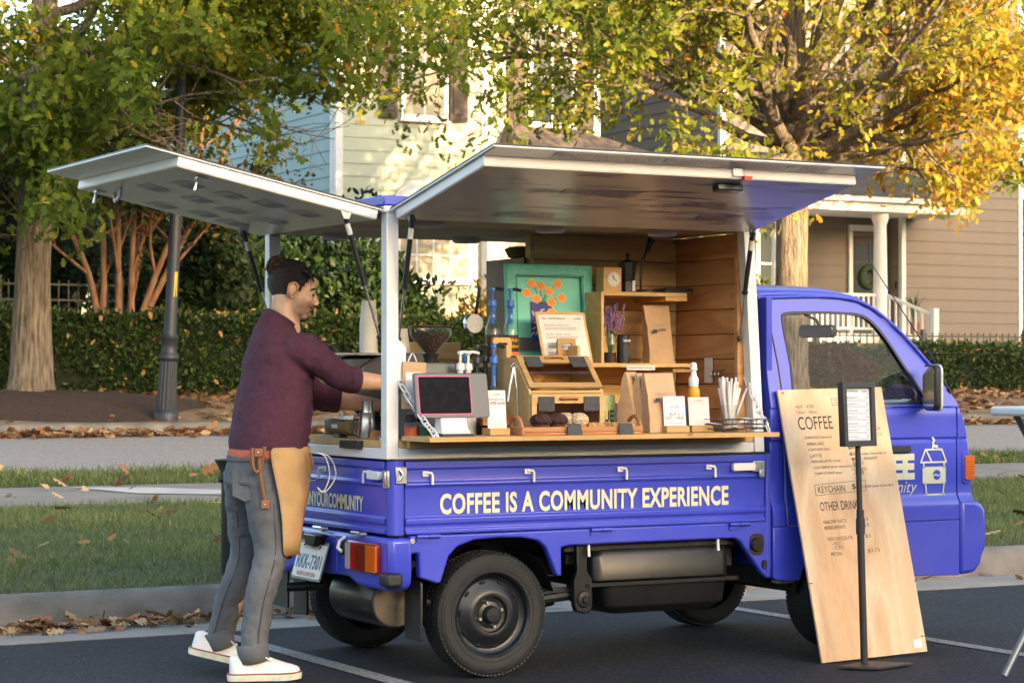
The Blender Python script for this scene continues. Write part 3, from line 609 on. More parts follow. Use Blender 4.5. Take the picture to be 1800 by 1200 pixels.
# cream house-shaped cup drawn on the door, and its words
def strokes(name, lines, wd, parent, m, y=-.0035):
    mb = MB()
    for ln in lines:
        for a, b_ in zip(ln, ln[1:]):
            a = Vector((a[0], a[1])); b_ = Vector((b_[0], b_[1])); d = (b_-a).normalized()*wd/2; nn = Vector((-d.y, d.x))
            q = [a-d*.6+nn, a-d*.6-nn, b_+d*.6-nn, b_+d*.6+nn]; mb.add([(p.x, y, p.y) for p in q], [(0, 1, 2, 3)])
            y -= .00002
    return mb.build(name, m, parent)
door = [x for x in T.children if x.name == 'door'][0]
S_ = 1/399.; UX = lambda u: 2.79+(u-1607)*.003497; VZ = lambda v: .975-(v-780)*.00279
ln = [[(1640,770),(1636,766),(1642,774),(1639,779),(1644,786)], [(1638,790),(1647,790),(1647,784),(1639,784),(1639,790)],
      [(1618,812),(1626,790),(1655,790),(1663,812),(1618,812)], [(1628,792),(1637,811)], [(1623,812),(1623,822)], [(1659,812),(1659,822)],
      [(1626,848),(1628,868)], [(1659,848),(1657,868)], [(1625,868),(1660,868)]]
for q in ln: strokes('door_drawing', [[(UX(a), VZ(b_)) for a, b_ in q]], .0085, door, M_cream)
MB().prism(rr(UX(1621), UX(1662), VZ(849), VZ(820), .006), XZ, -.0035, -.002).build('door_drawing', M_cream, door)
MB().lathe([(0,-.0045),(.024,-.0045)], (UX(1646), 0, VZ(834)), 'y', 24, False).build('door_drawing', M_blue, door)
strokes('door_drawing', [[(UX(1639.5), VZ(836)), (UX(1644), VZ(833)), (UX(1648), VZ(836)), (UX(1652.5), VZ(833))]], .006, door, M_cream, -.005)
fit('lettering', 'COFFEE', M_cream, door, (2.29, -.0035, .803), (1,0,0), (0,0,1), .50, .128, .06, .0006)
fit('lettering', 'in your community', M_cream, door, (2.19, -.0035, .725), (1,0,0), (0,0,1), .615, .07, -.005, .0006, 1., .35)
# ================================================================ the wooden serving box on the bed
M_pine = wood('pine_planks', (.60, .36, .14), (.80, .56, .27), 0); M_pineY = wood('cedar_planks', (.44, .20, .08), (.64, .35, .16), 1)
M_ply = wood('plywood_shelf', (.52, .31, .12), (.68, .45, .21), 0, contrast=.6); M_edge = mat('plywood_edge', (.55, .33, .14), .6, var=.2, vs=4, stretch=(1,1,60))
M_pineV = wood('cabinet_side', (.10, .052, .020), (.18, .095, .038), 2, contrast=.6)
M_metalpan = mat('printed_alu_panel', (.76, .73, .66), .26, metal=.12, var=.05, vs=1.2); M_print = mat('violet_print', (.27, .24, .38), .35); M_printw = mat('pale_print', (.62, .60, .58), .35)
M_steel = mat('brushed_steel', (.55, .55, .56), .25, metal=1., var=.12, vs=60, stretch=(1,1,8)); M_strut = mat('strut_black', (.014, .015, .018), .3, coat=.3)
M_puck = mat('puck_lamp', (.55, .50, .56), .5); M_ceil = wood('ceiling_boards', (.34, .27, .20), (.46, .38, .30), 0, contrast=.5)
B = thing('serving_box', 'white framed wooden coffee serving box with raised awnings on the blue truck bed', 'kiosk')
def post(x, y, x2=None, z0=.952, z1=2.0, s_=.056):
    x2 = x if x2 is None else x2
    return MB().loft([[(x,y,z0),(x+s_,y,z0),(x+s_,y+s_,z0),(x,y+s_,z0)], [(x2,y,z1),(x2+s_,y,z1),(x2+s_,y+s_,z1),(x2,y+s_,z1)]]).build('post', M_white, B, bevel=.003)
post(-.032, .0); post(-.032, 1.27); post(1.855, .0, 1.795); post(1.85, 1.27, 1.80)
MB().prism([(.024,1.26),(.024,1.46),(.06,1.42),(.06,1.30)], XZ, .004, .03).build('post_gusset', M_white, B)
MB().box(.026, 1.852, .002, .05, .952, .998).build('bottom_rail', M_white, B, bevel=.003); MB().box(-.03, .024, .058, 1.268, .952, .998).build('bottom_rail', M_white, B, bevel=.003)
MB().box(.03, 1.85, .006, .055, 1.0, 1.028).build('sill_board', M_ply, B, bevel=.002); MB().box(-.028, .024, .06, 1.266, 1.0, 1.028).build('sill_board', M_ply, B, bevel=.002)
MB().box(.026, 1.85, .057, 1.27, .99, 1.026).build('counter', M_ply, B, bevel=.002)
# fold-down serving shelf with its two chains
sh_ = MB().box(.035, 1.80, -.272, -.004, 1.030, 1.050).build('serving_shelf', M_ply, B, bevel=.0015)
MB().box(.06, 1.78, -.03, -.002, .999, 1.029).build('shelf_batten', M_ply, sh_)
def chain(p, q, n_):
    p, q = Vector(p), Vector(q); r_ = bpy.data.objects.new('chain', None); COL.objects.link(r_); r_.parent = B; r_.location = (0,0,0); r_.empty_display_size = .02
    d = (q-p)/n_; L_ = d.length; ln_ = []
    for k in range(14):
        a = 2*pi*k/14; ln_.append(Vector((cos(a)*.011, 0, sin(a)*.011+(L_*.5-.0045 if sin(a) > 0 else -L_*.5+.0045)*1.05)))
    mb = MB().tube(ln_+[ln_[0]], .0032, 6, False); me = mb.mesh('chain_link', 60); me.materials.append(M_white); qt = Vector((0,0,1)).rotation_difference(d.normalized())
    for i in range(n_):
        sag = Vector((0, 0, -.012*sin(pi*(i+.5)/n_)))
        o = place('chain_link', me, r_, p+d*(i+.5)+sag); o.rotation_mode = 'QUATERNION'; o.rotation_quaternion = qt @ Matrix.Rotation((i % 2)*1.2+.2, 3, 'Z').to_quaternion()
chain((.03,-.012,1.268), (.07,-.255,1.058), 8); chain((1.84,.05,1.30), (1.765,-.24,1.058), 8)
for x, y, z in ((.03,-.004,1.275), (.068,-.262,1.05)): MB().torus((x,y,z), .012, .004, 'y', 14, 6).build('eye_bolt', M_white, B, smooth=60)
# roof, ceiling, planked walls
rf = MB().prism([(-.052,-.012),(1.885,-.012),(1.885,1.345),(-.052,1.345)], XY, 2.022, 2.064).build('roof', M_blue, B, bevel=.006)
MB().box(-.046, 1.875, -.006, 1.336, 1.994, 2.021).build('roof_trim', M_white, B, bevel=.002)
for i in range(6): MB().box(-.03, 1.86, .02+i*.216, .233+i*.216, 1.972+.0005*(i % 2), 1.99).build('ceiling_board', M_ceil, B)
pk = MB().lathe([(0,-.018),(.055,-.018),(.066,-.012),(.07,.0),(.07,.006)], (0,0,0), 'z', 28).mesh('puck_light', 50); pk.materials.append(M_puck)
for x, y in ((.27,.2),(.90,.235),(1.49,.22),(.25,1.13),(.94,1.12)): place('puck_light', pk, B, (x, y, 1.966))
def planks(nm, f, z0, z1, h, m, bev=.003):
    z = z0
    while z < z1-.03:
        f(z+.0015, min(z+h, z1)-.0015, random.uniform(-.0015, .0015)).build(nm, m, B, bevel=bev, seg=1); z += h
planks('wall_plank', lambda a, b_, e: MB().box(1.045, 1.845, .645+e, .665+e, a, b_), 1.028, 1.97, .118, M_pine)
planks('wall_plank', lambda a, b_, e: MB().box(1.848+e-.0, 1.868+e, .085, .672, a, b_), 1.028, 1.97, .118, M_pineY)
planks('wall_plank', lambda a, b_, e: MB().box(.70, 1.0, 1.295+e, 1.312+e, a, b_), 1.028, 1.47, .118, M_pine)
MB().box(1.045, 1.846, .668, .676, 1.028, 1.97).build('leak_backing', M_pineV, B)  # dark panel added to stop light leaking between the planks
MB().box(1.870, 1.876, .085, .672, 1.028, 1.97).build('leak_backing', M_pineV, B)  # same added light stop behind the end wall
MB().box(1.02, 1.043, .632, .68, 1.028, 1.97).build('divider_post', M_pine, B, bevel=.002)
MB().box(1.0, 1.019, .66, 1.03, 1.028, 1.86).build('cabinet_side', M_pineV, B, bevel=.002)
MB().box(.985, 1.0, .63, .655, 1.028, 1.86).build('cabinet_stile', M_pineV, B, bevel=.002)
MB().box(1.80, 1.85, .058, .084, 1.028, 1.97).build('jamb_board', M_pineY, B, bevel=.002)
# wall shelves
def shelf(x0, x1, y0, y1, z): return MB().box(x0, x1, y0, y1, z-.018, z).build('wall_shelf', M_ply, B, bevel=.0015)
s1 = shelf(1.26, 1.72, .36, .643, 1.695); MB().box(1.60, 1.72, .36, .643, 1.657, 1.676).build('shelf_bracket', M_ply, s1)
s2 = shelf(.66, 1.73, .30, .643, 1.362); MB().box(1.62, 1.74, .33, .643, 1.322, 1.343).build('shelf_bracket', M_ply, s2)
MB().box(1.245, 1.26, .36, .643, 1.364, 1.695).build('shelf_upright', M_ply, B, bevel=.0015)
MB().box(1.345, 1.50, .2975, .2995, 1.330, 1.352).build('shelf_tag', M_plate, s2)
fit('shelf_tag_print', 'COFFEE BEAN SHELF', M_black, s2, (1.352, .297, .0+1.337), (1,0,0), (0,0,1), .14, .008)
# awning and hatch: thin skin, boxed core with a glossy printed underside
def flap(name, P, wdt, tskin, tcore, x0, x1, parent=B):
    """P(x, t, n): x along the hinge, t outwards, n along the normal"""
    def bx(a0, a1, t0, t1, n0, n1): return MB().add([P(*q) for q in ((a0,t0,n0),(a1,t0,n0),(a1,t1,n0),(a0,t1,n0),(a0,t0,n1),(a1,t0,n1),(a1,t1,n1),(a0,t1,n1))], [(0,3,2,1),(4,5,6,7),(0,1,5,4),(1,2,6,5),(2,3,7,6),(3,0,4,7)])
    sk_ = bx(-.01, wdt+.01, .0, tskin, .0, .005).build(name, M_white, parent)
    bx(-.0105, wdt+.0105, -.001, tskin+.001, .0055, .012).build('edge_seal', M_black, sk_)
    w_ = .028; t_ = .04
    for a in ((x0, x1, tcore-w_, tcore, -t_, -.001), (x0, x1, .02, .02+w_, -t_, -.001), (x0, x0+w_, .02+w_, tcore-w_, -t_, -.001), (x1-w_, x1, .02+w_, tcore-w_, -t_, -.001)):
        bx(*a).build('frame_bar', M_white, sk_, bevel=.002)
    bx(x0+.004, x1-.004, .024, tcore-.004, -t_-.003, -t_-.0005).build('underside_panel', M_metalpan, sk_)
    bx(.0, wdt, tcore+.004, tskin-.006, -.002, -.0005).build('lip_panel', M_metalpan, sk_)
    return sk_
ca, sa = cos(radians(11.8)), sin(radians(11.8))
PA = lambda x, t, n_: (-.015+x, -.02-t*ca+n_*sa, 2.0+t*sa+n_*ca)
PH = lambda x, t, n_: (-.042-t*ca+n_*sa, .02+x, 2.0+t*sa+n_*ca)
aw = flap('side_awning', PA, 1.885, .93, .815, .005, 1.82); ha = flap('rear_hatch', PH, 1.285, 1.075, .93, .0, 1.27)
# print on the awning underside, read from below
axd = Vector((1,0,0)); ayd = Vector((0,-ca,sa))
def aprint(s_, x, t, wd, ht, n_=-.0445, m=M_print, bold=.02, par=aw): return fit('underside_print', s_, m, par, PA(x, t, n_), axd, ayd, wd, ht, bold, .0006)
aprint('THINGS YOU CAN DO TO MAKE YOUR COMMUNITY THRIVE', .28, .828, 1.36, .075, -.003)
for s_, x, t, wd in (('SUPPORT LOCAL', .40, .12, .30), ('SAY HI TO YOUR NEIGHBOR', .38, .48, .52), ('SLOW DOWN', 1.18, .38, .22), ('THANKS!', 1.36, .17, .24)): aprint(s_, x, t, wd, .085 if s_ != 'THANKS!' else .12)
random.seed(3)
mbp = MB()
for k in range(46):
    x = random.uniform(.12, 1.68); t = random.uniform(.06, .77); wd = random.uniform(.08, .3); mbp.quad(*[PA(a, b_, -.0437) for a, b_ in ((x,t),(min(x+wd,1.78),t),(min(x+wd,1.78),t+.011),(x,t+.011))])
tag(mbp.build('fine_print', mat('faint_print', (.28,.25,.30), .35), aw), kind='stuff')
for (x, t) in ((.36,.19),(.62,.62),(1.12,.36),(1.20,.56),(1.5,.36)):
    MB().quad(*[PA(a, b_, -.0441) for a, b_ in ((x,t),(x+.004,t),(x+.030,t+.04),(x+.024,t+.04))]).build('print_arrow', M_print, aw)
for a, t in ((1.30,.055),(1.42,.06)): MB().ring(*[[PA(a+.035*q*cos(k*pi/6), t+.03*q*sin(k*pi/6), 0)[:2] for k in range(12)] for q in (1., .8)], lambda p, q, d: (p, q, 2.0+(-(q+.02)/ca)*sa-.0445*ca-d*0+d), 0, .0004).build('print_heart', M_print, aw)
# icons on the hatch underside
k = 0
for t in (.20, .38, .56, .74):
    for y in (.25, .62, .99):
        if (t, y) == (.74, .99): continue
        a, b_ = y+random.uniform(-.05, .05), t+random.uniform(-.04, .04)
        MB().quad(*[PH(p, q, -.0440) for p, q in ((a,b_),(a+.16,b_+.01),(a+.16,b_+.085),(a,b_+.075))]).build('underside_icon', M_printw, ha)
        MB().quad(*[PH(p, q, -.0443) for p, q in ((a+.03,b_-.04),(a+.17,b_-.03),(a+.17,b_+.03),(a+.03,b_+.02))]).build('underside_icon', M_print, ha)
# gas struts
def strut(p, q, par=B, f_=.55):
    p, q = Vector(p), Vector(q); m_ = p.lerp(q, f_)
    o = MB().tube([p, m_], .0115, 12).tube([p.lerp(q,.0), p.lerp(q,.03)], .015, 10).tube([m_, p.lerp(q, f_+.03)], .015, 10).build('gas_strut', M_strut, par, smooth=50)
    MB().tube([m_, q], .0055, 8).build('strut_rod', M_steel if par is B else M_strut, o, smooth=50)
    MB().tube([p.lerp(q,.08), p.lerp(q,.17)], .0119, 12, False).build('strut_label', M_printw, o); MB().ell(p, (.012,.012,.012)).ell(q, (.012,.012,.012)).build('ball_joint', M_strut, o, smooth=60)
    return o
strut((.032,-.115,1.965), (.034,.020,1.46)); strut((1.785,-.085,1.962), (1.80,.045,1.475)); strut((-.205,.05,1.985), (-.035,.066,1.47)); strut((-.16,1.27,1.97), (-.01,1.262,1.50))
for p in ((.022,-.115,1.975), (1.78,-.085,1.972)): MB().prism([(-.02,.02),(.02,.02),(.0,-.03)], lambda a, b_, d: (p[0]-.008+d, p[1]+a, p[2]+b_), 0, .003).build('strut_bracket', M_chrome, B)
for p in ((-.205,.034,1.992), (-.16,1.286,1.978)): MB().prism([(-.035,.025),(.035,.025),(.012,-.03),(-.012,-.03)], lambda a, b_, d: (p[0]+a, p[1]-.006+d, p[2]+b_), 0, .003).build('strut_bracket', M_chrome, B)
MB().box(1.838,1.846,.09,.14,1.44,1.51).tube([(1.84,.11,1.475),(1.80,.05,1.475)], .007).build('strut_bracket', M_chrome, B)
# latches and pull handle under the flaps
MB().prism(rr(0, .13, 0, .05, .01), lambda a, b_, d: (1.13+a, *PA(0, .70+b_, -.045-d)[1:]), 0, .03).build('paddle_latch', M_strut, aw, bevel=.006)
MB().box(1.21, 1.25, -.845, -.80, 2.118, 2.135).build('latch_button', mat('red_plastic', (.55,.05,.03), .4), aw)
MB().obox(PA(1.2, .822, -.018), (.05, .012, .035)).build('latch_plate', M_chrome, aw, bevel=.002)
for y, t in ((.10, .78), (1.15, .86)):
    c_ = Vector(PH(y, t, -.046)); MB().obox(c_, (.05, .035, .012)).tube([c_+Vector((-.02,0,-.005)), c_+Vector((-.025,0,-.03)), c_+Vector((-.03,.0,-.055))], [.006,.006,.009]).build('swing_latch', M_chrome, ha, bevel=.002)
MB().tube([PH(.93,.84,-.044), PH(.95,.83,-.075), PH(1.10,.80,-.08), PH(1.13,.80,-.044)], .008).build('pull_handle', M_printw, ha, smooth=60)
# ================================================================ trees, hedges, houses behind
GREEN = [(0., (.040, .080, .015)), (.3, (.13, .19, .024)), (.5, (.26, .28, .032)), (.68, (.46, .38, .05)), (.84, (.55, .28, .035)), (1., (.42, .11, .025))]
M_oak = leafmat('oak_leaf', GREEN, transl=.55); M_crape = leafmat('crape_leaf', [(0., (.035,.055,.014)), (.5, (.10,.12,.025)), (.8, (.28,.17,.03)), (1., (.30,.09,.02))])
M_ever = leafmat('evergreen_leaf', [(0., (.010,.024,.009)), (.6, (.030,.060,.018)), (1., (.075,.11,.030))], rough=.4, transl=.15)
M_hedge = leafmat('hedge_leaf', [(0., (.012,.028,.008)), (.6, (.045,.085,.020)), (.93, (.09,.135,.03)), (.96, (.42,.30,.14)), (1., (.45,.25,.10))], rough=.45, transl=.2)
M_redleaf = leafmat('red_shrub_leaf', [(0., (.06,.018,.012)), (.7, (.14,.045,.025)), (1., (.10,.10,.03))])
M_fall = leafmat('fallen_leaf', [(0., (.10,.045,.02)), (.3, (.26,.12,.05)), (.6, (.42,.24,.11)), (.85, (.55,.38,.22)), (1., (.34,.09,.04))], rough=.8, transl=.1)
M_grass = leafmat('grass_blade', [(0., (.055,.085,.020)), (.5, (.145,.185,.058)), (.85, (.235,.25,.095)), (1., (.38,.33,.16))], rough=.6, transl=.25)
M_bark = mat('oak_bark', (.235, .185, .135), .95, var=.65, vs=9, bump=1., bs=22, bd=.06, stretch=(3,3,.38), detail=8)
M_bark2 = mat('crape_bark', (.21, .078, .036), .7, col2=(.33, .20, .115), vs=5, stretch=(3,3,.7), bump=.4, bs=20)
M_core = mat('shade_core', (.012, .020, .008), 1.)  # near-black fill, shade inside the foliage put into its colour

def grow(seed, start, limbs, sub=(7, 5), lens=(.45, .40), up=.25, wob=.16, rmin=.008, decay=.62, twigs=True):
    """limbs: (base point, direction, length, radius). Returns polylines with radii and leaf anchors"""
    r = random.Random(seed); lines = []; anchors = []
    def br(p, d, L, rad, lev):
        n_ = max(4, int(L/.45)) if lev == 0 else 4 if lev == 1 else 3
        P = [p.copy()]; d = d.normalized(); dirs = [d.copy()]
        for i in range(n_):
            d = (d+Vector((r.gauss(0, wob), r.gauss(0, wob), r.gauss(0, wob)+(up*.3 if lev == 0 else .05)))).normalized()
            p = p+d*L/n_; P.append(p.copy()); dirs.append(d.copy())
        R = [max(rmin*.6, rad*(1-.8*i/n_)) for i in range(n_+1)]; lines.append((P, R, lev))
        if lev < 2:
            k_ = sub[lev]
            for i in range(k_):
                t = .25+.75*(i+r.random())/k_; f_ = min(t, .999)*n_; j = int(f_); q = P[j].lerp(P[j+1], f_-j); dd = dirs[j]
                side_ = dd.orthogonal().normalized(); side_.rotate(Matrix.Rotation(r.uniform(0, 2*pi), 3, dd)); side_.z *= .6
                br(q, dd*.75+side_*r.uniform(.55, 1.1), L*lens[lev]*r.uniform(.7, 1.25)*(1.15-.35*t), R[j]*decay, lev+1)
            if lev == 1: anchors.extend([(P[j], dirs[j]) for j in range(2, n_+1)])
        else: anchors.extend([(P[j], dirs[j]) for j in range(1, n_+1)])
    for p, d, L, rad in limbs: br(Vector(p), Vector(d), L, rad, 0)
    return lines, anchors
def rosettes(anchors, per, size, hue_fn, seed, spread=.09, droop=.35):
    r = np.random.default_rng(seed); A = np.array([a[0][:] for a in anchors]); Dn = np.array([a[1][:] for a in anchors]); k = len(A)
    P = np.repeat(A, per, 0)+r.normal(scale=spread, size=(k*per, 3)); D = np.repeat(Dn, per, 0)*.5+r.normal(size=(k*per, 3))*.8; D[:, 2] -= droop
    S = size*r.uniform(.6, 1.25, k*per); ch = np.repeat(r.random(k), per); return P, D, S, hue_fn(P, ch, r)
def tree(name, label, base, trunk, limbs, mbark, mleaf, per, size, hue_fn, seed, kind='oak', cat='tree', sub=(7,5), spread=.09, **kw):
    t = thing(name, label, cat, base); b0 = Vector(base); lines, anc = grow(seed, base, limbs, sub, **kw)
    mb = MB(); P = [Vector(p)-b0 for p, _ in trunk]; R = [q for _, q in trunk]; mb.tube(smoothpath(P, 4), list(np.interp(np.linspace(0, len(R)-1, 4*(len(R)-1)+1), range(len(R)), R)), 20)
    for Pl, Rl, lev in lines: mb.tube([p-b0 for p in Pl], Rl, 10 if lev == 0 else 6 if lev == 1 else 4, False)
    mb.build('trunk', mbark, t, smooth=60)
    Pq, D, S, H = rosettes(anc, per, size, hue_fn, seed, spread); keep = (Pq[:, 2] > base[2]+1.2) & ~((Pq[:, 2] < 4.9) & (Pq[:, 1] < 17.3) & (Pq[:, 0] > 4.35) & (Pq[:, 0] < 5.65)) & ~((Pq[:, 2] < 4.7) & (Pq[:, 0] > 5.9) & (Pq[:, 0] < 11))
    o = leaves('crown', Pq[keep]-np.array(base), D[keep], S[keep], H[keep], mleaf, t, kind, seed); tag(o, kind='stuff'); return t
# --- left oak
bx_, by_ = 4.18, 18.9; lb = []
rr_ = random.Random(5)
for i in range(19):
    az = i*2.4; z = 4.6+i*.36; el = rr_.uniform(-.05, .35)+i*.03
    lb.append(((bx_+.12, by_, z), (cos(az), sin(az), el), rr_.uniform(3.6, 5.2)*(1-.012*i), .065))
for dx, dy, el, z, L in ((1,-.25,.30,5.2,5.6),(1,.1,.18,5.8,5.8),(.9,-.55,.25,6.0,5.2),(-.3,-.9,-.05,4.6,3.4),(-.7,-.5,-.12,4.7,3.2),(.2,-1,.02,4.9,3.6),(.75,-.75,.22,4.9,4.4),(-.9,-.3,-.30,4.7,2.6),(-.5,-.9,-.35,4.6,2.8),(-.1,-1,-.28,4.7,3.0),(.5,-.9,-.15,4.6,3.4),(-1,.2,-.2,4.9,2.8)):
    lb.append(((bx_+.1, by_, z), (dx, dy, el), L, .07))
hueL = lambda P, ch, r: np.clip(.41+.16*(P[:, 2]-6.2)/2.5+.16*(ch-.5)+r.normal(scale=.06, size=len(P))+(r.random(len(P)) > .95)*.38, .05, .97)
tree('oak_tree', 'large green oak with pale furrowed trunk standing in the mulch bed', (bx_, by_, gz(by_)+.02), [((bx_-.03,by_,gz(by_)-.1), .38), ((bx_-.01,by_,gz(by_)+.35), .28), ((bx_,by_,2.4), .225), ((bx_+.06,by_,4.2), .20), ((bx_+.16,by_,6.5), .16), ((bx_+.2,by_,11.5), .08)],
     lb, M_bark, M_oak, 12, .145, hueL, 11, sub=(10, 6), up=.06, spread=.16)
# --- right oak, sunlit, limbs fanning from a low fork
bx_, by_ = 16.65, 20.0; rb = []
for az, el, L, z, rd in ((200,.22,5.4,4.75,.13),(165,.45,5.2,4.85,.12),(120,.8,4.8,5.0,.13),(250,.5,4.8,4.9,.13),(280,.28,4.6,4.7,.12),(310,.55,5.2,4.85,.13),(345,.34,5.6,4.7,.15),(15,.6,5.0,4.9,.12),(60,.75,4.8,5.0,.12),(330,.9,5.2,5.2,.15),(230,1.0,5.2,5.2,.14),(180,.75,5.4,5.2,.13),(0,1.5,5.2,5.6,.15),(140,1.6,5.2,5.8,.15),(265,1.4,5.2,5.8,.14),(300,.08,3.4,4.6,.08),(350,-.02,3.2,4.55,.07),(325,.15,4.2,4.65,.09),(215,.02,4.6,4.7,.08),(190,.1,4.8,4.9,.09),(175,.25,5.8,5.6,.09),(160,.1,5.5,5.2,.08),(205,.35,6.0,5.8,.09),(150,.3,6.0,6.3,.09),(185,.5,6.2,6.6,.09)):
    a = radians(az); rb.append(((bx_+.08, by_, z), (cos(a), sin(a), el), L, rd))
for i in range(8): a = i*2.4; rb.append(((bx_+.1, by_, 6.6+i*.5), (cos(a), sin(a), .8+.1*i), 4.2-.2*i, .09))
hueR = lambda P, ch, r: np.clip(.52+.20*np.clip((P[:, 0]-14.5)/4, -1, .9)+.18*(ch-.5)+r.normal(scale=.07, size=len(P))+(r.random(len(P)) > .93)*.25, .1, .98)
tree('oak_tree', 'golden green oak with sunlit limbs fanning out above the truck cab', (bx_, by_, gz(by_)), [((bx_,by_,gz(by_)-.1), .36), ((bx_,by_,gz(by_)+.4), .275), ((bx_+.02,by_,3.2), .25), ((bx_+.05,by_,4.5), .26), ((bx_+.08,by_,5.2), .21), ((bx_+.1,by_,8.5), .12), ((bx_+.1,by_,11.), .05)],
     rb, M_bark, M_oak, 8, .135, hueR, 23, sub=(9, 6), up=.10, wob=.13, spread=.14)
# --- a third oak just right of the frame reaches in
bx_, by_ = 25.6, 21.0
tree('oak_tree', 'oak at the right edge hanging olive leaves before the tan house', (bx_, by_, gz(by_)), [((bx_,by_,gz(by_)-.1), .3), ((bx_,by_,2.5), .2), ((bx_,by_,6.), .15), ((bx_,by_,10.), .06)],
     [((bx_,by_,4.2+.42*i), (cos(2.4*i), sin(2.4*i), .05+.05*i), 3.5-.08*i, .08) for i in range(13)]+[((bx_,by_,4.6), (-.9,-.4,.05), 3.6, .08), ((bx_,by_,5.2), (-1,-.1,.1), 3.8, .08), ((bx_,by_,6.0), (-.8,-.6,.1), 3.8, .08)],
     M_bark, M_oak, 5, .16, lambda P, ch, r: np.clip(.36+.22*(ch-.5)+r.normal(scale=.07, size=len(P))+(r.random(len(P)) > .9)*.2, .1, .95), 31, sub=(7, 5))
# --- crape myrtle with bare reddish stems
bx_, by_ = 6.5, 22.2; cl = []; zc = gz(by_)
stems = [((-.28,.0),(-.95,-.1,2.6)), ((-.22,.1),(-.25,.2,3.0)), ((-.05,.0),(-.1,-.05,3.4)), ((.12,.05),(.25,.15,3.3)), ((.2,0),(1.0,-.1,2.9)), ((.25,.1),(1.5,.2,3.2)), ((.1,.2),(.7,.5,3.4))]
ct = thing('crape_myrtle', 'crape myrtle with bare russet stems rising behind the left hedge', 'tree', (bx_, by_, zc))
for i, ((sx, sy), (ex, ey, ez)) in enumerate(stems):
    pth = smoothpath([(sx, sy, -.05), (sx*1.25, sy, .9), (sx+(ex-sx)*.35, sy+(ey-sy)*.4, 1.7), (ex, ey, ez)], 5)
    mb = MB().tube(pth, list(np.linspace(.068, .036, len(pth))), 9); e_ = Vector((bx_+ex, by_+ey, zc+ez))
    d = (pth[-1]-pth[-3]).normalized(); lines, anc = grow(40+i, None, [((bx_+ex, by_+ey, zc+ez), d, 2.6, .04), (Vector(pth[10])+Vector((bx_, by_, zc)), d+Vector((.35 if i % 2 else -.35, -.3, .1)), 2.3, .028), (Vector(pth[12])+Vector((bx_, by_, zc)), Vector((cos(i*2.1), sin(i*2.1), .45)), 1.9, .025)], (7, 5), up=.2, wob=.15, rmin=.006)
    for Pl, Rl, lev in lines: mb.tube([p-Vector((bx_, by_, zc)) for p in Pl], Rl, 6 if lev == 0 else 4, False)
    mb.build('stem', M_bark2, ct, smooth=60)
    P, D, S, H = rosettes(anc, 5, .105, lambda P, c_, r: np.clip(.35+.35*(c_-.4)+r.normal(scale=.15, size=len(P)), 0, 1), 60+i, .11)
    tag(leaves('foliage', P-np.array((bx_, by_, zc)), D, S, H, M_crape, ct, 'small', 60+i), kind='stuff')
# --- shrubs, hedges and dark evergreens
def cloud(name, label, cat, c, rad, n_, size, m, seed, group=None, hue=(0, 1), inner=.8, lump=.16, kind='small'):
    r = np.random.default_rng(seed); d = r.normal(size=(n_, 3)); d /= np.linalg.norm(d, axis=1, keepdims=True)
    ph = r.uniform(0, 6.28, (6, 3)); fr = r.uniform(1.5, 4.5, (6, 3)); lumps = sum(np.sin(d[:, 0]*fr[i, 0]*2+ph[i, 0])*np.sin(d[:, 1]*fr[i, 1]*2+ph[i, 1])*np.sin(d[:, 2]*fr[i, 2]*2+ph[i, 2]) for i in range(6))
    q = (1+lump*lumps)*r.uniform(inner, 1.04, n_)**.8; P = d*q[:, None]*np.array(rad); P[:, 2] += rad[2]
    P = P[P[:, 2] > .02]; d = d[:len(P)] if len(P) == n_ else P/np.linalg.norm(P, axis=1, keepdims=True)
    k = len(P); t = thing(name, label, cat, c, 0, group)
    MB().ell((0, 0, rad[2]*.98), tuple(q_*.74 for q_ in rad), None, 18, 12).build('inner_shade', M_core, t)  # dark solid core added to block light through the leaves
    D = d*.6+r.normal(size=(k, 3))*.7
    H = np.clip(r.uniform(hue[0], hue[1], k)*.6+.4*(hue[0]+(hue[1]-hue[0])*(.5+.5*np.sin(P[:, 0]*5+P[:, 2]*4))), 0, 1)
    tag(leaves('foliage', P, D, size*r.uniform(.6, 1.3, k), H, m, t, kind, seed, 1.), kind='stuff'); return t
for i, (x, y, rx, ry, rz, lab) in enumerate(((2.0,26.0,2.3,1.5,3.2,'dark evergreen behind the fence left of the pale oak trunk'), (6.0,27.2,2.3,1.5,2.9,'dark evergreen behind the fence between the oak and crape myrtle'), (9.3,25.2,1.7,1.3,1.5,'dark evergreen right of the lamp post and crape stems'), (11.4,26.5,1.5,1.3,1.5,'dark evergreen bush behind the man'), (3.6,29.5,3.4,2.,4.2,'tall dark evergreen farthest back on the left'))):
    cloud('evergreen', lab, 'shrub', (x, y, gz(y)-.1), (rx, ry, rz), 9000, .15, M_ever, 70+i, 'dark evergreens behind the fence', (0, .75))
cloud('round_shrub', 'dense dark round bush behind the white post above the hedge', 'shrub', (11.1, 23.6, gz(23.6)), (1.15, .95, .98), 7000, .13, M_ever, 81, None, (.1, 1.))
cloud('golden_shrub', 'golden shrub catching full sun before the green house', 'shrub', (14.2, 24.8, gz(24.8)), (1.1, .8, .83), 5000, .10, leafmat('golden_leaf', [(0., (.10,.11,.02)), (.5, (.26,.20,.04)), (1., (.45,.22,.05))]), 82)
cloud('round_shrub', 'yellow green bush beside the sunlit oak trunk', 'shrub', (17.75, 23.2, gz(23.2)), (1.0, .8, 1.02), 6000, .11, leafmat('privet_leaf', [(0., (.05,.075,.015)), (1., (.20,.21,.04))]), 83)
cloud('red_shrub', 'reddish brown low shrub seen through the cab window', 'shrub', (17.6, 20.75, gz(20.75)), (1.15, .5, .38), 6000, .075, M_redleaf, 84)
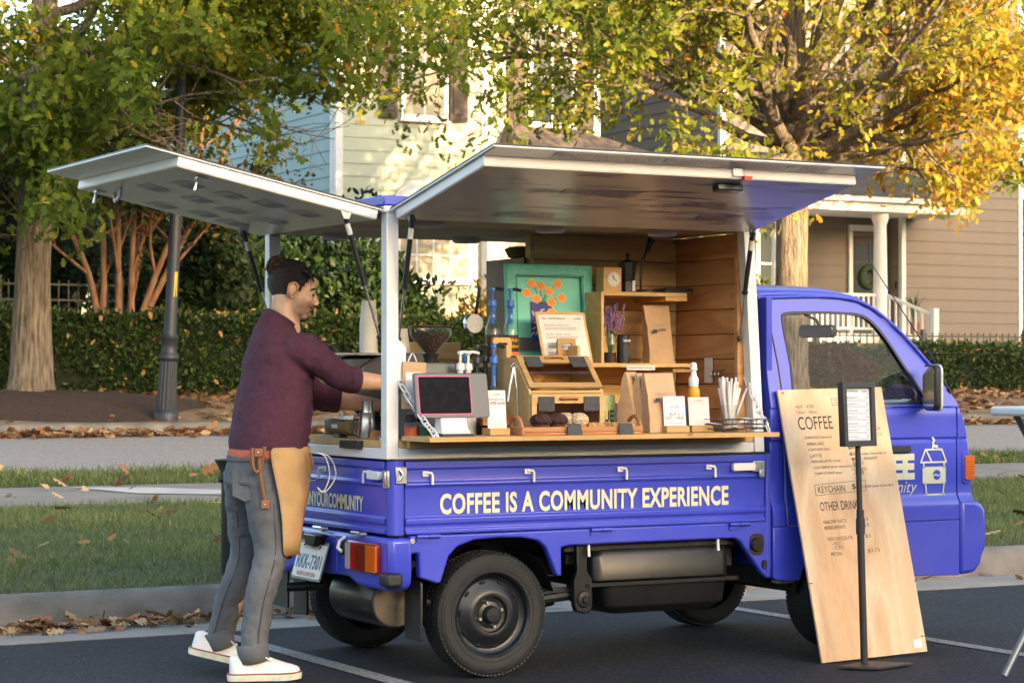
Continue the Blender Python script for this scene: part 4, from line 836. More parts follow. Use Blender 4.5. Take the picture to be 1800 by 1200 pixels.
cloud('round_shrub', 'low dark bush at the far left behind the oak trunk', 'shrub', (2.55, 20.9, gz(20.9)), (.75, .6, .62), 3000, .09, M_hedge, 85, None, (.3, .9))
def hedge(name, label, x0, x1, y0, y1, h, n_, seed, size=.075):
    r = np.random.default_rng(seed); z0 = gz((y0+y1)/2)-.03; w_, d_ = x1-x0, y1-y0; t = thing(name, label, 'hedge', (x0, y0, z0))
    MB().box(.08, w_-.08, .10, d_-.08, 0, h-.12).build('inner_shade', M_core, t)  # dark solid box added as the shade inside the hedge
    a = np.array([w_*h, w_*d_, d_*h, d_*h]); c_ = r.choice(4, n_, p=a/a.sum()); u, v = r.random(n_), r.random(n_); P = np.zeros((n_, 3)); N = np.zeros((n_, 3))
    f = c_ == 0; P[f] = np.c_[u*w_, 0*u, v*h][f]; N[f] = (0, -1, .2); f = c_ == 1; P[f] = np.c_[u*w_, v*d_, 0*u+h][f]; N[f] = (0, 0, 1)
    f = c_ == 2; P[f] = np.c_[0*u, u*d_, v*h][f]; N[f] = (-1, 0, .2); f = c_ == 3; P[f] = np.c_[0*u+w_, u*d_, v*h][f]; N[f] = (1, 0, .2)
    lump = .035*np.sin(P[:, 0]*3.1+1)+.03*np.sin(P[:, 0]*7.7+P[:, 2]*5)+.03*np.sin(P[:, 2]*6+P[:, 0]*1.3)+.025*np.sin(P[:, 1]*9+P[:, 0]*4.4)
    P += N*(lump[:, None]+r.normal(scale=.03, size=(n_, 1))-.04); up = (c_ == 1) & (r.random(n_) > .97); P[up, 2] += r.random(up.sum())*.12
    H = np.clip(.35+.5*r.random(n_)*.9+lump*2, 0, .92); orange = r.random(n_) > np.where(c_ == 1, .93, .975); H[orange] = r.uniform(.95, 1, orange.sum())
    S = size*r.uniform(.6, 1.3, n_); S[orange] *= 1.35
    tag(leaves('foliage', P, N*.5+r.normal(size=(n_, 3))*.6, S, H, M_hedge, t, 'small', seed), kind='stuff')
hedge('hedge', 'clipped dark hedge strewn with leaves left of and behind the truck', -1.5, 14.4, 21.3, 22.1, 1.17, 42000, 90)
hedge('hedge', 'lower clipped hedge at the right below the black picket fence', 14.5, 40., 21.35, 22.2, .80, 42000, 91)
# --- far woods closing the gaps behind the houses
r9 = np.random.default_rng(200); PP = []; MBw = MB()
for i in range(44):
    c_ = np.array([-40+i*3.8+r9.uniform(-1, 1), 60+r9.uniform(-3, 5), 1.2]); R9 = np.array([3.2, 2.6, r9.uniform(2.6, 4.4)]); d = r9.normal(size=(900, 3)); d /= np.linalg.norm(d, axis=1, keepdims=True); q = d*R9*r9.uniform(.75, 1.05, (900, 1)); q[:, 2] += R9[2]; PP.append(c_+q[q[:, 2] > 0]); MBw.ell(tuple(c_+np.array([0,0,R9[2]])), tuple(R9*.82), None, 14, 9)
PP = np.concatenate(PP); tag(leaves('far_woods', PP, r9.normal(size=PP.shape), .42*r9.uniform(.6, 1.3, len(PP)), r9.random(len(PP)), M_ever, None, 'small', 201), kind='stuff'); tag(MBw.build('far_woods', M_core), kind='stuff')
# --- fallen leaves and grass (uncountable)
def scatter(name, n_, xs, ys, size, seed, m=M_fall, dens=None, lift=.012, kind='oak', tilt=.35, zf=gz):
    r = np.random.default_rng(seed); P = np.c_[r.uniform(*xs, n_), r.uniform(*ys, n_), np.zeros(n_)]
    if dens is not None: P = P[dens(P, r)]
    P[:, 2] = [zf(y) for y in P[:, 1]]; P[:, 2] += lift+r.random(len(P))*lift*1.5; a = r.uniform(0, 6.28, len(P))
    D = np.c_[np.cos(a), np.sin(a), r.normal(scale=tilt, size=len(P))]
    return tag(leaves(name, P, D, size*r.uniform(.6, 1.25, len(P)), r.random(len(P)), m, None, kind, seed, tilt), kind='stuff')
mulch_free = lambda P, r: (((P[:, 0]-3.6)/2.9)**2+((P[:, 1]-18.4)/1.8)**2 > .8+.4*r.random(len(P))) | (r.random(len(P)) < .16)
scatter('fallen_leaves', 9000, (-1, 34), (16.7, 21.3), .15, 101, dens=lambda P, r: mulch_free(P, r) & (r.random(len(P)) < np.clip(.35+.75*np.abs(np.sin(P[:, 0]*.9+P[:, 1]*1.3)), 0, 1)), lift=.02)
scatter('fallen_leaves', 7500, (-1, 34), (15.75, 16.52), .14, 102, lift=.025, dens=lambda P, r: r.random(len(P)) < np.clip((P[:, 1]-15.7)/.45, 0, 1), zf=lambda y: .602)
def grass(name, n_, xs, ys, h, seed):
    r = np.random.default_rng(seed); P = np.c_[r.uniform(*xs, n_), r.uniform(*ys, n_), np.zeros(n_)]; P[:, 2] = [gz(y)-.014 for y in P[:, 1]]
    D = np.c_[r.normal(scale=.45, size=(n_, 2)), np.full(n_, .8)]; pat = .5+.5*np.sin(P[:, 0]*1.7+np.sin(P[:, 1]*2.3)*1.2)*np.sin(P[:, 1]*2.9+P[:, 0])
    S = h*(.55+.6*pat)*r.uniform(.5, 1.3, n_); H = np.clip(.25+.35*pat+r.normal(scale=.17, size=n_)+(r.random(n_) > .93)*.4, 0, 1)
    T0 = leaf_template('blade'); return tag(leaves(name, P, D, S, H, M_grass, None, 'blade', seed, .6), kind='stuff')
grass('lawn_grass', 125000, (-1.9, 11.5), (3.08, 8.22), .085, 111); grass('lawn_grass', 26000, (-7, -1.9), (3.08, 8.22), .085, 113); grass('lawn_grass', 30000, (11.5, 20), (3.08, 8.22), .085, 114); grass('lawn_grass', 30000, (.3, 14), (9.85, 11.2), .13, 112)
# loose leaves: gutter drift, lawn
scatter('fallen_leaves', 420, (-.95, 1.1), (2.52, 2.93), .105, 103, lift=.016, tilt=.35, zf=lambda y: -.01, dens=lambda P, r: r.random(len(P)) < np.clip(.55+(P[:, 1]-2.7)*2.2, .05, 1)*np.clip(1.15-.35*P[:, 0], .05, 1))
scatter('fallen_leaves', 60, (.5, 8.), (2.2, 2.9), .10, 104, lift=.012, zf=lambda y: 0.)
scatter('fallen_leaves', 150, (-1.5, 10.5), (3.15, 8.), .12, 105, lift=.04, tilt=.5)
scatter('fallen_leaves', 90, (.5, 12.5), (8.2, 11.), .15, 106, lift=.035, tilt=.5)
# ================================================================ houses, fences, lamp post and the unseen building added to shade the lot
M_gsid = mat('green_siding', (.50, .52, .39), .75, var=.06, vs=2); M_tsid = mat('tan_siding', (.22, .175, .14), .75, var=.05, vs=2); M_gsid_shade = mat('green_siding_shade', (.30, .40, .42), .75, var=.06, vs=2)  # last one: shaded side of the green house, shade painted in as blue
M_trim = mat('white_trim', (.78, .76, .72), .6, var=.04, vs=3); M_shut = mat('brown_shutter', (.055, .032, .022), .6, var=.15, vs=8); M_shingle = mat('roof_shingle', (.13, .095, .075), .9, var=.35, vs=9, bump=.5, bs=30)
M_shingle2 = mat('dark_shingle', (.06, .055, .055), .9, var=.3, vs=9, bump=.5, bs=30); M_pane = mat('window_pane', (.05, .06, .06), .06, spec=.8); M_blind = mat('window_blind', (.42, .36, .24), .7, var=.12, vs=9, stretch=(.3,.3,5))
M_iron = mat('fence_iron', (.014, .015, .018), .5, var=.3, vs=9); M_lamp = mat('lamp_post_grey', (.018, .021, .028), .45, var=.2, vs=10, bump=.1, bs=40); M_brick = mat('red_brick', (.30, .12, .08), .9, var=.35, vs=14, bump=.3, bs=40)
def siding(t, a, b_, z0, z1, m, ex=.27, nm='siding_board'):
    """lapped boards from a to b_ (plan points), outside on the right-hand side of a->b"""
    a, b_ = Vector((a[0], a[1], 0)), Vector((b_[0], b_[1], 0)); d = (b_-a); L = d.length; d.normalize(); nrm = Vector((d.y, -d.x, 0))
    mb = MB(); th = .012; mb.add([(0,0,0),(L,0,0),(L,-.024,0),(0,-.024,0),(0,0,ex+.02),(L,0,ex+.02),(L,-.004,ex+.02),(0,-.004,ex+.02)], [(0,3,2,1),(4,5,6,7),(0,1,5,4),(1,2,6,5),(2,3,7,6),(3,0,4,7)])
    me = mb.mesh(nm); me.materials.append(m); k = 0; z = z0
    while z < z1: place(nm, me, t, a-Vector(t.location)+Vector((0,0,z))+Vector((0,0,0)), (0, 0, math.atan2(d.y, d.x))); z += ex
    MB().add([tuple(p-Vector(t.location)-nrm*.005) for p in (a+Vector((0,0,z0-.6)), b_+Vector((0,0,z0-.6)), b_+Vector((0,0,z1)), a+Vector((0,0,z1)))], [(0,1,2,3)]).build('wall', m, t)
def window(t, x0, x1, z0, z1, y, cols=2, rows=2, arch=False, shutters=False, blind=True):
    o = Vector(t.location); X, Y_, Z = -o.x, y-o.y, -o.z; wf = .10
    f = MB(); 
    for a in ((x0-wf,x1+wf,z1,z1+wf), (x0-wf,x1+wf,z0-wf,z0), (x0-wf,x0,z0,z1), (x1,x1+wf,z0,z1)): f.box(a[0]+X, a[1]+X, Y_-.07, Y_-.0, a[2]+Z, a[3]+Z)
    f.box(x0-wf-.04+X, x1+wf+.04+X, Y_-.11, Y_, z0-wf-.05+Z, z0-wf+Z)
    w_ = f.build('window_frame', M_trim, t)
    for i in range(cols):
        for j in range(rows):
            a, b_ = x0+(x1-x0)*i/cols+.014, x0+(x1-x0)*(i+1)/cols-.014; c_, d = z0+(z1-z0)*j/rows+.014, z0+(z1-z0)*(j+1)/rows-.014
            MB().box(a+X, b_+X, Y_-.042, Y_-.036, c_+Z, d+Z).build('pane', M_blind if blind else M_pane, w_)
    MB().box(x0+X, x1+X, Y_-.036, Y_-.030, z0+Z, z1+Z).build('sash', M_trim, w_)
    for i in range(1, cols): MB().box(x0+(x1-x0)*i/cols-.02+X, x0+(x1-x0)*i/cols+.02+X, Y_-.056, Y_-.0365, z0+Z, z1+Z).build('muntin', M_trim, w_)
    for j in range(1, rows): MB().box(x0+X, x1+X, Y_-.053, Y_-.0368, z0+(z1-z0)*j/rows-.02+Z, z0+(z1-z0)*j/rows+.02+Z).build('muntin', M_trim, w_)
    if arch:
        c_ = (x0+x1)/2; r_ = (x1-x0)/2+wf; pts = [(c_+X+r_*cos(pi*k/16), z1+wf+Z+r_*.62*sin(pi*k/16)) for k in range(17)]
        MB().prism(pts, XZ, Y_-.075, Y_).build('arch_panel', M_trim, w_)
        MB().ring([(c_+X+r_*1.07*cos(pi*k/16), z1+wf+Z+r_*.66*sin(pi*k/16)) for k in range(17)], [(c_+X+r_*.9*cos(pi*k/16), z1+wf+Z+.0+r_*.53*sin(pi*k/16)) for k in range(17)], XZ, Y_-.10, Y_-.02).build('arch_trim', M_trim, w_)
    if shutters:
        for s0 in shutters:
            f = MB().box(s0+X, s0+.42+X, Y_-.06, Y_, z0-wf+Z, z1+wf+Z); sh_ = f.build('shutter', M_shut, t)
            for z_ in (z0+.05, (z0+z1)/2+.05): MB().box(s0+.07+X, s0+.35+X, Y_-.075, Y_-.061, z_+Z, z_+(z1-z0)/2-.12+Z).build('shutter_panel', M_shut, sh_, bevel=.01)
# green house
gh = thing('green_house', 'two storey sage green house with blue shaded side behind the truck', 'house', (15.0, 33.5, 1.2))
siding(gh, (15.12, 33.5), (21.1, 33.5), 1.9, 11.4, M_gsid); siding(gh, (15.0, 43.5), (15.0, 33.6), 1.9, 11.4, M_gsid_shade)
MB().box(0, 6.2, -.03, 10, -.3, .75).build('foundation', M_brick, gh)
for x, y in ((15.0, 33.5), (21.2, 33.5)):
    MB().box(x-15.03, x-15+.13, -.045, .10, .7, 10.3).build('corner_board', M_trim, gh); MB().box(x-15.045, x-15+.08, .1, .22, .7, 10.3).build('corner_board', M_trim, gh)
MB().prism([(-.5,-.6),(6.9,-.6),(6.9,10.5),(-.5,10.5)], XY, 10.2, 10.45).build('eaves', M_trim, gh)
MB().loft([[(-.5,-.6,10.46),(6.9,-.6,10.46),(6.9,10.5,10.46),(-.5,10.5,10.46)], [(2,3.2,13),(4,3.2,13),(4,6.5,13),(2,6.5,13)]]).build('roof', M_shingle, gh)
window(gh, 16.42, 18.0, 3.35, 4.75, 33.47, 4, 3, arch=True); window(gh, 16.55, 17.45, 6.75, 8.75, 33.47, 2, 2, shutters=(17.6, 15.95), blind=True)
window(gh, 19.6, 20.6, 6.75, 8.75, 33.47, 2, 2, shutters=(19.0, 20.72), blind=False); window(gh, 19.9, 20.7, 3.35, 4.85, 33.47, 2, 2)
MB().box(3.38, 3.52, -.05, .02, .7, 10.2).build('downspout', M_trim, gh)
br_ = MB().loft([[(3.55,-1.9,4.42),(8.2,-1.9,4.42),(8.2,-.02,4.42),(3.55,-.02,4.42)], [(3.6,-1.85,4.5),(8.15,-1.85,4.5),(8.1,-.02,4.5),(3.6,-.02,4.5)], [(3.95,-.3,5.42),(5.6,-.3,5.42),(5.6,-.02,5.42),(3.95,-.02,5.42)]]).build('porch_roof', M_shingle, gh)
MB().box(3.6, 8.1, -1.85, -.02, 4.2, 4.41).build('porch_fascia', M_trim, gh)
for x in (3.75, 7.9): MB().lathe([(.14,0),(.12,.1),(.11,3.2),(.14,3.3)], (x,-1.7,.9), 'z', 14).build('porch_column', M_trim, gh, smooth=50)
MB().box(3.5, 8.2, -1.9, -.03, -.3, .88).build('porch_base', M_brick, gh)
# tan house with its white porch
th_ = thing('tan_house', 'tan clapboard house with white railed porch at the right', 'house', (24.0, 32.7, 1.2))
siding(th_, (24.1, 32.7), (28.7, 32.7), 2.2, 11.0, M_tsid); siding(th_, (28.78, 32.2), (32.2, 32.2), 1.7, 11.0, M_tsid); siding(th_, (28.7, 32.7), (28.7, 32.25), 2.2, 11.0, M_tsid); siding(th_, (24.0, 45.0), (24.0, 32.8), 1.7, 11.0, M_tsid)
O = Vector(th_.location)
def tb(name, x0, x1, y0, y1, z0, z1, m, par=None, bevel=0): return MB().box(x0-O.x, x1-O.x, y0-O.y, y1-O.y, z0-O.z, z1-O.z).build(name, m, par or th_, bevel=bevel)
for x, y in ((23.98, 32.66), (28.67, 32.165), (32.2, 32.165)): tb('corner_board', x, x+.12, y, y+.12, 1.6, 11.2, M_trim)
tb('eaves', 23.4, 32.9, 31.5, 45.5, 11.1, 11.35, M_trim)
MB().loft([[(-.6,-1.2,10.16),(8.9,-1.2,10.16),(8.9,12.8,10.16),(-.6,12.8,10.16)], [(3,5,13),(5.5,5,13),(5.5,7,13),(3,7,13)]]).build('roof', M_shingle2, th_)
tb('porch_floor', 23.9, 28.4, 30.55, 32.68, 2.0, 2.2, M_trim); tb('porch_base', 24.0, 28.3, 30.65, 32.68, .9, 2.0, M_brick)
tb('porch_fascia', 23.8, 29.1, 30.45, 30.6, 4.88, 5.16, M_trim); tb('porch_fascia', 28.98, 29.1, 30.6, 32.19, 4.88, 5.16, M_trim); tb('porch_ceiling', 23.8, 28.97, 30.61, 32.66, 4.92, 4.98, M_trim)
tb('gutter', 23.7, 29.25, 30.33, 30.45, 5.08, 5.2, M_trim)
MB().loft([[(x-O.x, y-O.y, z-O.z) for x, y, z in r_] for r_ in (((23.6,30.3,5.2),(29.3,30.3,5.2),(29.3,32.65,5.2),(23.6,32.65,5.2)), ((24.6,32.2,6.25),(27.9,32.2,6.25),(27.9,32.65,6.25),(24.6,32.65,6.25)))]).build('porch_roof', M_shingle2, th_)
for x in (26.9, 24.15): MB().lathe([(.19,0),(.19,.08),(.16,.12),(.155,1.2),(.135,2.4),(.16,2.46),(.19,2.54),(.19,2.66)], (x-O.x, 30.72-O.y, 2.2-O.z), 'z', 20).build('porch_column', M_trim, th_, smooth=50)
dr_ = tb('front_door', 27.62, 28.46, 32.63, 32.66, 2.2, 4.5, M_shut)
for a in ((27.5,27.6,2.2,4.6), (28.48,28.58,2.2,4.6), (27.5,28.58,4.61,4.75)): tb('door_trim', a[0], a[1], 32.60, 32.665, a[2], a[3], M_trim)
for i in range(2):
    for j in range(4): tb('door_pane', 27.68+i*.38, 28.02+i*.38, 32.618, 32.628, 2.55+j*.46, 2.95+j*.46, M_pane, dr_)
wr = MB().torus((28.04-O.x, 32.57-O.y, 3.55-O.z), .22, .07, 'y', 18, 8).build('wreath', mat('wreath_green', (.03,.06,.02), .9, var=.6, vs=40, bump=1., bs=60), th_, smooth=60)
window(th_, 25.0, 25.9, 3.0, 4.6, 32.67, 2, 2, blind=False); window(th_, 26.6, 27.4, 7.2, 8.9, 32.67, 2, 2, blind=False)
def rail(p, q, n_):
    p, q = Vector(p)-O, Vector(q)-O; r0 = MB().tube([p+Vector((0,0,.86)), q+Vector((0,0,.86))], .045, 4).build('hand_rail', M_trim, th_); MB().tube([p+Vector((0,0,.12)), q+Vector((0,0,.12))], .035, 4).build('bottom_rail', M_trim, r0)
    me = MB().box(-.02,.02,-.02,.02,.13,.84).mesh('baluster'); me.materials.append(M_trim)
    for i in range(n_): place('baluster', me, r0, p.lerp(q, (i+.5)/n_))
rail((24.25,30.72,2.2), (26.78,30.72,2.2), 18); rail((26.98,30.62,2.2), (27.55,29.75,1.75), 7); tb('newel_post', 27.5, 27.64, 29.62, 29.76, 1.2, 2.75, M_trim)
for i in range(4): tb('porch_step', 27.05, 28.3, 29.6+i*.25, 30.55, 1.2+i*.2, 1.4+i*.2, M_brick)
tb('doorbell', 28.66, 28.69, 32.38, 32.42, 3.3, 3.45, M_iron)
def spiky(name, lab, x, y, z, n_, h, m, seed):
    t = thing(name, lab, 'plant', (x, y, z)); r = random.Random(seed)
    MB().lathe([(.12,0),(.17,.26),(.18,.28),(.15,.27)], (0,0,0), 'z', 14).build('pot', M_brick, t, smooth=40)
    for k in range(n_):
        a = r.uniform(0, 6.28); s_ = r.uniform(.1, .45); MB().tube([(0,0,.25), (cos(a)*s_*.4, sin(a)*s_*.4, .25+h*.6), (cos(a)*s_, sin(a)*s_, .25+h*r.uniform(.75, 1))], [.02,.018,.003], 4).build('leaf', m, t)
M_spike = mat('spike_leaf', (.06, .09, .03), .6, var=.3); spiky('potted_plant', 'spiky potted plant beside the porch stair', 28.25, 31.2, 2.2, 12, .75, M_spike, 1)
spiky('potted_plant', 'orange tipped potted plant behind the newel post', 28.1, 29.9, 1.4, 12, .55, mat('bright_leaf', (.30,.26,.04), .6), 2)
# iron fences
def fence(label, x0, x1, y, h, gap, post_gap):
    z = gz(y); t = thing('iron_fence', label, 'fence', (x0, y, z)); L = x1-x0
    for zz in (.18, h-.3, h-.08): MB().box(0, L, -.015, .015, zz, zz+.03).build('rail', M_iron, t)
    me = MB().box(-.009,.009,-.009,.009,.02,h).mesh('picket'); me.materials.append(M_iron); k = 0; x = gap/2
    while x < L: place('picket', me, t, (x, 0, 0)); x += gap
    x = 0
    while x <= L+.01: MB().box(x-.035,x+.035,-.035,.035,-.1,h+.06).build('post', M_iron, t, bevel=.006); x += post_gap
fence('dark iron fence above the hedge beside the pale oak trunk', 1.2, 6.54, 22.4, 1.62, .145, 1.78); fence('black picket fence above the right hedge before the tan house', 17.2, 31.6, 23.3, 1.02, .15, 2.4)
# lamp post
lp = thing('lamp_post', 'slate grey fluted street lamp post on the leafy verge', 'lamp post', (5.22, 16.95, gz(16.95)-.05)); lp.rotation_euler = (.022, .042, 0)
MB().lathe([(.155,0),(.155,.12),(.145,.14),(.125,.17)], (0,0,0), 'z', 24).build('base', M_lamp, lp, bevel=.004)
fl = MB(); rings = []
for r_, h in ((.122,.17),(.105,.75)): rings.append([((r_-(.008 if k % 4 in (2, 3) else 0))*cos(2*pi*k/64), (r_-(.008 if k % 4 in (2, 3) else 0))*sin(2*pi*k/64), h) for k in range(64)])
fl.loft(rings).build('fluted_shaft', M_lamp, lp)
MB().lathe([(.105,.75),(.122,.77),(.125,.80),(.110,.83),(.095,.86),(.092,.98),(.105,1.0),(.108,1.03),(.085,1.06),(.078,1.1),(.070,3.0),(.06,5.6)], (0,0,0), 'z', 24).build('pole', M_lamp, lp, smooth=40)
MB().lathe([(.06,5.6),(.12,5.7),(.2,6.2),(.16,6.35),(.03,6.5)], (0,0,0), 'z', 16).build('lantern', M_lamp, lp, smooth=40)
ys = mat('yellow_sticker', (.72, .50, .02), .5); MB().prism([(-.25,1.52),(.25,1.52),(.25,1.82),(-.25,1.82)], lambda p, q, d: (d*cos(-1.35+p), d*sin(-1.35+p), q), .074, .0775).build('warning_sticker', ys, lp)
# unseen building added behind the viewer so its shadow covers the truck
bb = thing('shade_building', 'unseen block added behind the viewer to shade the lot', 'building', (10, -110, 0))
M_bwall = mat('shade_building_wall', (.55, .47, .40), .9, var=.2, vs=3)  # pale so the added building bounces light
for x0, x1, h in ((-160, 36.6, 23.2), (36.6, 57.5, 20.9), (57.5, 220, 30)):  # roof steps shaped to set where the sun reaches
    MB().box(x0-10, x1-10, -14, 0, 0, h).build('wall', M_bwall, bb)
    MB().box(x0-10.1, x1-9.9, -14.2, .2, h, h+.3).build('parapet', M_trim, bb)
pm = MB().box(-.7,.7,.0,.04,-.9,.9).mesh('window'); pm.materials.append(M_pane)
for i in range(60):
    for j in range(6): place('window', pm, bb, (-150+i*5, .01, 2.4+j*3.2))
# ================================================================ things on the counter, shelf and walls
def xu(u, y): a = (u-900)/3930; return -4.139+(y+8.499)*(a*.87462+.48481)/(.87462-a*.48481)     # where a sight line meets plane y (layout aid)
M_kraft = mat('kraft_paper', (.52, .345, .205), .8, var=.12, vs=9, bump=.35, bs=14); M_card = mat('white_card', (.74, .72, .72), .7, var=.03); M_ink = mat('black_ink', (.03, .03, .04), .7)
M_lightwood = wood('light_wood', (.50, .31, .13), (.66, .44, .20), 0, contrast=.5, scale=2); M_redwood = wood('tray_wood', (.33, .13, .05), (.50, .23, .10), 0, scale=2)
M_slate = mat('slate_tag', (.045, .05, .058), .7, var=.2, vs=30); M_acry = glass('acrylic', (.86, .80, .72)); M_bottle = glass('bottle_glass', (.92, .95, .93)); M_jar = glass('jar_glass', (.95, .96, .95))
M_bluepl = mat('blue_pump', (.02, .16, .58), .35); M_blackpl = mat('black_pump', (.02, .02, .024), .4); M_whitepl = mat('white_plastic', (.78, .78, .80), .4); M_teal = mat('teal_paint', (.15, .58, .50), .5, var=.1, vs=30, bump=.3, bs=70)
M_teal2 = mat('teal_canvas', (.19, .66, .58), .6, var=.05); M_orange = mat('poppy_orange', (.85, .32, .04), .6); M_peach = mat('poppy_rim', (.85, .55, .30), .6); M_vase = mat('vase_violet', (.06, .05, .30), .6); M_stem = mat('stem_green', (.04, .12, .07), .7)
M_syrup = mat('syrup_brown', (.055, .028, .020), .25); M_bean = mat('coffee_beans', (.05, .022, .012), .45, var=.6, vs=120, bump=1., bs=110); M_machine = mat('machine_grey', (.075, .080, .088), .35, var=.08)
M_gold = mat('mustard', (.72, .34, .02), .4); M_clothp = mat('purple_cloth', (.055, .012, .045), .9, bump=.5, bs=60); M_olive = mat('olive_canvas', (.16, .12, .05), .8, var=.15, bump=.3, bs=120)
TZ = 1.0515; CZ = 1.0275
def card(name, label, x0, x1, y, z, h, lines, base=True, tilt=.10, m=M_card, cat='sign'):
    w_ = x1-x0; t = thing(name, label, cat, (x0, y, z)); b0 = .026 if base else 0
    f = lambda p, q, d: (p, d+q*tilt, q+b0)
    if base: MB().box(0, w_, -.025, .035, 0, .03).build('wood_base', M_lightwood, t, bevel=.002)
    c_ = MB().prism([(.003,0),(w_-.003,0),(w_-.003,h),(.003,h)], f, 0, .0025).build('card', m, t); yd = (0, tilt, 1)
    for s_, px, pz, pw, ph in lines:
        if s_ == '-': MB().prism([(px*w_,pz*h),((px+pw)*w_,pz*h),((px+pw)*w_,(pz+ph)*h),(px*w_,(pz+ph)*h)], f, -.0006, 0).build('print_line', M_faint, c_)
        else: fit('print', s_, M_ink, c_, f(px*w_, pz*h, -.0004), (1,0,0), yd, pw*w_, ph*h, .008, .0003)
    return t
M_faint = mat('faint_ink', (.30, .29, .30), .7)
def bag(name, label, x, y, z, w_, d_, h, rz=0., lean=0., prints=True, fold=.12, seed=1):
    r = random.Random(seed); t = thing(name, label, 'bag', (x, y, z), rz); rings = []
    for i in range(9):
        q = i/8; dd = d_*(1-q**2.2)+.006; rings.append([(a*(w_/2)*(1-.04*sin(pi*q))+r.uniform(-.003, .003), lean*q*h+b_*dd/2+r.uniform(-.004, .004), q*h) for a, b_ in ((-1,-1),(-.5,-1.08),(0,-1.1),(.5,-1.08),(1,-1),(1.02,0),(1,1),(0,1.1),(-1,1),(-1.02,0))])
    b_ = MB().loft(rings).build('bag_body', M_kraft, t, smooth=40)
    if prints:
        fit('print', 'COFFEE', M_ink, b_, (-.012, -d_*.45+lean*h*.55-.008, h*.55), (1,0,0), (0, lean, 1), w_*.3, .012, .02, .001)
        MB().box(-w_*.3, -w_*.15, -d_*.5+lean*h*.5-.009, -d_*.5+lean*h*.5-.008, h*.52, h*.58).build('print_house', M_ink, b_)
        MB().box(-w_*.32, w_*.36, -d_*.5+lean*h*.5-.0085, -d_*.5+lean*h*.5-.0078, h*.66, h*.668).build('print_line', M_faint, b_)
    return t
# point-of-sale tablet
x0, x1 = xu(733, -.15), xu(862, -.15); t = thing('payment_tablet', 'dark payment tablet on a white stand on the serving shelf', 'tablet', ((x0+x1)/2, -.15, TZ)); hw = (x1-x0)/2
f = lambda p, q, d: (p, d+q*.16, .075+q)
tb_ = MB().prism(rr(-hw, hw, 0, .19, .014), f, 0, .022).build('tablet_body', mat('tablet_grey', (.09,.095,.125), .4), t, bevel=.004)
MB().prism(rr(-hw+.014, hw-.085, .016, .178, .009), f, -.0012, .0).build('screen_rim', mat('pink_rim', (.55,.06,.22), .4), tb_)
MB().prism(rr(-hw+.018, hw-.089, .020, .174, .007), f, -.0020, -.0012).build('screen', mat('dark_screen', (.004,.006,.012), .35, var=.5, vs=30, spec=.04), tb_)
MB().loft([[(-.07,-.03,.01),(.07,-.03,.01),(.07,.07,.01),(-.07,.07,.01)], [(-.062,-.01,.03),(.062,-.01,.03),(.062,.06,.03),(-.062,.06,.03)], [(-.06,.02,.13),(.06,.02,.13),(.06,.05,.13),(-.06,.05,.13)]]).build('stand', M_whitepl, t, bevel=.004); MB().prism(rr(-.078,.078,-.04,.08,.01), XY, 0, .009).build('stand_base', M_blackpl, t)
# cards
card('counter_card', 'white counter card asking guests to drink coffee again beside the tablet', xu(857,-.12), xu(892,-.12), -.12, TZ, .165, [('NEVER MISS YOUR',.1,.74,.8,.04),('COFFEE AGAIN',.08,.63,.84,.075),('COFFEE',.35,.87,.35,.04),('-',.1,.08,.8,.015),('-',.2,.13,.6,.012)])
card('counter_card', 'white counter card reading buy two get one free', xu(1167,-.10), xu(1207,-.10), -.10, TZ, .135, [('BUY 2',.28,.36,.44,.09),('GET 1 FREE',.1,.24,.8,.09),('20% OFF',.3,.62,.4,.06),('-',.1,.1,.8,.02),('-',.1,.8,.7,.012)])
card('counter_card', 'pinkish counter card right of the yellow bottle', xu(1211,-.08), xu(1249,-.08), -.08, TZ, .13, [('COFFEE',.3,.86,.4,.04),('-',.15,.78,.7,.012),('-',.15,.12,.6,.012)], m=mat('pink_card', (.70,.58,.60), .7))
# bakery case
x0, x1 = xu(930, -.02), xu(1061, -.02); W_ = x1-x0; t = thing('bakery_case', 'two door pine pastry case with black price tags on the counter', 'display case', (x0, -.02, TZ-.001))
sp = [(.0,.0),(.0,.185),(.13,.33),(.205,.335),(.205,.39),(.29,.39),(.29,0)]
for a in (0, W_-.014):
    s_ = MB().prism(sp, YZ, a, a+.014).build('side_panel', M_lightwood, t, bevel=.0015)
for a in (-.02, W_-.065): MB().ring(rr(a, a+.095, .335, .425, .015), rr(a+.018, a+.077, .372, .402, .012), XZ, .292, .305).build('handle_board', M_lightwood, t)
MB().box(.015, W_-.015, .27, .289, 0, .33).build('back_panel', M_lightwood, t); MB().box(.015, W_-.015, .001, .27, .0, .012).build('floor_board', M_lightwood, t); MB().box(.015, W_-.015, .002, .26, .178, .190).build('shelf_board', M_lightwood, t); MB().box(.015, W_-.015, .135, .27, .322, .334).build('top_board', M_lightwood, t)
lo = lambda p, q, d: (p, -.004-d, q); up_ = lambda p, q, d: (p, .005+.13*(q/.20)-d*.74, .192+.142*(q/.20)+d*.67)
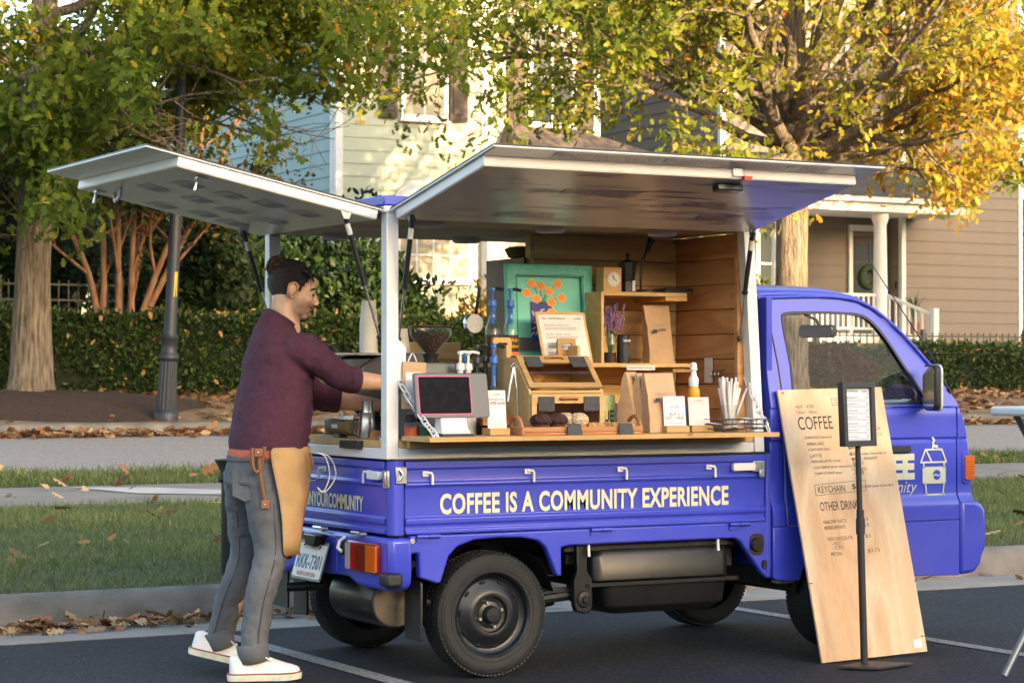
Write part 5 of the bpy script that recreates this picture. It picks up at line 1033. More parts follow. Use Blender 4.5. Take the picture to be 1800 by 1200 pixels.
for nm, f, h in (('lower_door', lo, .175), ('upper_door', up_, .20)):
    d_ = MB().ring([(.004,.006),(W_-.004,.006),(W_-.004,h),(.004,h)], [(.03,.034),(W_-.03,.034),(W_-.03,h-.042),(.03,h-.042)], f, 0, .014).build(nm, M_lightwood, t, bevel=.002)
    MB().prism([(.03,.034),(W_-.03,.034),(W_-.03,h-.042),(.03,h-.042)], f, .004, .006).build('door_glass', M_acry, d_)
    for a in (.035, W_-.115): MB().prism([(a,h-.075),(a+.08,h-.075),(a+.08,h-.012),(a,h-.012)], f, .016, .020).build('price_tag', M_slate, d_)
    MB().tube(smoothpath([f(W_/2-.045,h-.022,.014), f(W_/2-.03,h-.018,.026), f(W_/2+.03,h-.018,.026), f(W_/2+.045,h-.022,.014)], 4), .007, 8).build('door_pull', M_redwood, d_, smooth=60)
def food(name, label, cat, loc, parts, group=None):
    t = thing(name, label, cat, loc, 0, group)
    for nm, mb, m in parts: mb.build(nm, m, t, smooth=50)
    return t
M_choc = mat('chocolate_muffin', (.045, .016, .014), .8, var=.4, vs=60, bump=1., bs=70); M_crust = mat('golden_crust', (.48, .25, .08), .7, var=.4, vs=40, bump=.8, bs=60); M_oat = mat('oat_crumb', (.62, .48, .30), .85, var=.35, vs=70, bump=1., bs=90); M_liner = mat('muffin_liner', (.12, .03, .03), .8, var=.2, vs=90)
food('pastry', 'golden pastry behind the upper glass of the pastry case', 'pastry', (x0+.10, .10, TZ+.19), [('crust', MB().ell((0,0,.035), (.055,.04,.035)), M_crust)])
food('pastry', 'pale striped pastry beside the golden one in the case', 'pastry', (x0+.06, .06, TZ+.19), [('crust', MB().ell((0,0,.025), (.05,.035,.028)), M_oat)])
# serving tray with baked goods
xa, xb = xu(908, -.17), xu(1128, -.17); L_ = xb-xa; t = thing('serving_tray', 'reddish wooden serving tray with arched handles before the pastry case', 'tray', (xa, -.20, TZ))
MB().box(.02, L_-.02, .0, .13, .0, .010).build('tray_floor', M_redwood, t)
for y in (0, .12): MB().box(.02, L_-.02, y, y+.012, .011, .034).build('tray_side', M_redwood, t, bevel=.002)
for x in (.012, L_-.024): MB().box(x, x+.012, .0, .132, .0, .034).build('tray_end', M_redwood, t, bevel=.002); MB().tube(smoothpath([(x+.006,.012,.03),(x+.006,.03,.062),(x+.006,.066,.075),(x+.006,.10,.062),(x+.006,.12,.03)], 4), .009, 8).build('tray_handle', M_redwood, t, smooth=60)
for k, u in enumerate((952, 980)):
    x = xu(u, -.14); food('muffin', ('left', 'right')[k]+' dark chocolate muffin on the serving tray', 'muffin', (x, -.135, TZ+.0105), [('liner', MB().lathe([(.030,0),(.042,.042)], (0,0,0), 'z', 20), M_liner), ('muffin_top', MB().ell((0,0,.050), (.050,.048,.032)), M_choc)], 'muffins on the tray')
for k, u in enumerate((995, 1012)): food('muffin', ('pale crumb muffin left of the nut topped one on the tray', 'nut topped crumb muffin in the middle of the tray')[k], 'muffin', (xu(u,-.12), -.115-.03*k, TZ+.0105), [('liner', MB().lathe([(.030,0),(.040,.036)], (0,0,0), 'z', 18), M_crust), ('muffin_top', MB().ell((0,0,.050), (.046,.044,.034)), M_oat)], 'muffins on the tray')
for k in range(5):
    x = xu(1035+17*k, -.13); food('granola_bar', ['first','second','third','fourth','fifth'][k]+' granola bar from the left on the serving tray', 'granola bar', (x, -.14+.02*(k % 2), TZ+.0105), [('bar', MB().obox((0,0,.022), (.048,.06,.034), RZ(.3*k)), M_crust)], 'granola bars on the tray')
for k, u in enumerate((1009, 1099)):
    t = thing('slate_label', ('blank slate label leaning on the tray under the muffins', 'blank slate label leaning on the right end of the tray')[k], 'label', (xu(u,-.21), -.225, TZ)); MB().prism([(-.036,0),(.036,0),(.034,.046),(-.032,.048)], lambda p, q, d: (p, d+q*.35, q), 0, .005).build('slate', M_slate, t)
# tongs hanging on the case
t = thing('tongs', 'steel serving tongs hanging beside the pastry case', 'tongs', (xu(893,.1), .05, TZ))
MB().tube([(0,0,.29),(-.02,-.01,.22),(-.032,-.01,.14)], .006).build('tong_arm', M_steel, t); MB().tube([(0,0,.29),(.010,-.01,.2),(.016,-.01,.08),(.020,-.01,.02)], .006).build('tong_arm', M_steel, t); MB().torus((0,0,.295), .012, .004, 'y', 14, 6).build('tong_ring', M_steel, t)
# kraft bags
bag('kraft_bag', 'leftmost plain kraft coffee bag standing behind the tray', xu(1112,.05), .07, TZ-.02, .10, .08, .29, .5, 0, False, seed=2); bag('kraft_bag', 'kraft coffee bag in the middle of three on the counter', xu(1132,.03), .04, TZ-.02, .10, .08, .285, .3, 0, False, seed=3)
bag('kraft_bag', 'printed kraft coffee bag standing in front of two others', xu(1156,-.02), -.03, TZ, .155, .09, .265, 0, .05, seed=4); bag('kraft_bag', 'printed kraft coffee bag leaning on the lower wall shelf', xu(1152,.45), .42, 1.3635, .13, .07, .275, -.15, .12, seed=5)
# cartons
def carton(label, u, y, z, w_, d_, h, m, s_=None, m2=None):
    t = thing('carton', label, 'carton', (xu(u, y), y, z)); c_ = MB().box(-w_/2, w_/2, 0, d_, 0, h).build('box', m, t, bevel=.002)
    if s_: fit('print', s_, M_ink, c_, (-w_*.36, -.001, h*.36), (1,0,0), (0,0,1), w_*.72, h*.28, .02, .0006)
    if m2: MB().box(-w_/2-.0004, w_/2+.0004, -.0006, .001, 0, h*.25).build('print_band', m2, c_)
    return t
carton('green juice carton standing behind the pastry case', 1070, .14, CZ, .07, .05, .19, mat('carton_green', (.25,.50,.28), .5, col2=(.62,.70,.30), vs=12), 'UE', mat('carton_yellow', (.70,.62,.08), .5))
carton('white striped carton between the juice and the kraft bags', 1094, .2, CZ, .06, .05, .15, M_card, None, M_blackpl); carton('blue and red carton between the two counter cards', 1203, -.02, TZ, .03, .03, .12, mat('carton_blue', (.10,.28,.62), .5), 'CIA', mat('carton_red', (.65,.10,.06), .5))
t = thing('sauce_bottle', 'yellow sauce bottle with white pump behind the cards', 'bottle', (xu(1219,.02), .02, TZ-.0005))
MB().lathe([(.038,0),(.04,.01),(.04,.09),(.032,.11),(.026,.15),(.03,.16),(.028,.19),(.02,.205)], (0,0,0), 'z', 20).build('bottle_body', M_gold, t, smooth=40); MB().lathe([(.022,.205),(.024,.24),(.014,.255),(.012,.275),(.018,.28),(.014,.31),(.006,.315)], (0,0,0), 'z', 16).build('pump_cap', M_whitepl, t, smooth=40)
# straws and the wire basket
t = thing('straw_cup', 'glass of white paper wrapped straws by the right post', 'straws', (xu(1281,.02), .02, TZ-.0005)); MB().lathe([(.03,.0),(.036,.0),(.042,.12),(.039,.12),(.033,.006)], (0,0,0), 'z', 20).build('cup', M_jar, t, smooth=40); rs = random.Random(9)
for k in range(22):
    a = rs.uniform(0, 6.28); r0 = rs.uniform(0, .025); s_ = rs.uniform(.02, .06)*(1.6 if k < 4 else 1); L_ = rs.uniform(.19, .25); MB().tube([(cos(a)*r0,sin(a)*r0,.01), (cos(a)*(r0+s_),sin(a)*(r0*.5+s_*.4),L_)], .0055, 6).build('straw', M_card, t)
xa, xb = xu(1252,-.14), xu(1338,-.14); w_ = xb-xa; t = thing('wire_basket', 'black wire basket of sugar packets at the right shelf end', 'basket', (xa, -.20, TZ+.004)); d_ = .14
for z in (.012, .03, .052): MB().tube([(0,0,z),(w_,0,z),(w_,d_,z),(0,d_,z),(0,0,z)], .0022, 5).build('wire_ring', M_blackpl, t)
for k in range(5): MB().tube([(w_*k/4,0,.052),(w_*k/4,0,.008),(w_*k/4,d_,.008),(w_*k/4,d_,.052)], .0018, 5).build('wire', M_blackpl, t)
for x, y in ((.02,0),(w_-.02,0)): MB().ell((x,y,.004), (.007,.007,.008)).build('foot', M_blackpl, t)
for k in range(9):
    q = thing('sugar_packet', ['lowest','second','third','fourth','fifth','sixth','seventh','eighth','topmost'][k]+(' white' if k % 2 == 0 else ' brown')+' sugar packet in the wire basket, counted from the bottom', 'packet', (xa+.03+rs.random()*(w_-.07), -.17+rs.random()*.08, TZ+.016+.005*k), rs.uniform(0, 3), 'sugar packets in the basket'); MB().prism(rr(-.03,.03,-.018,.018,.002), lambda p, q_, d: (p, q_, d+.15*p), 0, .003).build('sachet', (M_card, M_kraft)[k % 2], q)
# wall bits on the right: card, hooks with keys
t = thing('wall_card', 'small white card hung beside brass key hooks', 'card', (1.842, .36, 1.27)); MB().box(-.004, 0, -.035, .03, 0, .12).build('card', M_card, t)
t = thing('key_hook', 'metal key hooks on the planked end wall', 'hook', (1.84, .28, 1.33))
for k in range(3): MB().tube(smoothpath([(0,-.03*k,0),(-.03,-.03*k,-.005),(-.035,-.03*k,-.025),(-.02,-.03*k,-.03)], 4), .004, 6).build('hook', M_steel, t)
# upper shelf
UZ = 1.6955; y = .42
t = thing('wooden_clock', 'square wooden clock with white oval dial on the upper shelf', 'clock', (xu(1077,y), y, UZ)); c_ = MB().box(-.05,.05,0,.07,0,.115).build('case', M_lightwood, t, bevel=.003); d_ = MB().lathe([(0,-.002),(.034,-.002)], (.006,0,.06), 'y', 24, False).build('dial', M_card, c_)
MB().tube([(.006,-.004,.06),(.0,-.004,.078)], .0018, 4).tube([(.006,-.004,.06),(.022,-.004,.052)], .0014, 4).build('clock_hands', M_ink, d_)
for k in range(12): MB().obox((.006+.029*cos(k*pi/6),-.003,.06+.029*sin(k*pi/6)), (.003,.001,.003)).build('hour_mark', M_ink, d_)
t = thing('moka_pot', 'black octagonal moka pot on the upper shelf', 'coffee pot', (xu(1109,y), y+.03, UZ)); MB().lathe([(.040,0),(.034,.052),(.036,.055)], (0,0,0), 'z', 8).build('lower_chamber', M_blackpl, t); MB().lathe([(.034,.056),(.036,.06),(.046,.135),(.046,.14),(.02,.152),(.006,.156),(.006,.172),(.011,.176),(.006,.185)], (0,0,0), 'z', 8).build('upper_chamber', M_blackpl, t); MB().obox((.012,-.035,.03), (.016,.006,.05)).build('facet', M_steel, t)
t = thing('desk_lamp', 'black gooseneck desk lamp on the upper shelf', 'lamp', (xu(1140,y), y+.02, UZ)); MB().lathe([(.05,0),(.05,.012),(.044,.016)], (0,0,0), 'z', 24).build('base', M_blackpl, t, smooth=40); MB().tube(smoothpath([(-.03,0,.014),(-.028,0,.10),(-.012,0,.17),(.01,0,.205)], 5), .006, 8).build('neck', M_blackpl, t); MB().tube([(.005,0,.195),(.018,0,.225),(.03,0,.255)], [.012,.014,.018], 12).build('head', M_blackpl, t)
for k in range(2): t = thing('notebook', ('lower dark notebook lying right of the gooseneck lamp', 'upper slim notebook lying right of the gooseneck lamp')[k], 'notebook', (xu(1192,y), y, UZ+.013*k)); MB().box(-.075+.01*k,.085,0,.13,0,.012).build('cover', (M_slate, M_blackpl)[k], t, bevel=.002)
# lower shelf: lavender jar, can, scattered paper
LZ = 1.3625
t = thing('lavender_jar', 'dried purple lavender standing in a glass jar', 'flowers', (xu(1072,.40), .40, LZ)); MB().lathe([(.03,0),(.033,.005),(.034,.11),(.028,.125),(.028,.14)], (0,0,0), 'z', 20).build('jar', M_jar, t, smooth=40); MB().lathe([(.029,.003),(.030,.05)], (0,0,0), 'z', 16).build('jar_fill', M_syrup, t)
M_lav = mat('lavender', (.22, .12, .26), .8, var=.4, vs=60)
for k in range(24):
    a = rs.uniform(0, 6.28); s_ = rs.uniform(.01, .09); h = rs.uniform(.2, .28); e_ = Vector((cos(a)*s_, sin(a)*s_*.6, h)); st = MB().tube([(0,0,.02), tuple(e_)], .0016, 4).build('stalk', M_stem, t)
    mb = MB()
    for j in range(6): mb.ell(e_*(1-.05*j)+Vector((rs.uniform(-.004,.004), 0, 0)), (.007,.007,.008), None, 6, 4)
    tag(mb.build('flower_head', M_lav, st), kind='stuff')
t = thing('coffee_can', 'black coffee can right of the lavender jar', 'can', (xu(1096,.38), .38, LZ)); cn = MB().lathe([(.031,0),(.031,.13),(.029,.132)], (0,0,0), 'z', 24).build('can_body', M_blackpl, t, smooth=40); fit('print', 'Lavazza', M_card, cn, (-.020,-.0315,.10), (1,0,0), (0,0,1), .04, .014, .02, .0005); MB().box(-.02,.015,-.0318,-.031,.03,.085).build('label_panel', M_slate, cn)
# picture and the clipboard menu
x0, x1 = xu(889,.52), xu(1040,.52); w_ = x1-x0; t = thing('framed_painting', 'teal framed painting of orange flowers in a violet vase', 'painting', (x0, .50, LZ)); pf = lambda p, q, d: (p, d+q*.06, q); H_ = .46
fr2 = MB().ring([(0,0),(w_,0),(w_,H_),(0,H_)], [(.05,.05),(w_-.05,.05),(w_-.05,H_-.05),(.05,H_-.05)], pf, -.012, .02).build('frame', M_teal, t, bevel=.006); MB().ring([(.05,.05),(w_-.05,.05),(w_-.05,H_-.05),(.05,H_-.05)], [(.058,.058),(w_-.058,.058),(w_-.058,H_-.058),(.058,H_-.058)], pf, -.006, .012).build('inner_moulding', mat('teal_dark', (.05,.26,.22), .5), fr2)
cv = MB().prism([(.05,.05),(w_-.05,.05),(w_-.05,H_-.05),(.05,H_-.05)], pf, .010, .015).build('canvas', M_teal2, t); MB().prism([(.055,.055),(w_-.055,.055),(w_-.055,.11),(.055,.12)], pf, .008, .0095).build('painted_table', mat('painted_grey', (.10,.10,.13), .6), cv)
V_ = [(.135,.10),(.255,.10),(.245,.28),(.13,.285)]; MB().prism(V_, pf, .007, .0078).build('painted_vase', M_vase, cv)
for k in range(14): px, pz = .14+.1*rs.random(), .11+.15*rs.random(); MB().obox(pf(px, pz, .0065), (.022,.0006,.006), RY(rs.uniform(0, 3))).build('vase_dash', M_card, cv)
for px, pz in ((.14,.37),(.19,.36),(.28,.37),(.115,.325),(.235,.335),(.165,.30),(.30,.305),(.245,.285),(.245,.235)):
    MB().tube([pf(.19,.27,.0072), pf((px+.19)/2, (pz+.28)/2+.01, .0070), pf(px,pz,.0068)], .0012, 4).build('painted_stem', M_stem, cv)
    MB().prism([(px+.026*(1+.1*sin(3*k))*cos(2*pi*k/14), pz+.022*(1+.1*cos(4*k))*sin(2*pi*k/14)) for k in range(14)], pf, .0055, .0062).build('painted_petal', M_peach, cv); MB().prism([(px+.02*cos(2*pi*k/12), pz+.017*sin(2*pi*k/12)) for k in range(12)], pf, .0045, .0053).build('painted_flower', M_orange, cv); MB().prism([(px+.004*cos(2*pi*k/8), pz+.004*sin(2*pi*k/8)) for k in range(8)], pf, .0038, .0043).build('flower_eye', M_gold, cv)
x0, x1 = xu(954,.34), xu(1041,.34); w_ = x1-x0; t = thing('menu_clipboard', 'wooden clipboard holding the white fall and winter specials menu', 'menu', (x0, .33, LZ)); cf = lambda p, q, d: (p-.06*q, d+q*.25, q); bd = MB().prism(rr(0, w_, 0, .235, .008), cf, 0, .006).build('board', M_lightwood, t); pp = MB().prism([(.012,.0),(w_-.012,.0),(w_-.012,.222),(.012,.222)], cf, -.0015, -.0002).build('paper', M_card, t)
fit('print', 'FALL / WINTER SPECIALS', M_ink, pp, cf(.03,.20,-.002), (1,0,0), (-.06,.25,1), w_*.46, .008, .02, .0004); fit('print', 'COFFEE', M_ink, pp, cf(w_*.75,.20,-.002), (1,0,0), (-.06,.25,1), w_*.15, .008, .02, .0004)
for k, s_ in enumerate(('MAPLE BEAR TOFFEE LATTE', 'SALTED HONEY LATTE', 'AUTUMN SUNSET', 'BOURBON SPICE')):
    z = .17-.042*k; fit('print', s_, M_ink, pp, cf(.035, z, -.002), (1,0,0), (-.06,.25,1), w_*.5, .006, .01, .0004)
    for j in range(2): MB().prism([(.035,z-.009-.008*j),(w_*.78,z-.009-.008*j),(w_*.78,z-.006-.008*j),(.035,z-.006-.008*j)], cf, -.0022, -.0018).build('print_line', M_faint, pp)
# syrup bottles with pumps
def bottle(label, x, y, z, h, mp, mg=M_bottle, fill=True, lab=None, sc=1., group='syrup bottles with pumps'):
    t = thing('syrup_bottle', label, 'bottle', (x, y, z), 0, group); r_ = .036*sc
    g = MB().lathe([(r_*.9,0),(r_,.006),(r_,h*.55),(r_*.8,h*.66),(r_*.42,h*.80),(r_*.36,h*.98),(r_*.42,h)], (0,0,0), 'z', 20).build('glass', mg, t, smooth=40)
    if fill: MB().lathe([(r_*.84,.004),(r_*.92,.01),(r_*.92,h*.48)], (0,0,0), 'z', 18).build('syrup', M_syrup, t)
    MB().lathe([(r_*.45,h),(r_*.55,h+.004),(r_*.5,h+.03),(.006,h+.034),(.006,h+.07),(.014,h+.072),(.013,h+.085)], (0,0,0), 'z', 14).build('pump', mp, t, smooth=40); MB().tube([(0,0,h+.08),(.02,-.01,h+.082),(.045,-.02,h+.076)], .007, 8).build('spout', M_blackpl if mp is not M_whitepl else M_whitepl, t); MB().tube([(0,0,h*.7),(0,0,h+.01)], .011, 8).build('pump_tube', mp, t)
    if lab:
        lb_ = MB().lathe([(r_+.001,h*.08),(r_+.001,h*.5)], (0,0,0), 'z', 20, False).build('label', M_syrup, t, smooth=40); fit('print', lab[0], M_gold, lb_, (-.024,-r_-.0015,h*.36), (1,0,0), (0,0,1), .046, .022, .02, .0005, 1., .3); fit('print', lab[1], M_gold, lb_, (-.028,-r_-.0015,h*.27), (1,0,0), (0,0,1), .052, .018, .02, .0005, 1., .3)
        MB().box(-.024,.024,-r_-.002,-r_-.001,h*.13,h*.2).build('label_badge', M_dkorange, lb_)
M_dkorange = mat('badge_orange', (.65,.12,.05), .5); lab = ('Holy', 'Kakow')
bottle('syrup bottle with blue pump left of the teal painting, yellow print', xu(866,.42), .42, 1.3625, .255, M_bluepl, lab=lab); bottle('syrup bottle with blue pump overlapping the painting frame', xu(897,.45), .45, 1.3625, .255, M_bluepl, lab=lab)
bottle('syrup bottle with black pump behind the tablet, left one', xu(838,.25), .25, CZ, .33, M_blackpl); bottle('syrup bottle with black pump behind the tablet, right one', xu(853,.28), .28, CZ, .335, M_blackpl); bottle('low syrup bottle with blue pump left of the pastry case', xu(868,.22), .22, CZ, .33, M_bluepl)
bottle('short bottle with white pump behind the tablet, left one', xu(809,.22), .22, CZ, .30, M_whitepl, M_whitepl, False); bottle('short bottle with white pump behind the tablet, right one', xu(823,.24), .24, CZ, .30, M_whitepl, M_whitepl, False); bottle('slim bottle with blue pump among the white pumps', xu(817,.36), .36, CZ, .29, M_bluepl)
for k, u in enumerate((884, 892)): carton(('left', 'right')[k]+' tiny white box beside the pastry case', u-10, .18, CZ+.12, .022, .02, .04, M_card)
t = thing('bottle_crate', 'low dark wooden bottle crate behind the tablet', 'crate', (xu(850,.3), .12, CZ)); MB().box(-.10,.12,0,.012,.06,.105).build('front_slat', M_redwood, t); MB().box(-.10,.12,0,.012,.0,.05).build('front_slat', M_redwood, t)
t = thing('steel_strainer', 'round steel measuring pan hanging by its handle left of the cabinet', 'pan', (xu(833,.60), .60, 1.545)); MB().lathe([(0,.0),(.044,.0),(.046,.004),(.046,.03)], (0,-.01,0), 'y', 28).build('pan', M_steel, t, smooth=40); MB().tube([(.01,.0,.045),(.03,.02,.10),(.045,.03,.17)], .008).build('handle', M_blackpl, t)
t = thing('hanging_knife', 'steel blade hanging on the cabinet edge', 'utensil', (.985, .62, 1.74)); MB().prism([(-.012,-.12),(.01,-.12),(.012,.05),(-.012,.05)], YZ, -.006, -.003).build('blade', M_steel, t)
t = thing('basket_bowl', 'dark round basket on top of the cabinet', 'basket', (1.13, .86, 1.861)); MB().lathe([(.05,0),(.09,.01),(.11,.05),(.085,.06)], (0,0,0), 'z', 18).build('bowl', M_olive, t, smooth=40)
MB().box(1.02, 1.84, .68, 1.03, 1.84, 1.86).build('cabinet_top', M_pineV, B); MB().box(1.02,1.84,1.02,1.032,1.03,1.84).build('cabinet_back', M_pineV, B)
# grinder and espresso machine
t = thing('coffee_grinder', 'grey coffee grinder with a bean filled glass hopper', 'grinder', (xu(757,.36), .36, CZ)); MB().loft([[(a*.12,b_*.11,z) for a, b_ in ((-1,-1),(.55,-1),(.55,1),(-1,1))] for z in (0, .22)]+[[(a*.085,b_*.10,.335) for a, b_ in ((-1,-.8),(1,-.8),(1,1),(-1,1))]]).build('body', M_machine, t, bevel=.006)
MB().lathe([(.028,.335),(.032,.36),(.04,.375),(.03,.376)], (0,0,0), 'z', 20).build('collar', M_blackpl, t, smooth=40); MB().lathe([(.028,.376),(.045,.40),(.092,.455),(.096,.49)], (0,0,0), 'z', 28, False).build('hopper', M_jar, t, smooth=40); MB().lathe([(.024,.377),(.040,.40),(.084,.452),(.086,.466),(.0,.474)], (0,0,0), 'z', 24).build('beans', M_bean, t, smooth=40); MB().lathe([(.097,.488),(.099,.494),(.095,.499),(.0,.5)], (0,0,0), 'z', 28).build('hopper_lid', M_jar, t, smooth=40)
MB().torus((0,0,.492), .097, .004, 'z', 32, 6).build('hopper_rim', M_blackpl, t)
t = thing('espresso_machine', 'charcoal espresso machine with curved side panels behind the corner post', 'coffee machine', (.37, .98, CZ)); bpn = smoothpath([(-.26,.155,0),(-.20,.27,0),(-.06,.36,0),(.12,.372,0),(.20,.36,0),(.26,.30,0)], 5); pn = [(v.x, v.y) for v in bpn]+[(.26,.02),(.16,.0),(.10,.03),(-.02,.13),(-.14,.135)]
for y_ in (-.225, .205): MB().prism(pn, XZ, y_, y_+.02).build('side_panel', M_machine, t, bevel=.004); MB().tube([(p, y_+.01, q) for p, q in pn[:26]], .011, 6).build('panel_edge', M_blackpl, t)
MB().box(-.20,.24,-.20,.20,.20,.355).build('boiler_housing', M_machine, t, bevel=.01); MB().box(-.16,.24,-.20,.20,.0,.075).build('drip_base', M_blackpl, t, bevel=.006); MB().box(.10,.24,-.20,.20,.08,.2).build('rear_body', M_blackpl, t); MB().box(-.22,.22,-.21,.20,.372,.382).build('cup_tray', M_steel, t); MB().box(-.235,-.205,-.19,.19,.24,.285).build('front_fascia', mat('brass_fascia', (.45,.30,.08), .3, metal=.8), t, bevel=.004)
for y_ in (-.11, .10): MB().lathe([(.034,.15),(.036,.155),(.036,.2)], (-.12,y_,0), 'z', 18).build('group_head', M_steel, t, smooth=40); MB().tube([(-.14,y_,.14),(-.27,y_-.02,.125)], .012, 8).build('portafilter', M_blackpl, t)
MB().tube([(-.2,-.18,.22),(-.24,-.19,.18),(-.24,-.19,.06)], .006).build('steam_wand', M_steel, t); MB().tube([(-.18,.0,.375),(-.22,.01,.42)], .012, 8).build('lever', M_blackpl, t)
def cups(label, x, y, z, n_, r0, tall, m=M_whitepl):
    t = thing('cup_stack', label, 'cups', (x, y, z)); me = MB().lathe([(r0,0),(r0,.004),(r0*.75,tall),(r0*.72,tall)], (0,0,0), 'z', 28).lathe([(r0*1.04,0),(r0*1.04,.006),(r0,.006)], (0,0,0), 'z', 28).mesh('paper_cup', 40); me.materials.append(M_cupw)
    for k in range(n_): place('paper_cup', me, t, (random.uniform(-.001,.001), 0, .0125*k))
M_cupw = mat('paper_cup_white', (.72, .70, .68), .6); cups('tall stack of white paper cups upside down on the espresso machine', xu(648,.93), .93, 1.411, 12, .042, .105); cups('short stack of white paper cups half hidden by the post', xu(706,.95), .95, 1.411, 3, .038, .09)
t = thing('steel_pitcher', 'steel milk pitcher on the rear counter edge', 'pitcher', (.06, .385, CZ)); MB().lathe([(.042,0),(.044,.006),(.036,.08),(.034,.10),(.036,.115)], (0,0,0), 'z', 24, False).lathe([(0,.001),(.042,.001)], (0,0,0), 'z', 24).build('jug', M_steel, t, smooth=40); MB().tube(smoothpath([(-.02,.03,.10),(-.035,.06,.095),(-.035,.065,.03),(-.02,.04,.02)], 4), .004, 6).build('handle', M_steel, t)
t = thing('steel_cup', 'small steel cup stacked above the milk pitcher', 'cup', (.06, .385, CZ+.116)); MB().lathe([(.026,0),(.024,.02),(.026,.05)], (0,0,0), 'z', 20).build('cup', M_steel, t, smooth=40)
t = thing('canvas_roll', 'olive green cylindrical grinder lying on the rear counter', 'grinder', (.03, .60, CZ+.05)); MB().lathe([(.028,-.12),(.034,-.11),(.034,.09),(.028,.10)], (0,0,0), 'y', 20).build('barrel', M_olive, t, smooth=40); MB().box(-.02,.02,-.03,.03,-.05,-.03).build('foot', M_blackpl, t); MB().box(-.0355,-.034,-.04,.02,-.005,.012).build('name_badge', M_card, t); MB().box(-.03,.02,-.10,-.04,.034,.05).build('switch_box', M_whitepl, t)
t = thing('tamper', 'wooden handled coffee tamper beside the corner post', 'tamper', (.04, .17, CZ)); MB().lathe([(.029,0),(.029,.012),(.014,.025),(.010,.045)], (0,0,0), 'z', 20).build('foot', M_steel, t, smooth=40); MB().lathe([(.011,.045),(.017,.06),(.013,.09),(.019,.115),(.01,.13)], (0,0,0), 'z', 16).build('handle', M_redwood, t, smooth=40)
t = thing('coffee_puck_tool', 'round dark wooden coffee leveller by the tamper', 'tool', (.045, .265, CZ)); MB().lathe([(.03,0),(.03,.018),(.026,.02),(.026,.036),(.022,.04)], (0,0,0), 'z', 22).build('leveller', M_redwood, t, smooth=40)
t = thing('knock_tray', 'small black tray overhanging the rear counter edge', 'tray', (-.025, .33, CZ-.038)); MB().box(-.03,.0,-.09,.10,0,.036).build('tray', M_blackpl, t, bevel=.003)
for k, u in enumerate((722, 743)):
    t = thing('spice_jar', ('jar with dark lid and red label behind the chain', 'small green labelled jar left of the tablet stand')[k], 'jar', (xu(u,.06), .06, CZ)); MB().lathe([(.026,0),(.028,.004),(.028,.07),(.022,.08)], (0,0,0), 'z', 18).build('jar', M_jar, t, smooth=40); MB().lathe([(.024,.08),(.026,.082),(.026,.11),(.022,.112)], (0,0,0), 'z', 18).build('lid', M_blackpl, t); MB().lathe([(.0285,.015),(.0285,.06)], (0,0,0), 'z', 18, False).build('label', (M_dkorange, M_stem)[k], t)
t = thing('hanging_bag', 'kraft gift bag with a printed card hung on the white corner post', 'bag', (.045, .045, 1.165)); MB().prism([(-.01,0),(.095,.0),(.105,.195),(-.005,.20)], lambda p, q, d: (p, d+.0, q), -.055, -.048).build('bag_body', M_kraft, t); cd_ = MB().prism(rr(.006,.082,.025,.155,.006), XZ, -.058, -.0555).build('card', M_card, t)
fit('print', 'COFFEE', M_ink, cd_, (.03,-.0585,.14), (1,0,0), (0,0,1), .03, .006, .01, .0003); MB().tube(smoothpath([(.02,-.052,.20),(.04,-.055,.235),(.06,-.052,.20)], 4), .003, 5).build('twine', M_card, t)
# ================================================================ outside: menu board, stand, table, bin, cloth
M_plyb = wood('menu_plywood', (.60, .36, .20), (.80, .63, .43), 2, scale=.55, ring=7., contrast=.8, rough=.6, knots=.0)
bp_ = Vector((2.013, -.303, .004)); ex_ = Vector((.9990, .0455, .0206)).normalized(); gx = Vector((-.031, .2285, .973)).normalized(); gx = (gx-ex_*gx.dot(ex_)).normalized(); nx_ = ex_.cross(gx)
mbo = bpy.data.objects.new('menu_board', None); COL.objects.link(mbo); mbo.location = bp_; tag(mbo, 'tall handwritten plywood coffee menu leaning on the truck door', 'menu board'); mbo.empty_display_size = .1
bfn = lambda p, q, d: tuple(ex_*p+gx*q+nx_*d)
pb = MB().prism([(0,0),(.631,0),(.631,1.268),(0,1.268)], bfn, -.012, 0).build('plywood', M_plyb, mbo, bevel=.001)
def scrib(s_, px, pz, pw, ph, m=M_ink, bold=-.004): return fit('handwriting', s_, m, pb, bfn(px, pz, .0008), ex_, gx, pw, ph, bold, .0004)
scrib('COFFEE', .088, 1.075, .205, .062, bold=.0); scrib('OTHER DRINKS', .135, .690, .245, .042, bold=.0)
scrib('HOT', .09, 1.178, .04, .014); scrib('ICED', .155, 1.178, .045, .014); scrib('12oz - 16oz', .09, 1.152, .12, .014); scrib('COFFEE', .33, 1.195, .09, .018)
MB().ring([(a, b_) for a, b_ in ((.31,1.185),(.43,1.185),(.43,1.22),(.31,1.22))], [(.312,1.187),(.428,1.187),(.428,1.218),(.312,1.218)], bfn, .0002, .0008).build('drawn_frame', M_ink, pb)
for k, (s_, w_, pr_) in enumerate((('ESPRESSO (double)', .16, '$3'), ('AMERICANO', .10, '$3.5'), ('CORTADO (4oz)', .13, '$4'), ('LATTE', .07, '$5'), ('MOCHA LATTE (12oz)', .17, '$5.5'), ('COLD BREW (from concentrate)', .235, '$5'), ('CAPPUCCINO (6oz)', .16, '$4.5'))):
    z = 1.028-.0285*k; scrib(s_, .115+.004*k, z, w_, .015); scrib(pr_, .355+.004*k, z, .030 if len(pr_) < 3 else .052, .018)
scrib('KEYCHAIN', .14, .775, .16, .032); scrib('$5', .345, .78, .045, .03); MB().ring([(.122,.763),(.43,.773),(.432,.825),(.124,.815)], [(.124,.765),(.428,.775),(.43,.823),(.126,.813)], bfn, .0002, .0008).build('drawn_frame', M_ink, pb)
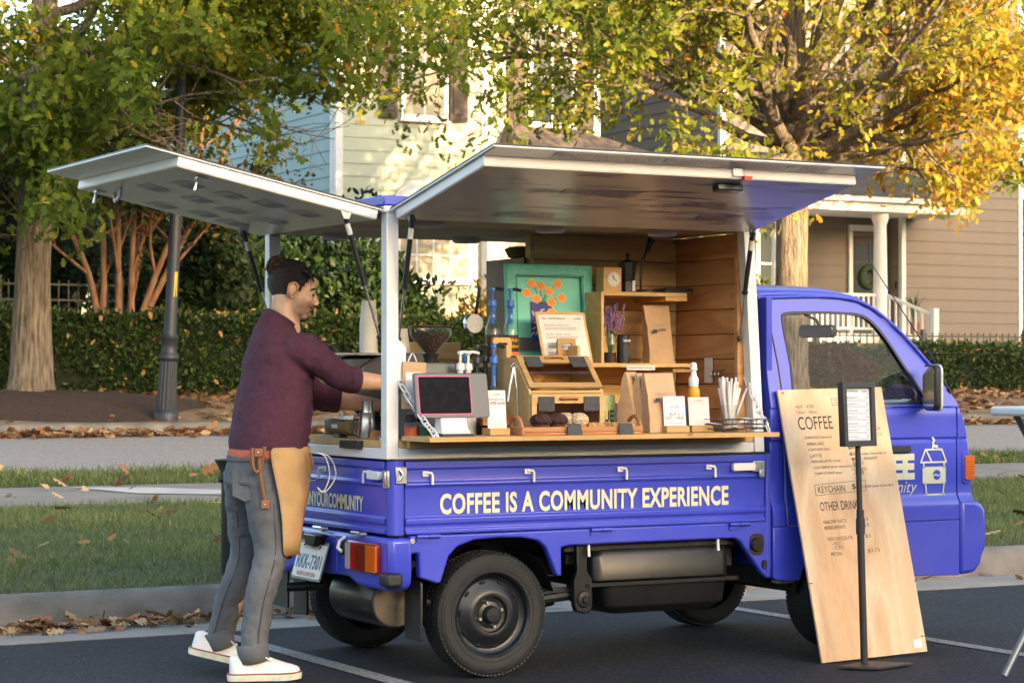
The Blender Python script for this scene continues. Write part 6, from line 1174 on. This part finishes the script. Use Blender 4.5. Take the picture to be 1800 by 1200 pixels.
for s_, z, pr_, ind in (('HEALTHY SHOTS', .63, '$3', 0), ('REFRESHMENTS', .602, '$3', 0), ('KIDS CHOCOLATE', .55, '$3', .01), ('- HOT', .528, None, .03), ('- ICED', .508, None, .03), ('MATCHA', .48, '$3.75', .015)):
    scrib(s_, .14+ind, z, .0105*len(s_), .017); (scrib(pr_, .375, z, .013*len(pr_)+.006, .019) if pr_ else None)
for k, (s_, z, w_) in enumerate((('SYRUP', 1.06, .07), ('$.75', 1.03, .055), ('ADD ONS', .975, .09), ('OAT, ALMOND (Plant Milk) $1', .94, .23), ('- VANILLA - HAZELNUT', .92, .17), ('- MAPLE', .90, .08), ('CHAI LATTE', .87, .09), ('- SPICED', .85, .07), ('- HOT', .83, .05), ('POUR OVER (slow brew) $4.5', .785, .24))): scrib(s_, .60-w_-.02 if k < 2 else .36, z, w_, .0135)
MB().prism([(.555,.02),(.605,.022),(.605,.062),(.555,.06)], bfn, .0003, .001).build('price_sticker', M_card, pb)
for px, pz in ((.606,.07),(.0,.36),(.625,.33),(.02,1.25)): MB().prism([(px,pz),(px+.016,pz),(px+.016,pz+.005),(px,pz+.005)], bfn, .0002, .0012).build('nail_mark', M_ink, pb)
# sign stand
gx0, gy0 = 2.12, -.47; t = thing('sign_stand', 'black floor stand holding a small framed menu before the plywood board', 'sign', (gx0, gy0, .004)); M_stand = mat('stand_black', (.022, .023, .026), .5, var=.1)
MB().prism([(-.17,-.02),(-.04,-.15),(.20,-.09),(.06,.06)], XY, 0, .012).build('base_plate', M_stand, t, bevel=.003)
MB().tube([(0,0,.01),(-.02,.0,.62)], .0165, 14).build('lower_pole', M_stand, t, smooth=50); MB().tube([(-.02,0,.62),(-.036,0,1.02)], .0125, 14).build('upper_pole', M_stand, t, smooth=50); MB().tube([(-.0195,0,.59),(-.0205,0,.66)], .0205, 14).tube([(-.0208,0,.66),(-.0213,0,.70)], .017, 14).build('clamp_collar', M_stand, t, smooth=50)
sf = lambda p, q, d: (-.045+p*.985, -.02+d+p*.17+q*.06, .985+q)
f_ = MB().ring([(-.105,0),(.105,0),(.105,.285),(-.105,.285)], [(-.08,.025),(.08,.025),(.08,.26),(-.08,.26)], sf, -.02, .016).build('frame', M_stand, t, bevel=.003); MB().prism([(-.105,0),(.105,0),(.105,.285),(-.105,.285)], sf, .014, .02).build('backing', M_stand, t)
pg = MB().prism([(-.079,.026),(.079,.026),(.079,.259),(-.079,.259)], sf, -.004, -.001).build('menu_sheet', mat('menu_paper', (.60,.66,.72), .5), f_)
def sp_(s_, px, pz, pw, ph): return fit('print', s_, M_ink, pg, sf(px, pz, -.0046), (.985,.17,0), (0,.06,1), pw, ph, .012, .0003)
sp_('FALL / WINTER SPECIALS', -.07, .243, .075, .008); sp_('COFFEE', .03, .241, .03, .007)
for k in range(7):
    z = .215-.029*k; sp_(('MAPLE BEAR LATTE', 'SALTED HONEY LATTE', 'AUTUMN SUNSET', 'BOURBON SPICE LATTE', 'GINGER CIDER', 'CHAI LATTE', 'HOT CHOCOLATE')[k], -.07, z, .07, .0055); sp_('$6', .055, z, .012, .006)
    for j in range(2): MB().prism([(-.07,z-.007-.006*j),(.06,z-.007-.006*j),(.06,z-.005-.006*j),(-.07,z-.005-.006*j)], sf, -.0048, -.0043).build('print_line', M_faint, pg)
# folding table at the right edge
t = thing('folding_table', 'white topped folding table cut off by the right edge', 'table', (2.40, -1.38, 0)); M_tt = mat('table_plastic', (.66, .72, .80), .5, bump=.1, bs=80); M_tl = mat('table_leg', (.20, .23, .26), .4, metal=.5)
MB().prism(rr(-.03, 1.40, -.38, .38, .05, 5), XY, 1.132, 1.172).build('table_top', M_tt, t, bevel=.012)
for y in (-.33, .33): MB().tube([(.10,y,1.13),(.85,y,.012)], .0145, 10).build('leg', M_tl, t, smooth=50); MB().tube([(.75,y-.03,1.13),(.0,y-.03,.012)], .0145, 10).build('leg', M_tl, t, smooth=50)
MB().tube([(.43,-.33,.62),(.43,.33,.62)], .011, 8).build('cross_bar', M_tl, t)
# litter bin on the lawn edge behind the man
t = thing('litter_bin', 'black metal litter bin on the kerb half hidden behind the man', 'bin', (.74, 3.42, gz(3.42)-.02)); M_bin = mat('bin_black', (.016, .019, .022), .4, var=.2, vs=10)
MB().lathe([(.14,0),(.15,.02),(.15,.56),(.16,.60),(.185,.65),(.19,.66),(.175,.66),(.14,.6)], (0,0,0), 'z', 28).build('bin_body', M_bin, t, smooth=40); MB().tube([(-.19,-.03,.55),(-.14,-.03,.55)], .018, 8).build('bolt', M_bin, t)
# things on the dashboard
t = thing('purple_cloth', 'crumpled dark purple garment lying on the dashboard', 'clothing', (2.93, .28, 1.152)); rc = random.Random(4); rings = []
for i in range(9):
    q = i/8; hh = .115*sin(pi*min(1, .12+q*.88))**.8; rings.append([(-.10+.22*q+rc.uniform(-.012,.012), .22*(j/8-.5)*2*.8+rc.uniform(-.01,.01), max(0, hh*(1-(abs(j/8-.5)*2)**2.2)+rc.uniform(-.02,.02)*(0 < j < 8))) for j in range(9)])
o = MB().loft(rings, False, False).build('cloth', M_clothp, t, smooth=70); o.modifiers.new('s', 'SUBSURF').render_levels = 2
t = thing('dash_papers', 'white papers tossed on the dashboard beside the purple garment', 'paper', (2.78, .2, 1.138)); MB().prism([(-.08,-.1),(.06,-.12),(.08,.12),(-.06,.1)], lambda p, q, d: (p, q, d+.35*(p+.08)), 0, .003).build('sheet', M_card, t)
for k, (x, y) in enumerate(((.62, 1.52),)): tag(leaves('fallen_leaf', np.array([(0., 0, .012)]), np.array([(1., .3*k, .1)]), np.array([.12]), np.array([1. if k == 0 else .5]), M_fall, None, 'oak', 5+k, .3), ('lone red leaf on the asphalt behind the rear wheel', 'lone brown leaf on the asphalt before the front door')[k], 'leaf').location = (x, y, .004)
# ================================================================ the barista
PO = Vector((-.34, .62, 0.)); man = thing('person', 'man in plum sweater, grey jeans and tan apron reaching over the truck counter', 'person', PO)
Fd = Vector((cos(radians(-12)), sin(radians(-12)), 0)); Ld = Vector((-Fd.y, Fd.x, 0)); Ud = Vector((0, 0, 1))
def cloud_tex(name, s_): 
    t = bpy.data.textures.new(name, 'CLOUDS'); t.noise_scale = s_; return t
def organic(mb, name, m, parent, voxel, it=6, disp=0., ds=.06, fac=.5):
    me = mb.mesh(name); me.materials.append(m); o = place(name, me, parent); r_ = o.modifiers.new('remesh', 'REMESH'); r_.mode = 'VOXEL'; r_.voxel_size = voxel; r_.use_smooth_shade = True
    s_ = o.modifiers.new('smooth', 'SMOOTH'); s_.factor = fac; s_.iterations = it
    if disp: d = o.modifiers.new('folds', 'DISPLACE'); d.texture = cloud_tex(name, ds); d.strength = disp; d.mid_level = .5; d.texture_coords = 'LOCAL'
    return o
W2 = lambda p: Vector(p)-PO
def limb(mb, pts, rad, n_=14): mb.tube(smoothpath([W2(p) for p in pts], 5), list(np.interp(np.linspace(0, len(rad)-1, 5*(len(rad)-1)+1), range(len(rad)), rad)), n_)
def section(c, hd, hw, z, n_=22, tl=0.): return [Vector((c[0], c[1], z))-PO-Ud*tl*cos(2*pi*k/n_)+Fd*hd*cos(2*pi*k/n_)+Ld*hw*sin(2*pi*k/n_) for k in range(n_)]
M_skin = mat('skin', (.58, .36, .26), .5, var=.08, vs=30, bump=.05, bs=200)
n, l = nd(M_skin); b = n['Principled BSDF']; b.inputs['Subsurface Weight'].default_value = .12; b.inputs['Subsurface Radius'].default_value = (.012, .005, .003); b.inputs['Subsurface Scale'].default_value = .5
M_ear = mat('ear_skin', (.56, .25, .16), .5); M_knit = mat('plum_knit', (.072, .020, .042), .9, var=.14, vs=60, bump=.35, bs=420); M_denim = mat('grey_denim', (.15, .155, .17), .9, col2=(.062, .065, .074), vs=5, thr=(.25, .75), bump=.35, bs=110, bd=.006, stretch=(1,1,.8)); M_seam = mat('denim_seam', (.06, .062, .07), .9); M_tee = mat('coral_shirt', (.52, .12, .075), .9, bump=.3, bs=60)
M_suede = mat('tan_suede', (.46, .29, .13), .9, var=.2, vs=7, bump=.2, bs=120); M_strap = mat('brown_leather', (.17, .075, .03), .55, var=.2, vs=20); M_hair = mat('dark_hair', (.022, .016, .014), .38, var=.6, vs=60, stretch=(.5,2,2), bump=.8, bs=140); M_curl = mat('brown_curls', (.05, .022, .012), .5, var=.5, vs=40)
M_shoe = mat('white_leather', (.70, .70, .70), .45, var=.06, vs=14, bump=.06, bs=60); M_sole = mat('worn_sole', (.62, .60, .50), .7, var=.15, vs=25); M_tan = mat('shoe_stripe', (.32, .11, .05), .6)
# head frame
HC = Vector((-.185, .64, 1.678)); hy = radians(-17); hp = radians(-13)
HF = Vector((cos(hy)*cos(hp), sin(hy)*cos(hp), sin(hp))); HL = Vector((-sin(hy), cos(hy), 0)); HU = HF.cross(HL); HM = Matrix((HF, HL, HU)).transposed()
HS = .93; hd_ = lambda p: W2(HC)+HM @ (Vector(p)*HS)
# ---- body: head, neck, torso, arms and hands in one skin
bo_ = MB()
def hb(c, r_, M=None): bo_.ell(hd_(c), tuple(q*HS for q in r_), HM if M is None else HM @ M, 20, 14)
hb((-.018,0,.035), (.100,.076,.098)); hb((.040,0,-.015), (.064,.062,.098)); hb((.030,0,-.075), (.062,.052,.045)); hb((.076,0,-.102), (.022,.026,.021)); hb((.084,0,.045), (.022,.050,.045)); hb((.094,0,.026), (.013,.045,.010))
for s_ in (-1, 1): hb((.072,s_*.036,-.022), (.026,.024,.026)); hb((.116,s_*.012,-.036), (.010,.009,.008)); hb((.086,s_*.032,.008), (.013,.016,.009)); hb((-.014,s_*.082,.0), (.021,.010,.034), RY(.25)); hb((-.020,s_*.090,.012), (.017,.007,.022))
bo_.tube([hd_((.096,0,.020)), hd_((.112,0,-.005)), hd_((.128,0,-.030))], [.008,.010,.0125], 10); bo_.ell(hd_((.122,0,-.034)), (.012,.012,.010), HM, 12, 8)
hb((.098,0,-.063), (.013,.024,.0065)); hb((.096,0,-.077), (.012,.022,.0065)); hb((.088,0,-.070), (.016,.03,.02))
bo_.tube([hd_((-.03,0,-.02)), hd_((-.022,0,-.075)), W2((-.215,.635,1.52)), W2((-.235,.635,1.44))], [.060,.058,.060,.075], 18)
bo_.loft([section((-.30,.63),.11,.15,.92), section((-.29,.63),.11,.15,1.1), section((-.26,.64),.12,.17,1.3), section((-.245,.64),.09,.17,1.42), section((-.235,.64),.05,.06,1.48)])
for hip, kn, an in (((-.345,.55,.90), (-.37,.47,.53), (-.465,.425,.10)), ((-.375,.71,.90), (-.35,.78,.49), (-.45,.845,.13))): limb(bo_, [hip, kn, an], [.085,.055,.04])
def arm(S, E, Wr, hand_dir, thumb_up, side_):
    limb(bo_, [S, tuple((Vector(S)+Vector(E))/2), E], [.055,.050,.042]); limb(bo_, [E, tuple((Vector(E)*.55+Vector(Wr)*.45)), Wr], [.043,.042,.029])
    d = Vector(hand_dir).normalized(); up = Vector(thumb_up); lat = d.cross(up).normalized(); up = lat.cross(d).normalized(); w_ = Vector(Wr)
    bo_.ell(W2(w_+d*.045), (.052,.020,.041), Matrix((d, lat, up)).transposed(), 16, 10)
    for k, (o_, L_) in enumerate(((.028,.070),(.010,.080),(-.009,.074),(-.027,.058))):     # four fingers curling round the handle
        a = w_+d*.085+up*o_; p1 = a+d*L_*.42+lat*side_*.004; p2 = p1+(d*.35+lat*side_*.9).normalized()*L_*.36; p3 = p2+(lat*side_*.9-d*.55).normalized()*L_*.30; bo_.tube([W2(a-d*.02), W2(a), W2(p1), W2(p2), W2(p3)], [.009,.0092,.0086,.0078,.0065], 8)
    a = w_+d*.022+up*.030; bo_.tube([W2(a-up*.012), W2(a), W2(a+(up*.7+d*.7)*.034+lat*side_*.012), W2(a+(up*.35+d*.9)*.062+lat*side_*.026)], [.012,.0115,.010,.0075], 8)
arm((-.235,.455,1.425), (-.008,.44,1.285), (.195,.455,1.272), (1,.08,-.1), (0,.2,1), 1); arm((-.215,.82,1.42), (.02,.80,1.205), (.275,.70,1.168), (1,-.15,-.12), (0,-.2,1), -1)
# stubble: darker skin round the jaw
tc = n.new('ShaderNodeTexCoord'); vm = n.new('ShaderNodeVectorMath'); vm.operation = 'DISTANCE'; l.new(tc.outputs['Object'], vm.inputs[0]); vm.inputs[1].default_value = hd_((.045,0,-.085)); mr = n.new('ShaderNodeMapRange'); mr.inputs['From Min'].default_value = .052; mr.inputs['From Max'].default_value = .085; mr.inputs['To Min'].default_value = .62; mr.inputs['To Max'].default_value = 0; l.new(vm.outputs['Value'], mr.inputs['Value'])
mx = n.new('ShaderNodeMix'); mx.data_type = 'RGBA'; old = b.inputs['Base Color'].links[0].from_socket; l.new(mr.outputs[0], mx.inputs['Factor']); l.new(old, mx.inputs['A']); mx.inputs['B'].default_value = (.16, .095, .06, 1); l.new(mx.outputs['Result'], b.inputs['Base Color'])
body = organic(bo_, 'body', M_skin, man, .0048, 3)
# face details
for s_ in (-1, 1):
    MB().tube(smoothpath([hd_((.098,s_*.012,.031)), hd_((.104,s_*.026,.036)), hd_((.092,s_*.046,.033)), hd_((.078,s_*.056,.024))], 4), [.004]*13, 6).build('eyebrow', M_hair, man, smooth=60)
    MB().tube(smoothpath([hd_((.099,s_*.020,.006)), hd_((.100,s_*.032,.003)), hd_((.090,s_*.045,.006))], 4), .0028, 6).build('eyelashes', M_hair, man)
MB().tube(smoothpath([hd_((.098,-.026,-.072)), hd_((.108,-.012,-.0695)), hd_((.110,0,-.070)), hd_((.108,.012,-.0695)), hd_((.098,.026,-.072))], 4), .0026, 6).build('mouth_line', mat('lip_shadow', (.12,.03,.025), .6), man)
MB().tube(smoothpath([hd_((.098,-.028,-.058)), hd_((.112,-.012,-.053)), hd_((.114,0,-.052)), hd_((.112,.012,-.053)), hd_((.098,.028,-.058))], 4), .005, 6).build('moustache', mat('stubble_brown', (.09,.055,.04), .9), man)
# hair: short sides, swept top, bun of curls
ha_ = MB(); NN, MM = 56, 36; vs_ = []; keep = {}; R0 = (.107,.084,.104)
def in_hair(p):
    f_, l_, u_ = p
    if u_ > .075: return f_ < .074
    if u_ > .0: return f_ < .030+.50*u_ and not (abs(l_) > .05 and -.035 < f_ < .012 and u_ < .030)
    return f_ < -.030+.05*u_ and u_ > -.085
pts = [[(R0[0]*sin(pi*i/MM)*cos(2*pi*k/NN)-.024, R0[1]*sin(pi*i/MM)*sin(2*pi*k/NN), -R0[2]*cos(pi*i/MM)*1.0+.040) for k in range(NN)] for i in range(1, MM)]
flat = [p for row in pts for p in row]; rh = random.Random(2)
fs = [(i*NN+k, i*NN+(k+1) % NN, (i+1)*NN+(k+1) % NN, (i+1)*NN+k) for i in range(len(pts)-1) for k in range(NN)]
fs = [q for q in fs if all(in_hair(flat[j]) for j in q)]; used = sorted({j for q in fs for j in q}); ix = {j: i for i, j in enumerate(used)}
ha_.add([hd_(Vector(flat[j])*(1+rh.uniform(-.012, .012))) for j in used], [tuple(ix[j] for j in q) for q in fs])
hr = ha_.build('hair', M_hair, man, smooth=80); hr.modifiers.new('s', 'SOLIDIFY').thickness = .006
st = MB()                                                  # strands combed back over the top and sides
for k in range(230):
    a = rh.uniform(-1.25, 1.25); t0 = rh.uniform(-.35, .55); P = []
    for j in range(6):
        q = t0+(1.25-t0)*j/5*rh.uniform(.9, 1.05); ph = q*1.25+.15; rr_h = 1.03+.02*rh.random()+.05*max(0, .4-abs(a))*(1 if q < .6 else .3)
        P.append(hd_((R0[0]*rr_h*cos(ph+.55)*.98-.024, R0[1]*rr_h*sin(a)*(1-.25*q), R0[2]*rr_h*sin(ph+.55)*cos(a*.75)+.040)))
    st.tube(P, [.0022,.0026,.0026,.0024,.002,.001], 4, False)
tag(st.build('swept_strands', M_hair, hr, smooth=60), kind='stuff')
bn = MB(); bc = (-.095,.0,.115)
for k in range(9): bn.ell(hd_((bc[0]+rh.uniform(-.02,.02), bc[1]+rh.uniform(-.02,.02), bc[2]+rh.uniform(-.018,.02))), (.024,.022,.022), None, 10, 7)
bun = organic(bn, 'bun', M_hair, man, .006, 3, .012, .02)
cu_ = MB()
for k in range(210):
    d = Vector((rh.gauss(0,1), rh.gauss(0,1), rh.gauss(.1,1))).normalized(); c_ = Vector(bc)+d*.030; P = []; ax = d.orthogonal().normalized(); ax.rotate(Matrix.Rotation(rh.uniform(0, 6.28), 3, d)); L_ = rh.uniform(.03, .055)*(1.5 if d.x < -.4 and d.z < .3 else 1)
    for j in range(8): q = j/7; P.append(hd_(c_+ax*sin(q*5+k)*.010+d*.016*sin(q*3.1)+Vector((-.3, 0, -.55 if d.x < 0 else -.1))*q*L_*.9))
    cu_.tube(P, [.0024]*7+[.001], 4, False)
tag(cu_.build('curls', M_curl, bun, smooth=60), kind='stuff')
# ears: rolled rim and lobe
for s_ in (-1, 1): MB().tube(smoothpath([hd_(q) for q in ((.008,s_*.084,.004),(.010,s_*.092,.024),(-.006,s_*.097,.036),(-.028,s_*.098,.026),(-.033,s_*.096,.004),(-.022,s_*.092,-.018),(-.008,s_*.086,-.032),(.004,s_*.083,-.026))], 4), .0048, 8).build('ear_rim', M_ear, man, smooth=60)
# ---- sweater
sw = MB(); sw.loft([section((-.305,.625),.166,.196,.985), section((-.305,.625),.172,.200,1.02), section((-.292,.63),.176,.205,1.08), section((-.275,.635),.168,.205,1.2), section((-.258,.64),.160,.210,1.3), section((-.258,.64),.145,.205,1.39), section((-.258,.64),.122,.180,1.455,22,.012), section((-.255,.64),.090,.115,1.512,22,.03), section((-.240,.638),.070,.074,1.556,22,.045)])
limb(sw, [(-.245,.50,1.415), (-.20,.455,1.41), (-.10,.448,1.345), (-.03,.44,1.297), (.035,.443,1.284)], [.082,.077,.066,.060,.053], 18); limb(sw, [(-.24,.78,1.41), (-.19,.825,1.40), (-.08,.82,1.30), (.01,.80,1.208), (.10,.768,1.192)], [.082,.076,.066,.060,.052], 18)
sweater = organic(sw, 'sweater', M_knit, man, .008, 6, .018, .07)
rb_ = MB()
for c_, d, r_ in (((.035,.443,1.284), (1,.05,-.12), .0545), ((.10,.768,1.192), (1,-.36,-.16), .0535)):
    d = Vector(d).normalized(); u = d.orthogonal().normalized(); w_ = d.cross(u); rb_ = MB().loft([[W2(c_)+d*t+(u*cos(2*pi*k/24)+w_*sin(2*pi*k/24))*q for k in range(24)] for t, q in ((-.045,r_+.006),(-.02,r_+.006),(.004,r_+.001),(.006,r_-.006),(-.01,r_-.010))], True, False); rb_.build('cuff', M_knit, sweater, smooth=60)
MB().loft([section((-.305,.625),.174,.203,1.035, 48), section((-.306,.625),.175,.204,1.015, 48), section((-.308,.625),.170,.199,.985, 48), section((-.308,.625),.160,.190,.987, 48)], True, False).build('hem_band', M_knit, sweater, smooth=60)
MB().torus(W2((-.240,.638,1.556)), .070, .009, 'z', 28, 8, RZ(-.2) @ RY(.56)).build('collar', M_knit, sweater, smooth=60)
for k in range(3): MB().lathe([(0,-.004),(.007,-.003),(.008,.0)], W2((-.305,.625,1.02+.09*k))+Fd*.178-Ld*.02, 'x', 10).build('button', M_strap, sweater)
# ---- shirt tail, jeans
MB().loft([section((-.315,.625),.158,.182,1.0), section((-.322,.625),.166,.188,.965), section((-.325,.625),.162,.184,.945), section((-.325,.625),.150,.172,.95)], True, False).build('shirt_tail', M_tee, man, smooth=60)
je = MB(); je.loft([section((-.33,.63),.135,.165,.985), section((-.345,.63),.150,.178,.90), section((-.35,.63),.150,.175,.84), section((-.35,.63),.11,.14,.79)])
limb(je, [(-.355,.555,.88), (-.355,.51,.70), (-.362,.472,.53), (-.425,.445,.33), (-.458,.425,.115)], [.104,.092,.073,.063,.058], 18); limb(je, [(-.375,.715,.88), (-.355,.755,.69), (-.345,.785,.50), (-.41,.82,.31), (-.445,.845,.135)], [.104,.092,.073,.063,.058], 18)
jeans = organic(je, 'jeans', M_denim, man, .007, 4, .016, .055)
for (c_, tl) in (((-.458,.425,.115), -.18), ((-.445,.845,.13), -.3)): MB().loft([[W2(c_)+RY(tl) @ Vector((q*cos(2*pi*k/24), q*sin(2*pi*k/24), z)) for k in range(24)] for z, q in ((.05,.062),(.045,.068),(.0,.067),(-.03,.065),(-.034,.058),(-.02,.054))], True, False).build('turn_up', M_denim, jeans, smooth=60)
# side seams and knee creases
for pts, rad in ((((-.355,.555,.86), (-.355,.51,.70), (-.362,.472,.53), (-.425,.445,.33), (-.458,.425,.15)), (.104,.092,.073,.063,.058)), (((-.375,.715,.86), (-.355,.755,.69), (-.345,.785,.50), (-.41,.82,.31), (-.445,.845,.16)), (.104,.092,.073,.063,.058))):
    sp_l = smoothpath([W2(p) for p in pts], 6); rl = np.interp(np.linspace(0, 4, len(sp_l)), range(5), rad); out = Vector((-.10, -.99, 0)) if pts[0][1] < .6 else Vector((-.75, -.66, 0))
    MB().tube([q+out*(r_+.0005) for q, r_ in zip(sp_l, rl)], .0028, 6).build('side_seam', M_seam, jeans, smooth=60)
# back pocket and waistband
MB().loft([section((-.335,.63),.150,.178,.968), section((-.338,.63),.153,.181,.935), section((-.338,.63),.149,.177,.934)], True, False).build('waistband', M_denim, jeans, smooth=60)
pk_ = MB()
pc = [(-.06,.0),(.07,.0),(.07,-.115),(.005,-.14),(-.06,-.115)]; base = W2((-.345,.63,.90)); dirn = (-Fd*.55-Ld*.83).normalized(); tng = Vector((dirn.y, -dirn.x, 0))*-1
MB().prism(pc, lambda p, q, d: base+dirn*(.163+d-abs(p)*.12)+tng*p+Vector((0,0,q)), 0, .006).build('back_pocket', M_denim, jeans, bevel=.002)
# ---- apron
rows = []
for z, c_, hd2, hw2, a0, a1 in ((.995,(-.318,.625),.186,.205,-98,95), (.93,(-.318,.625),.196,.212,-95,95), (.80,(-.318,.612),.186,.212,-86,90), (.66,(-.328,.59),.165,.205,-76,84), (.53,(-.340,.575),.145,.19,-70,80)):
    rows.append([Vector((c_[0], c_[1], z))-PO+Fd*(hd2*cos(a)+.008*sin(5*a+z*9))+Ld*hw2*sin(a) for a in [radians(a0+(a1-a0)*k/24) for k in range(25)]])
ap = MB().loft(rows, False, False).build('apron', M_suede, man, smooth=60); s_ = ap.modifiers.new('sub', 'SUBSURF'); s_.render_levels = 1; ap.modifiers.new('s', 'SOLIDIFY').thickness = .004
def strap(name, P, wd, par=ap, m=M_strap):
    P = smoothpath([W2(p) for p in P], 5); o = MB(); L = []
    for i, p in enumerate(P): t_ = (P[min(i+1, len(P)-1)]-P[max(i-1, 0)]).normalized(); s2 = t_.cross(Vector((-.48,-.87,.1))).normalized()*wd/2; L.append([p-s2, p+s2])
    o.loft(L, False, False); q = o.build(name, m, par, smooth=60); q.modifiers.new('s', 'SOLIDIFY').thickness = .004; return q
strap('waist_strap', [(-.452,.455,.995), (-.455,.448,.93), (-.445,.445,.895), (-.425,.44,.90), (-.412,.437,.95), (-.405,.435,1.0)], .018); strap('waist_strap', [(-.428,.445,.985), (-.425,.44,.90), (-.412,.432,.80), (-.405,.43,.755)], .018)
for c_ in ((-.430,.438,.975), (-.405,.424,.752)): MB().obox(W2(c_), (.034,.006,.034), RZ(-.45)).build('strap_tab', M_tan, ap, bevel=.002); MB().ell(W2(Vector(c_)+Vector((-.004,-.006,0))), (.005,.004,.005), None, 8, 6).build('rivet', M_steel, ap)
MB().torus(W2((-.178,.43,.872)), .022, .0025, 'y', 22, 6, RZ(-.5)).build('steel_ring', M_steel, ap); strap('ring_strap', [(-.19,.435,.97), (-.182,.43,.93), (-.178,.43,.895)], .010)
for ph in (0, 1): MB().tube(smoothpath([W2(p) for p in ((-.16,.44,.97), (-.12+.02*ph,.43,.95), (-.10+.03*ph,.43,.87), (-.13+.01*ph,.43,.80), (-.155,.44,.82))], 6), .0028, 6).build('apron_string', M_card, ap, smooth=60)
# ---- shoes
def shoe(heel, dr, pitch):
    dr = Vector((dr[0], dr[1], 0)).normalized(); R_ = Matrix((dr, Vector((-dr.y, dr.x, 0)), Vector((0,0,1)))).transposed() @ RY(pitch); H0 = W2(heel); L = .30
    S = [0,.03,.1,.22,.35,.5,.65,.8,.9,.96,1.]; Wd = [.018,.030,.037,.038,.038,.042,.049,.050,.043,.032,.012]; Hh = [.072,.080,.086,.080,.082,.080,.062,.046,.038,.031,.022]
    up = lambda p: H0+R_ @ Vector(p); sh0 = bpy.data.objects.new('shoe', None); COL.objects.link(sh0); sh0.parent = man; sh0.empty_display_size = .05
    MB().loft([[up((L*s_, w_*cos(a)*(1 if sin(a) <= 0 else .55+.45*cos(a)**2), .026+max(0, sin(a))**.6*h if sin(a) > 0 else .026)) for a in [2*pi*k/20 for k in range(20)]] for s_, w_, h in zip(S, Wd, Hh)]).build('upper', M_shoe, sh0, smooth=60)
    for nm, z0, z1, e, m in (('sole', 0, .026, .006, M_sole), ('stripe', .0265, .032, .0045, M_tan)):
        ring = lambda z, e2: [up((L*s_*1.02-.004+(e2 if s_ > .99 else -e2 if s_ < .01 else 0), w_+e2, z+.012*max(0, s_-.8)*2)) for s_, w_ in zip(S, Wd)]+[up((L*s_*1.02-.004+(e2 if s_ > .99 else -e2 if s_ < .01 else 0), -w_-e2, z+.012*max(0, s_-.8)*2)) for s_, w_ in reversed(list(zip(S, Wd)))]
        MB().loft([ring(z0, e-.002), ring((z0+z1)/2, e), ring(z1, e)]).build(nm, m, sh0, smooth=40)
    for k in range(4): x = L*(.47+.075*k); z = .026+.084-.052*(k/3.4); MB().tube(smoothpath([up((x-.008,-.026,z-.012)), up((x+.004,0,z+.004)), up((x-.008,.026,z-.012))], 4), .0032, 6).build('lace', M_card, sh0)
    MB().tube(smoothpath([up((L*.42,-.02,.105)), up((L*.50,-.045,.10)), up((L*.58,-.04,.085)), up((L*.47,-.01,.108)), up((L*.44,.03,.10))], 4), .003, 6).build('lace', M_card, sh0); MB().obox(up((L*.41,0,.112)), (.035,.04,.006), R_ @ RY(.6)).build('tongue', M_tan, sh0, bevel=.002)
shoe((-.555,.455,.004), (.95,-.30), 0.); shoe((-.575,.87,.075), (.97,-.22), .26)
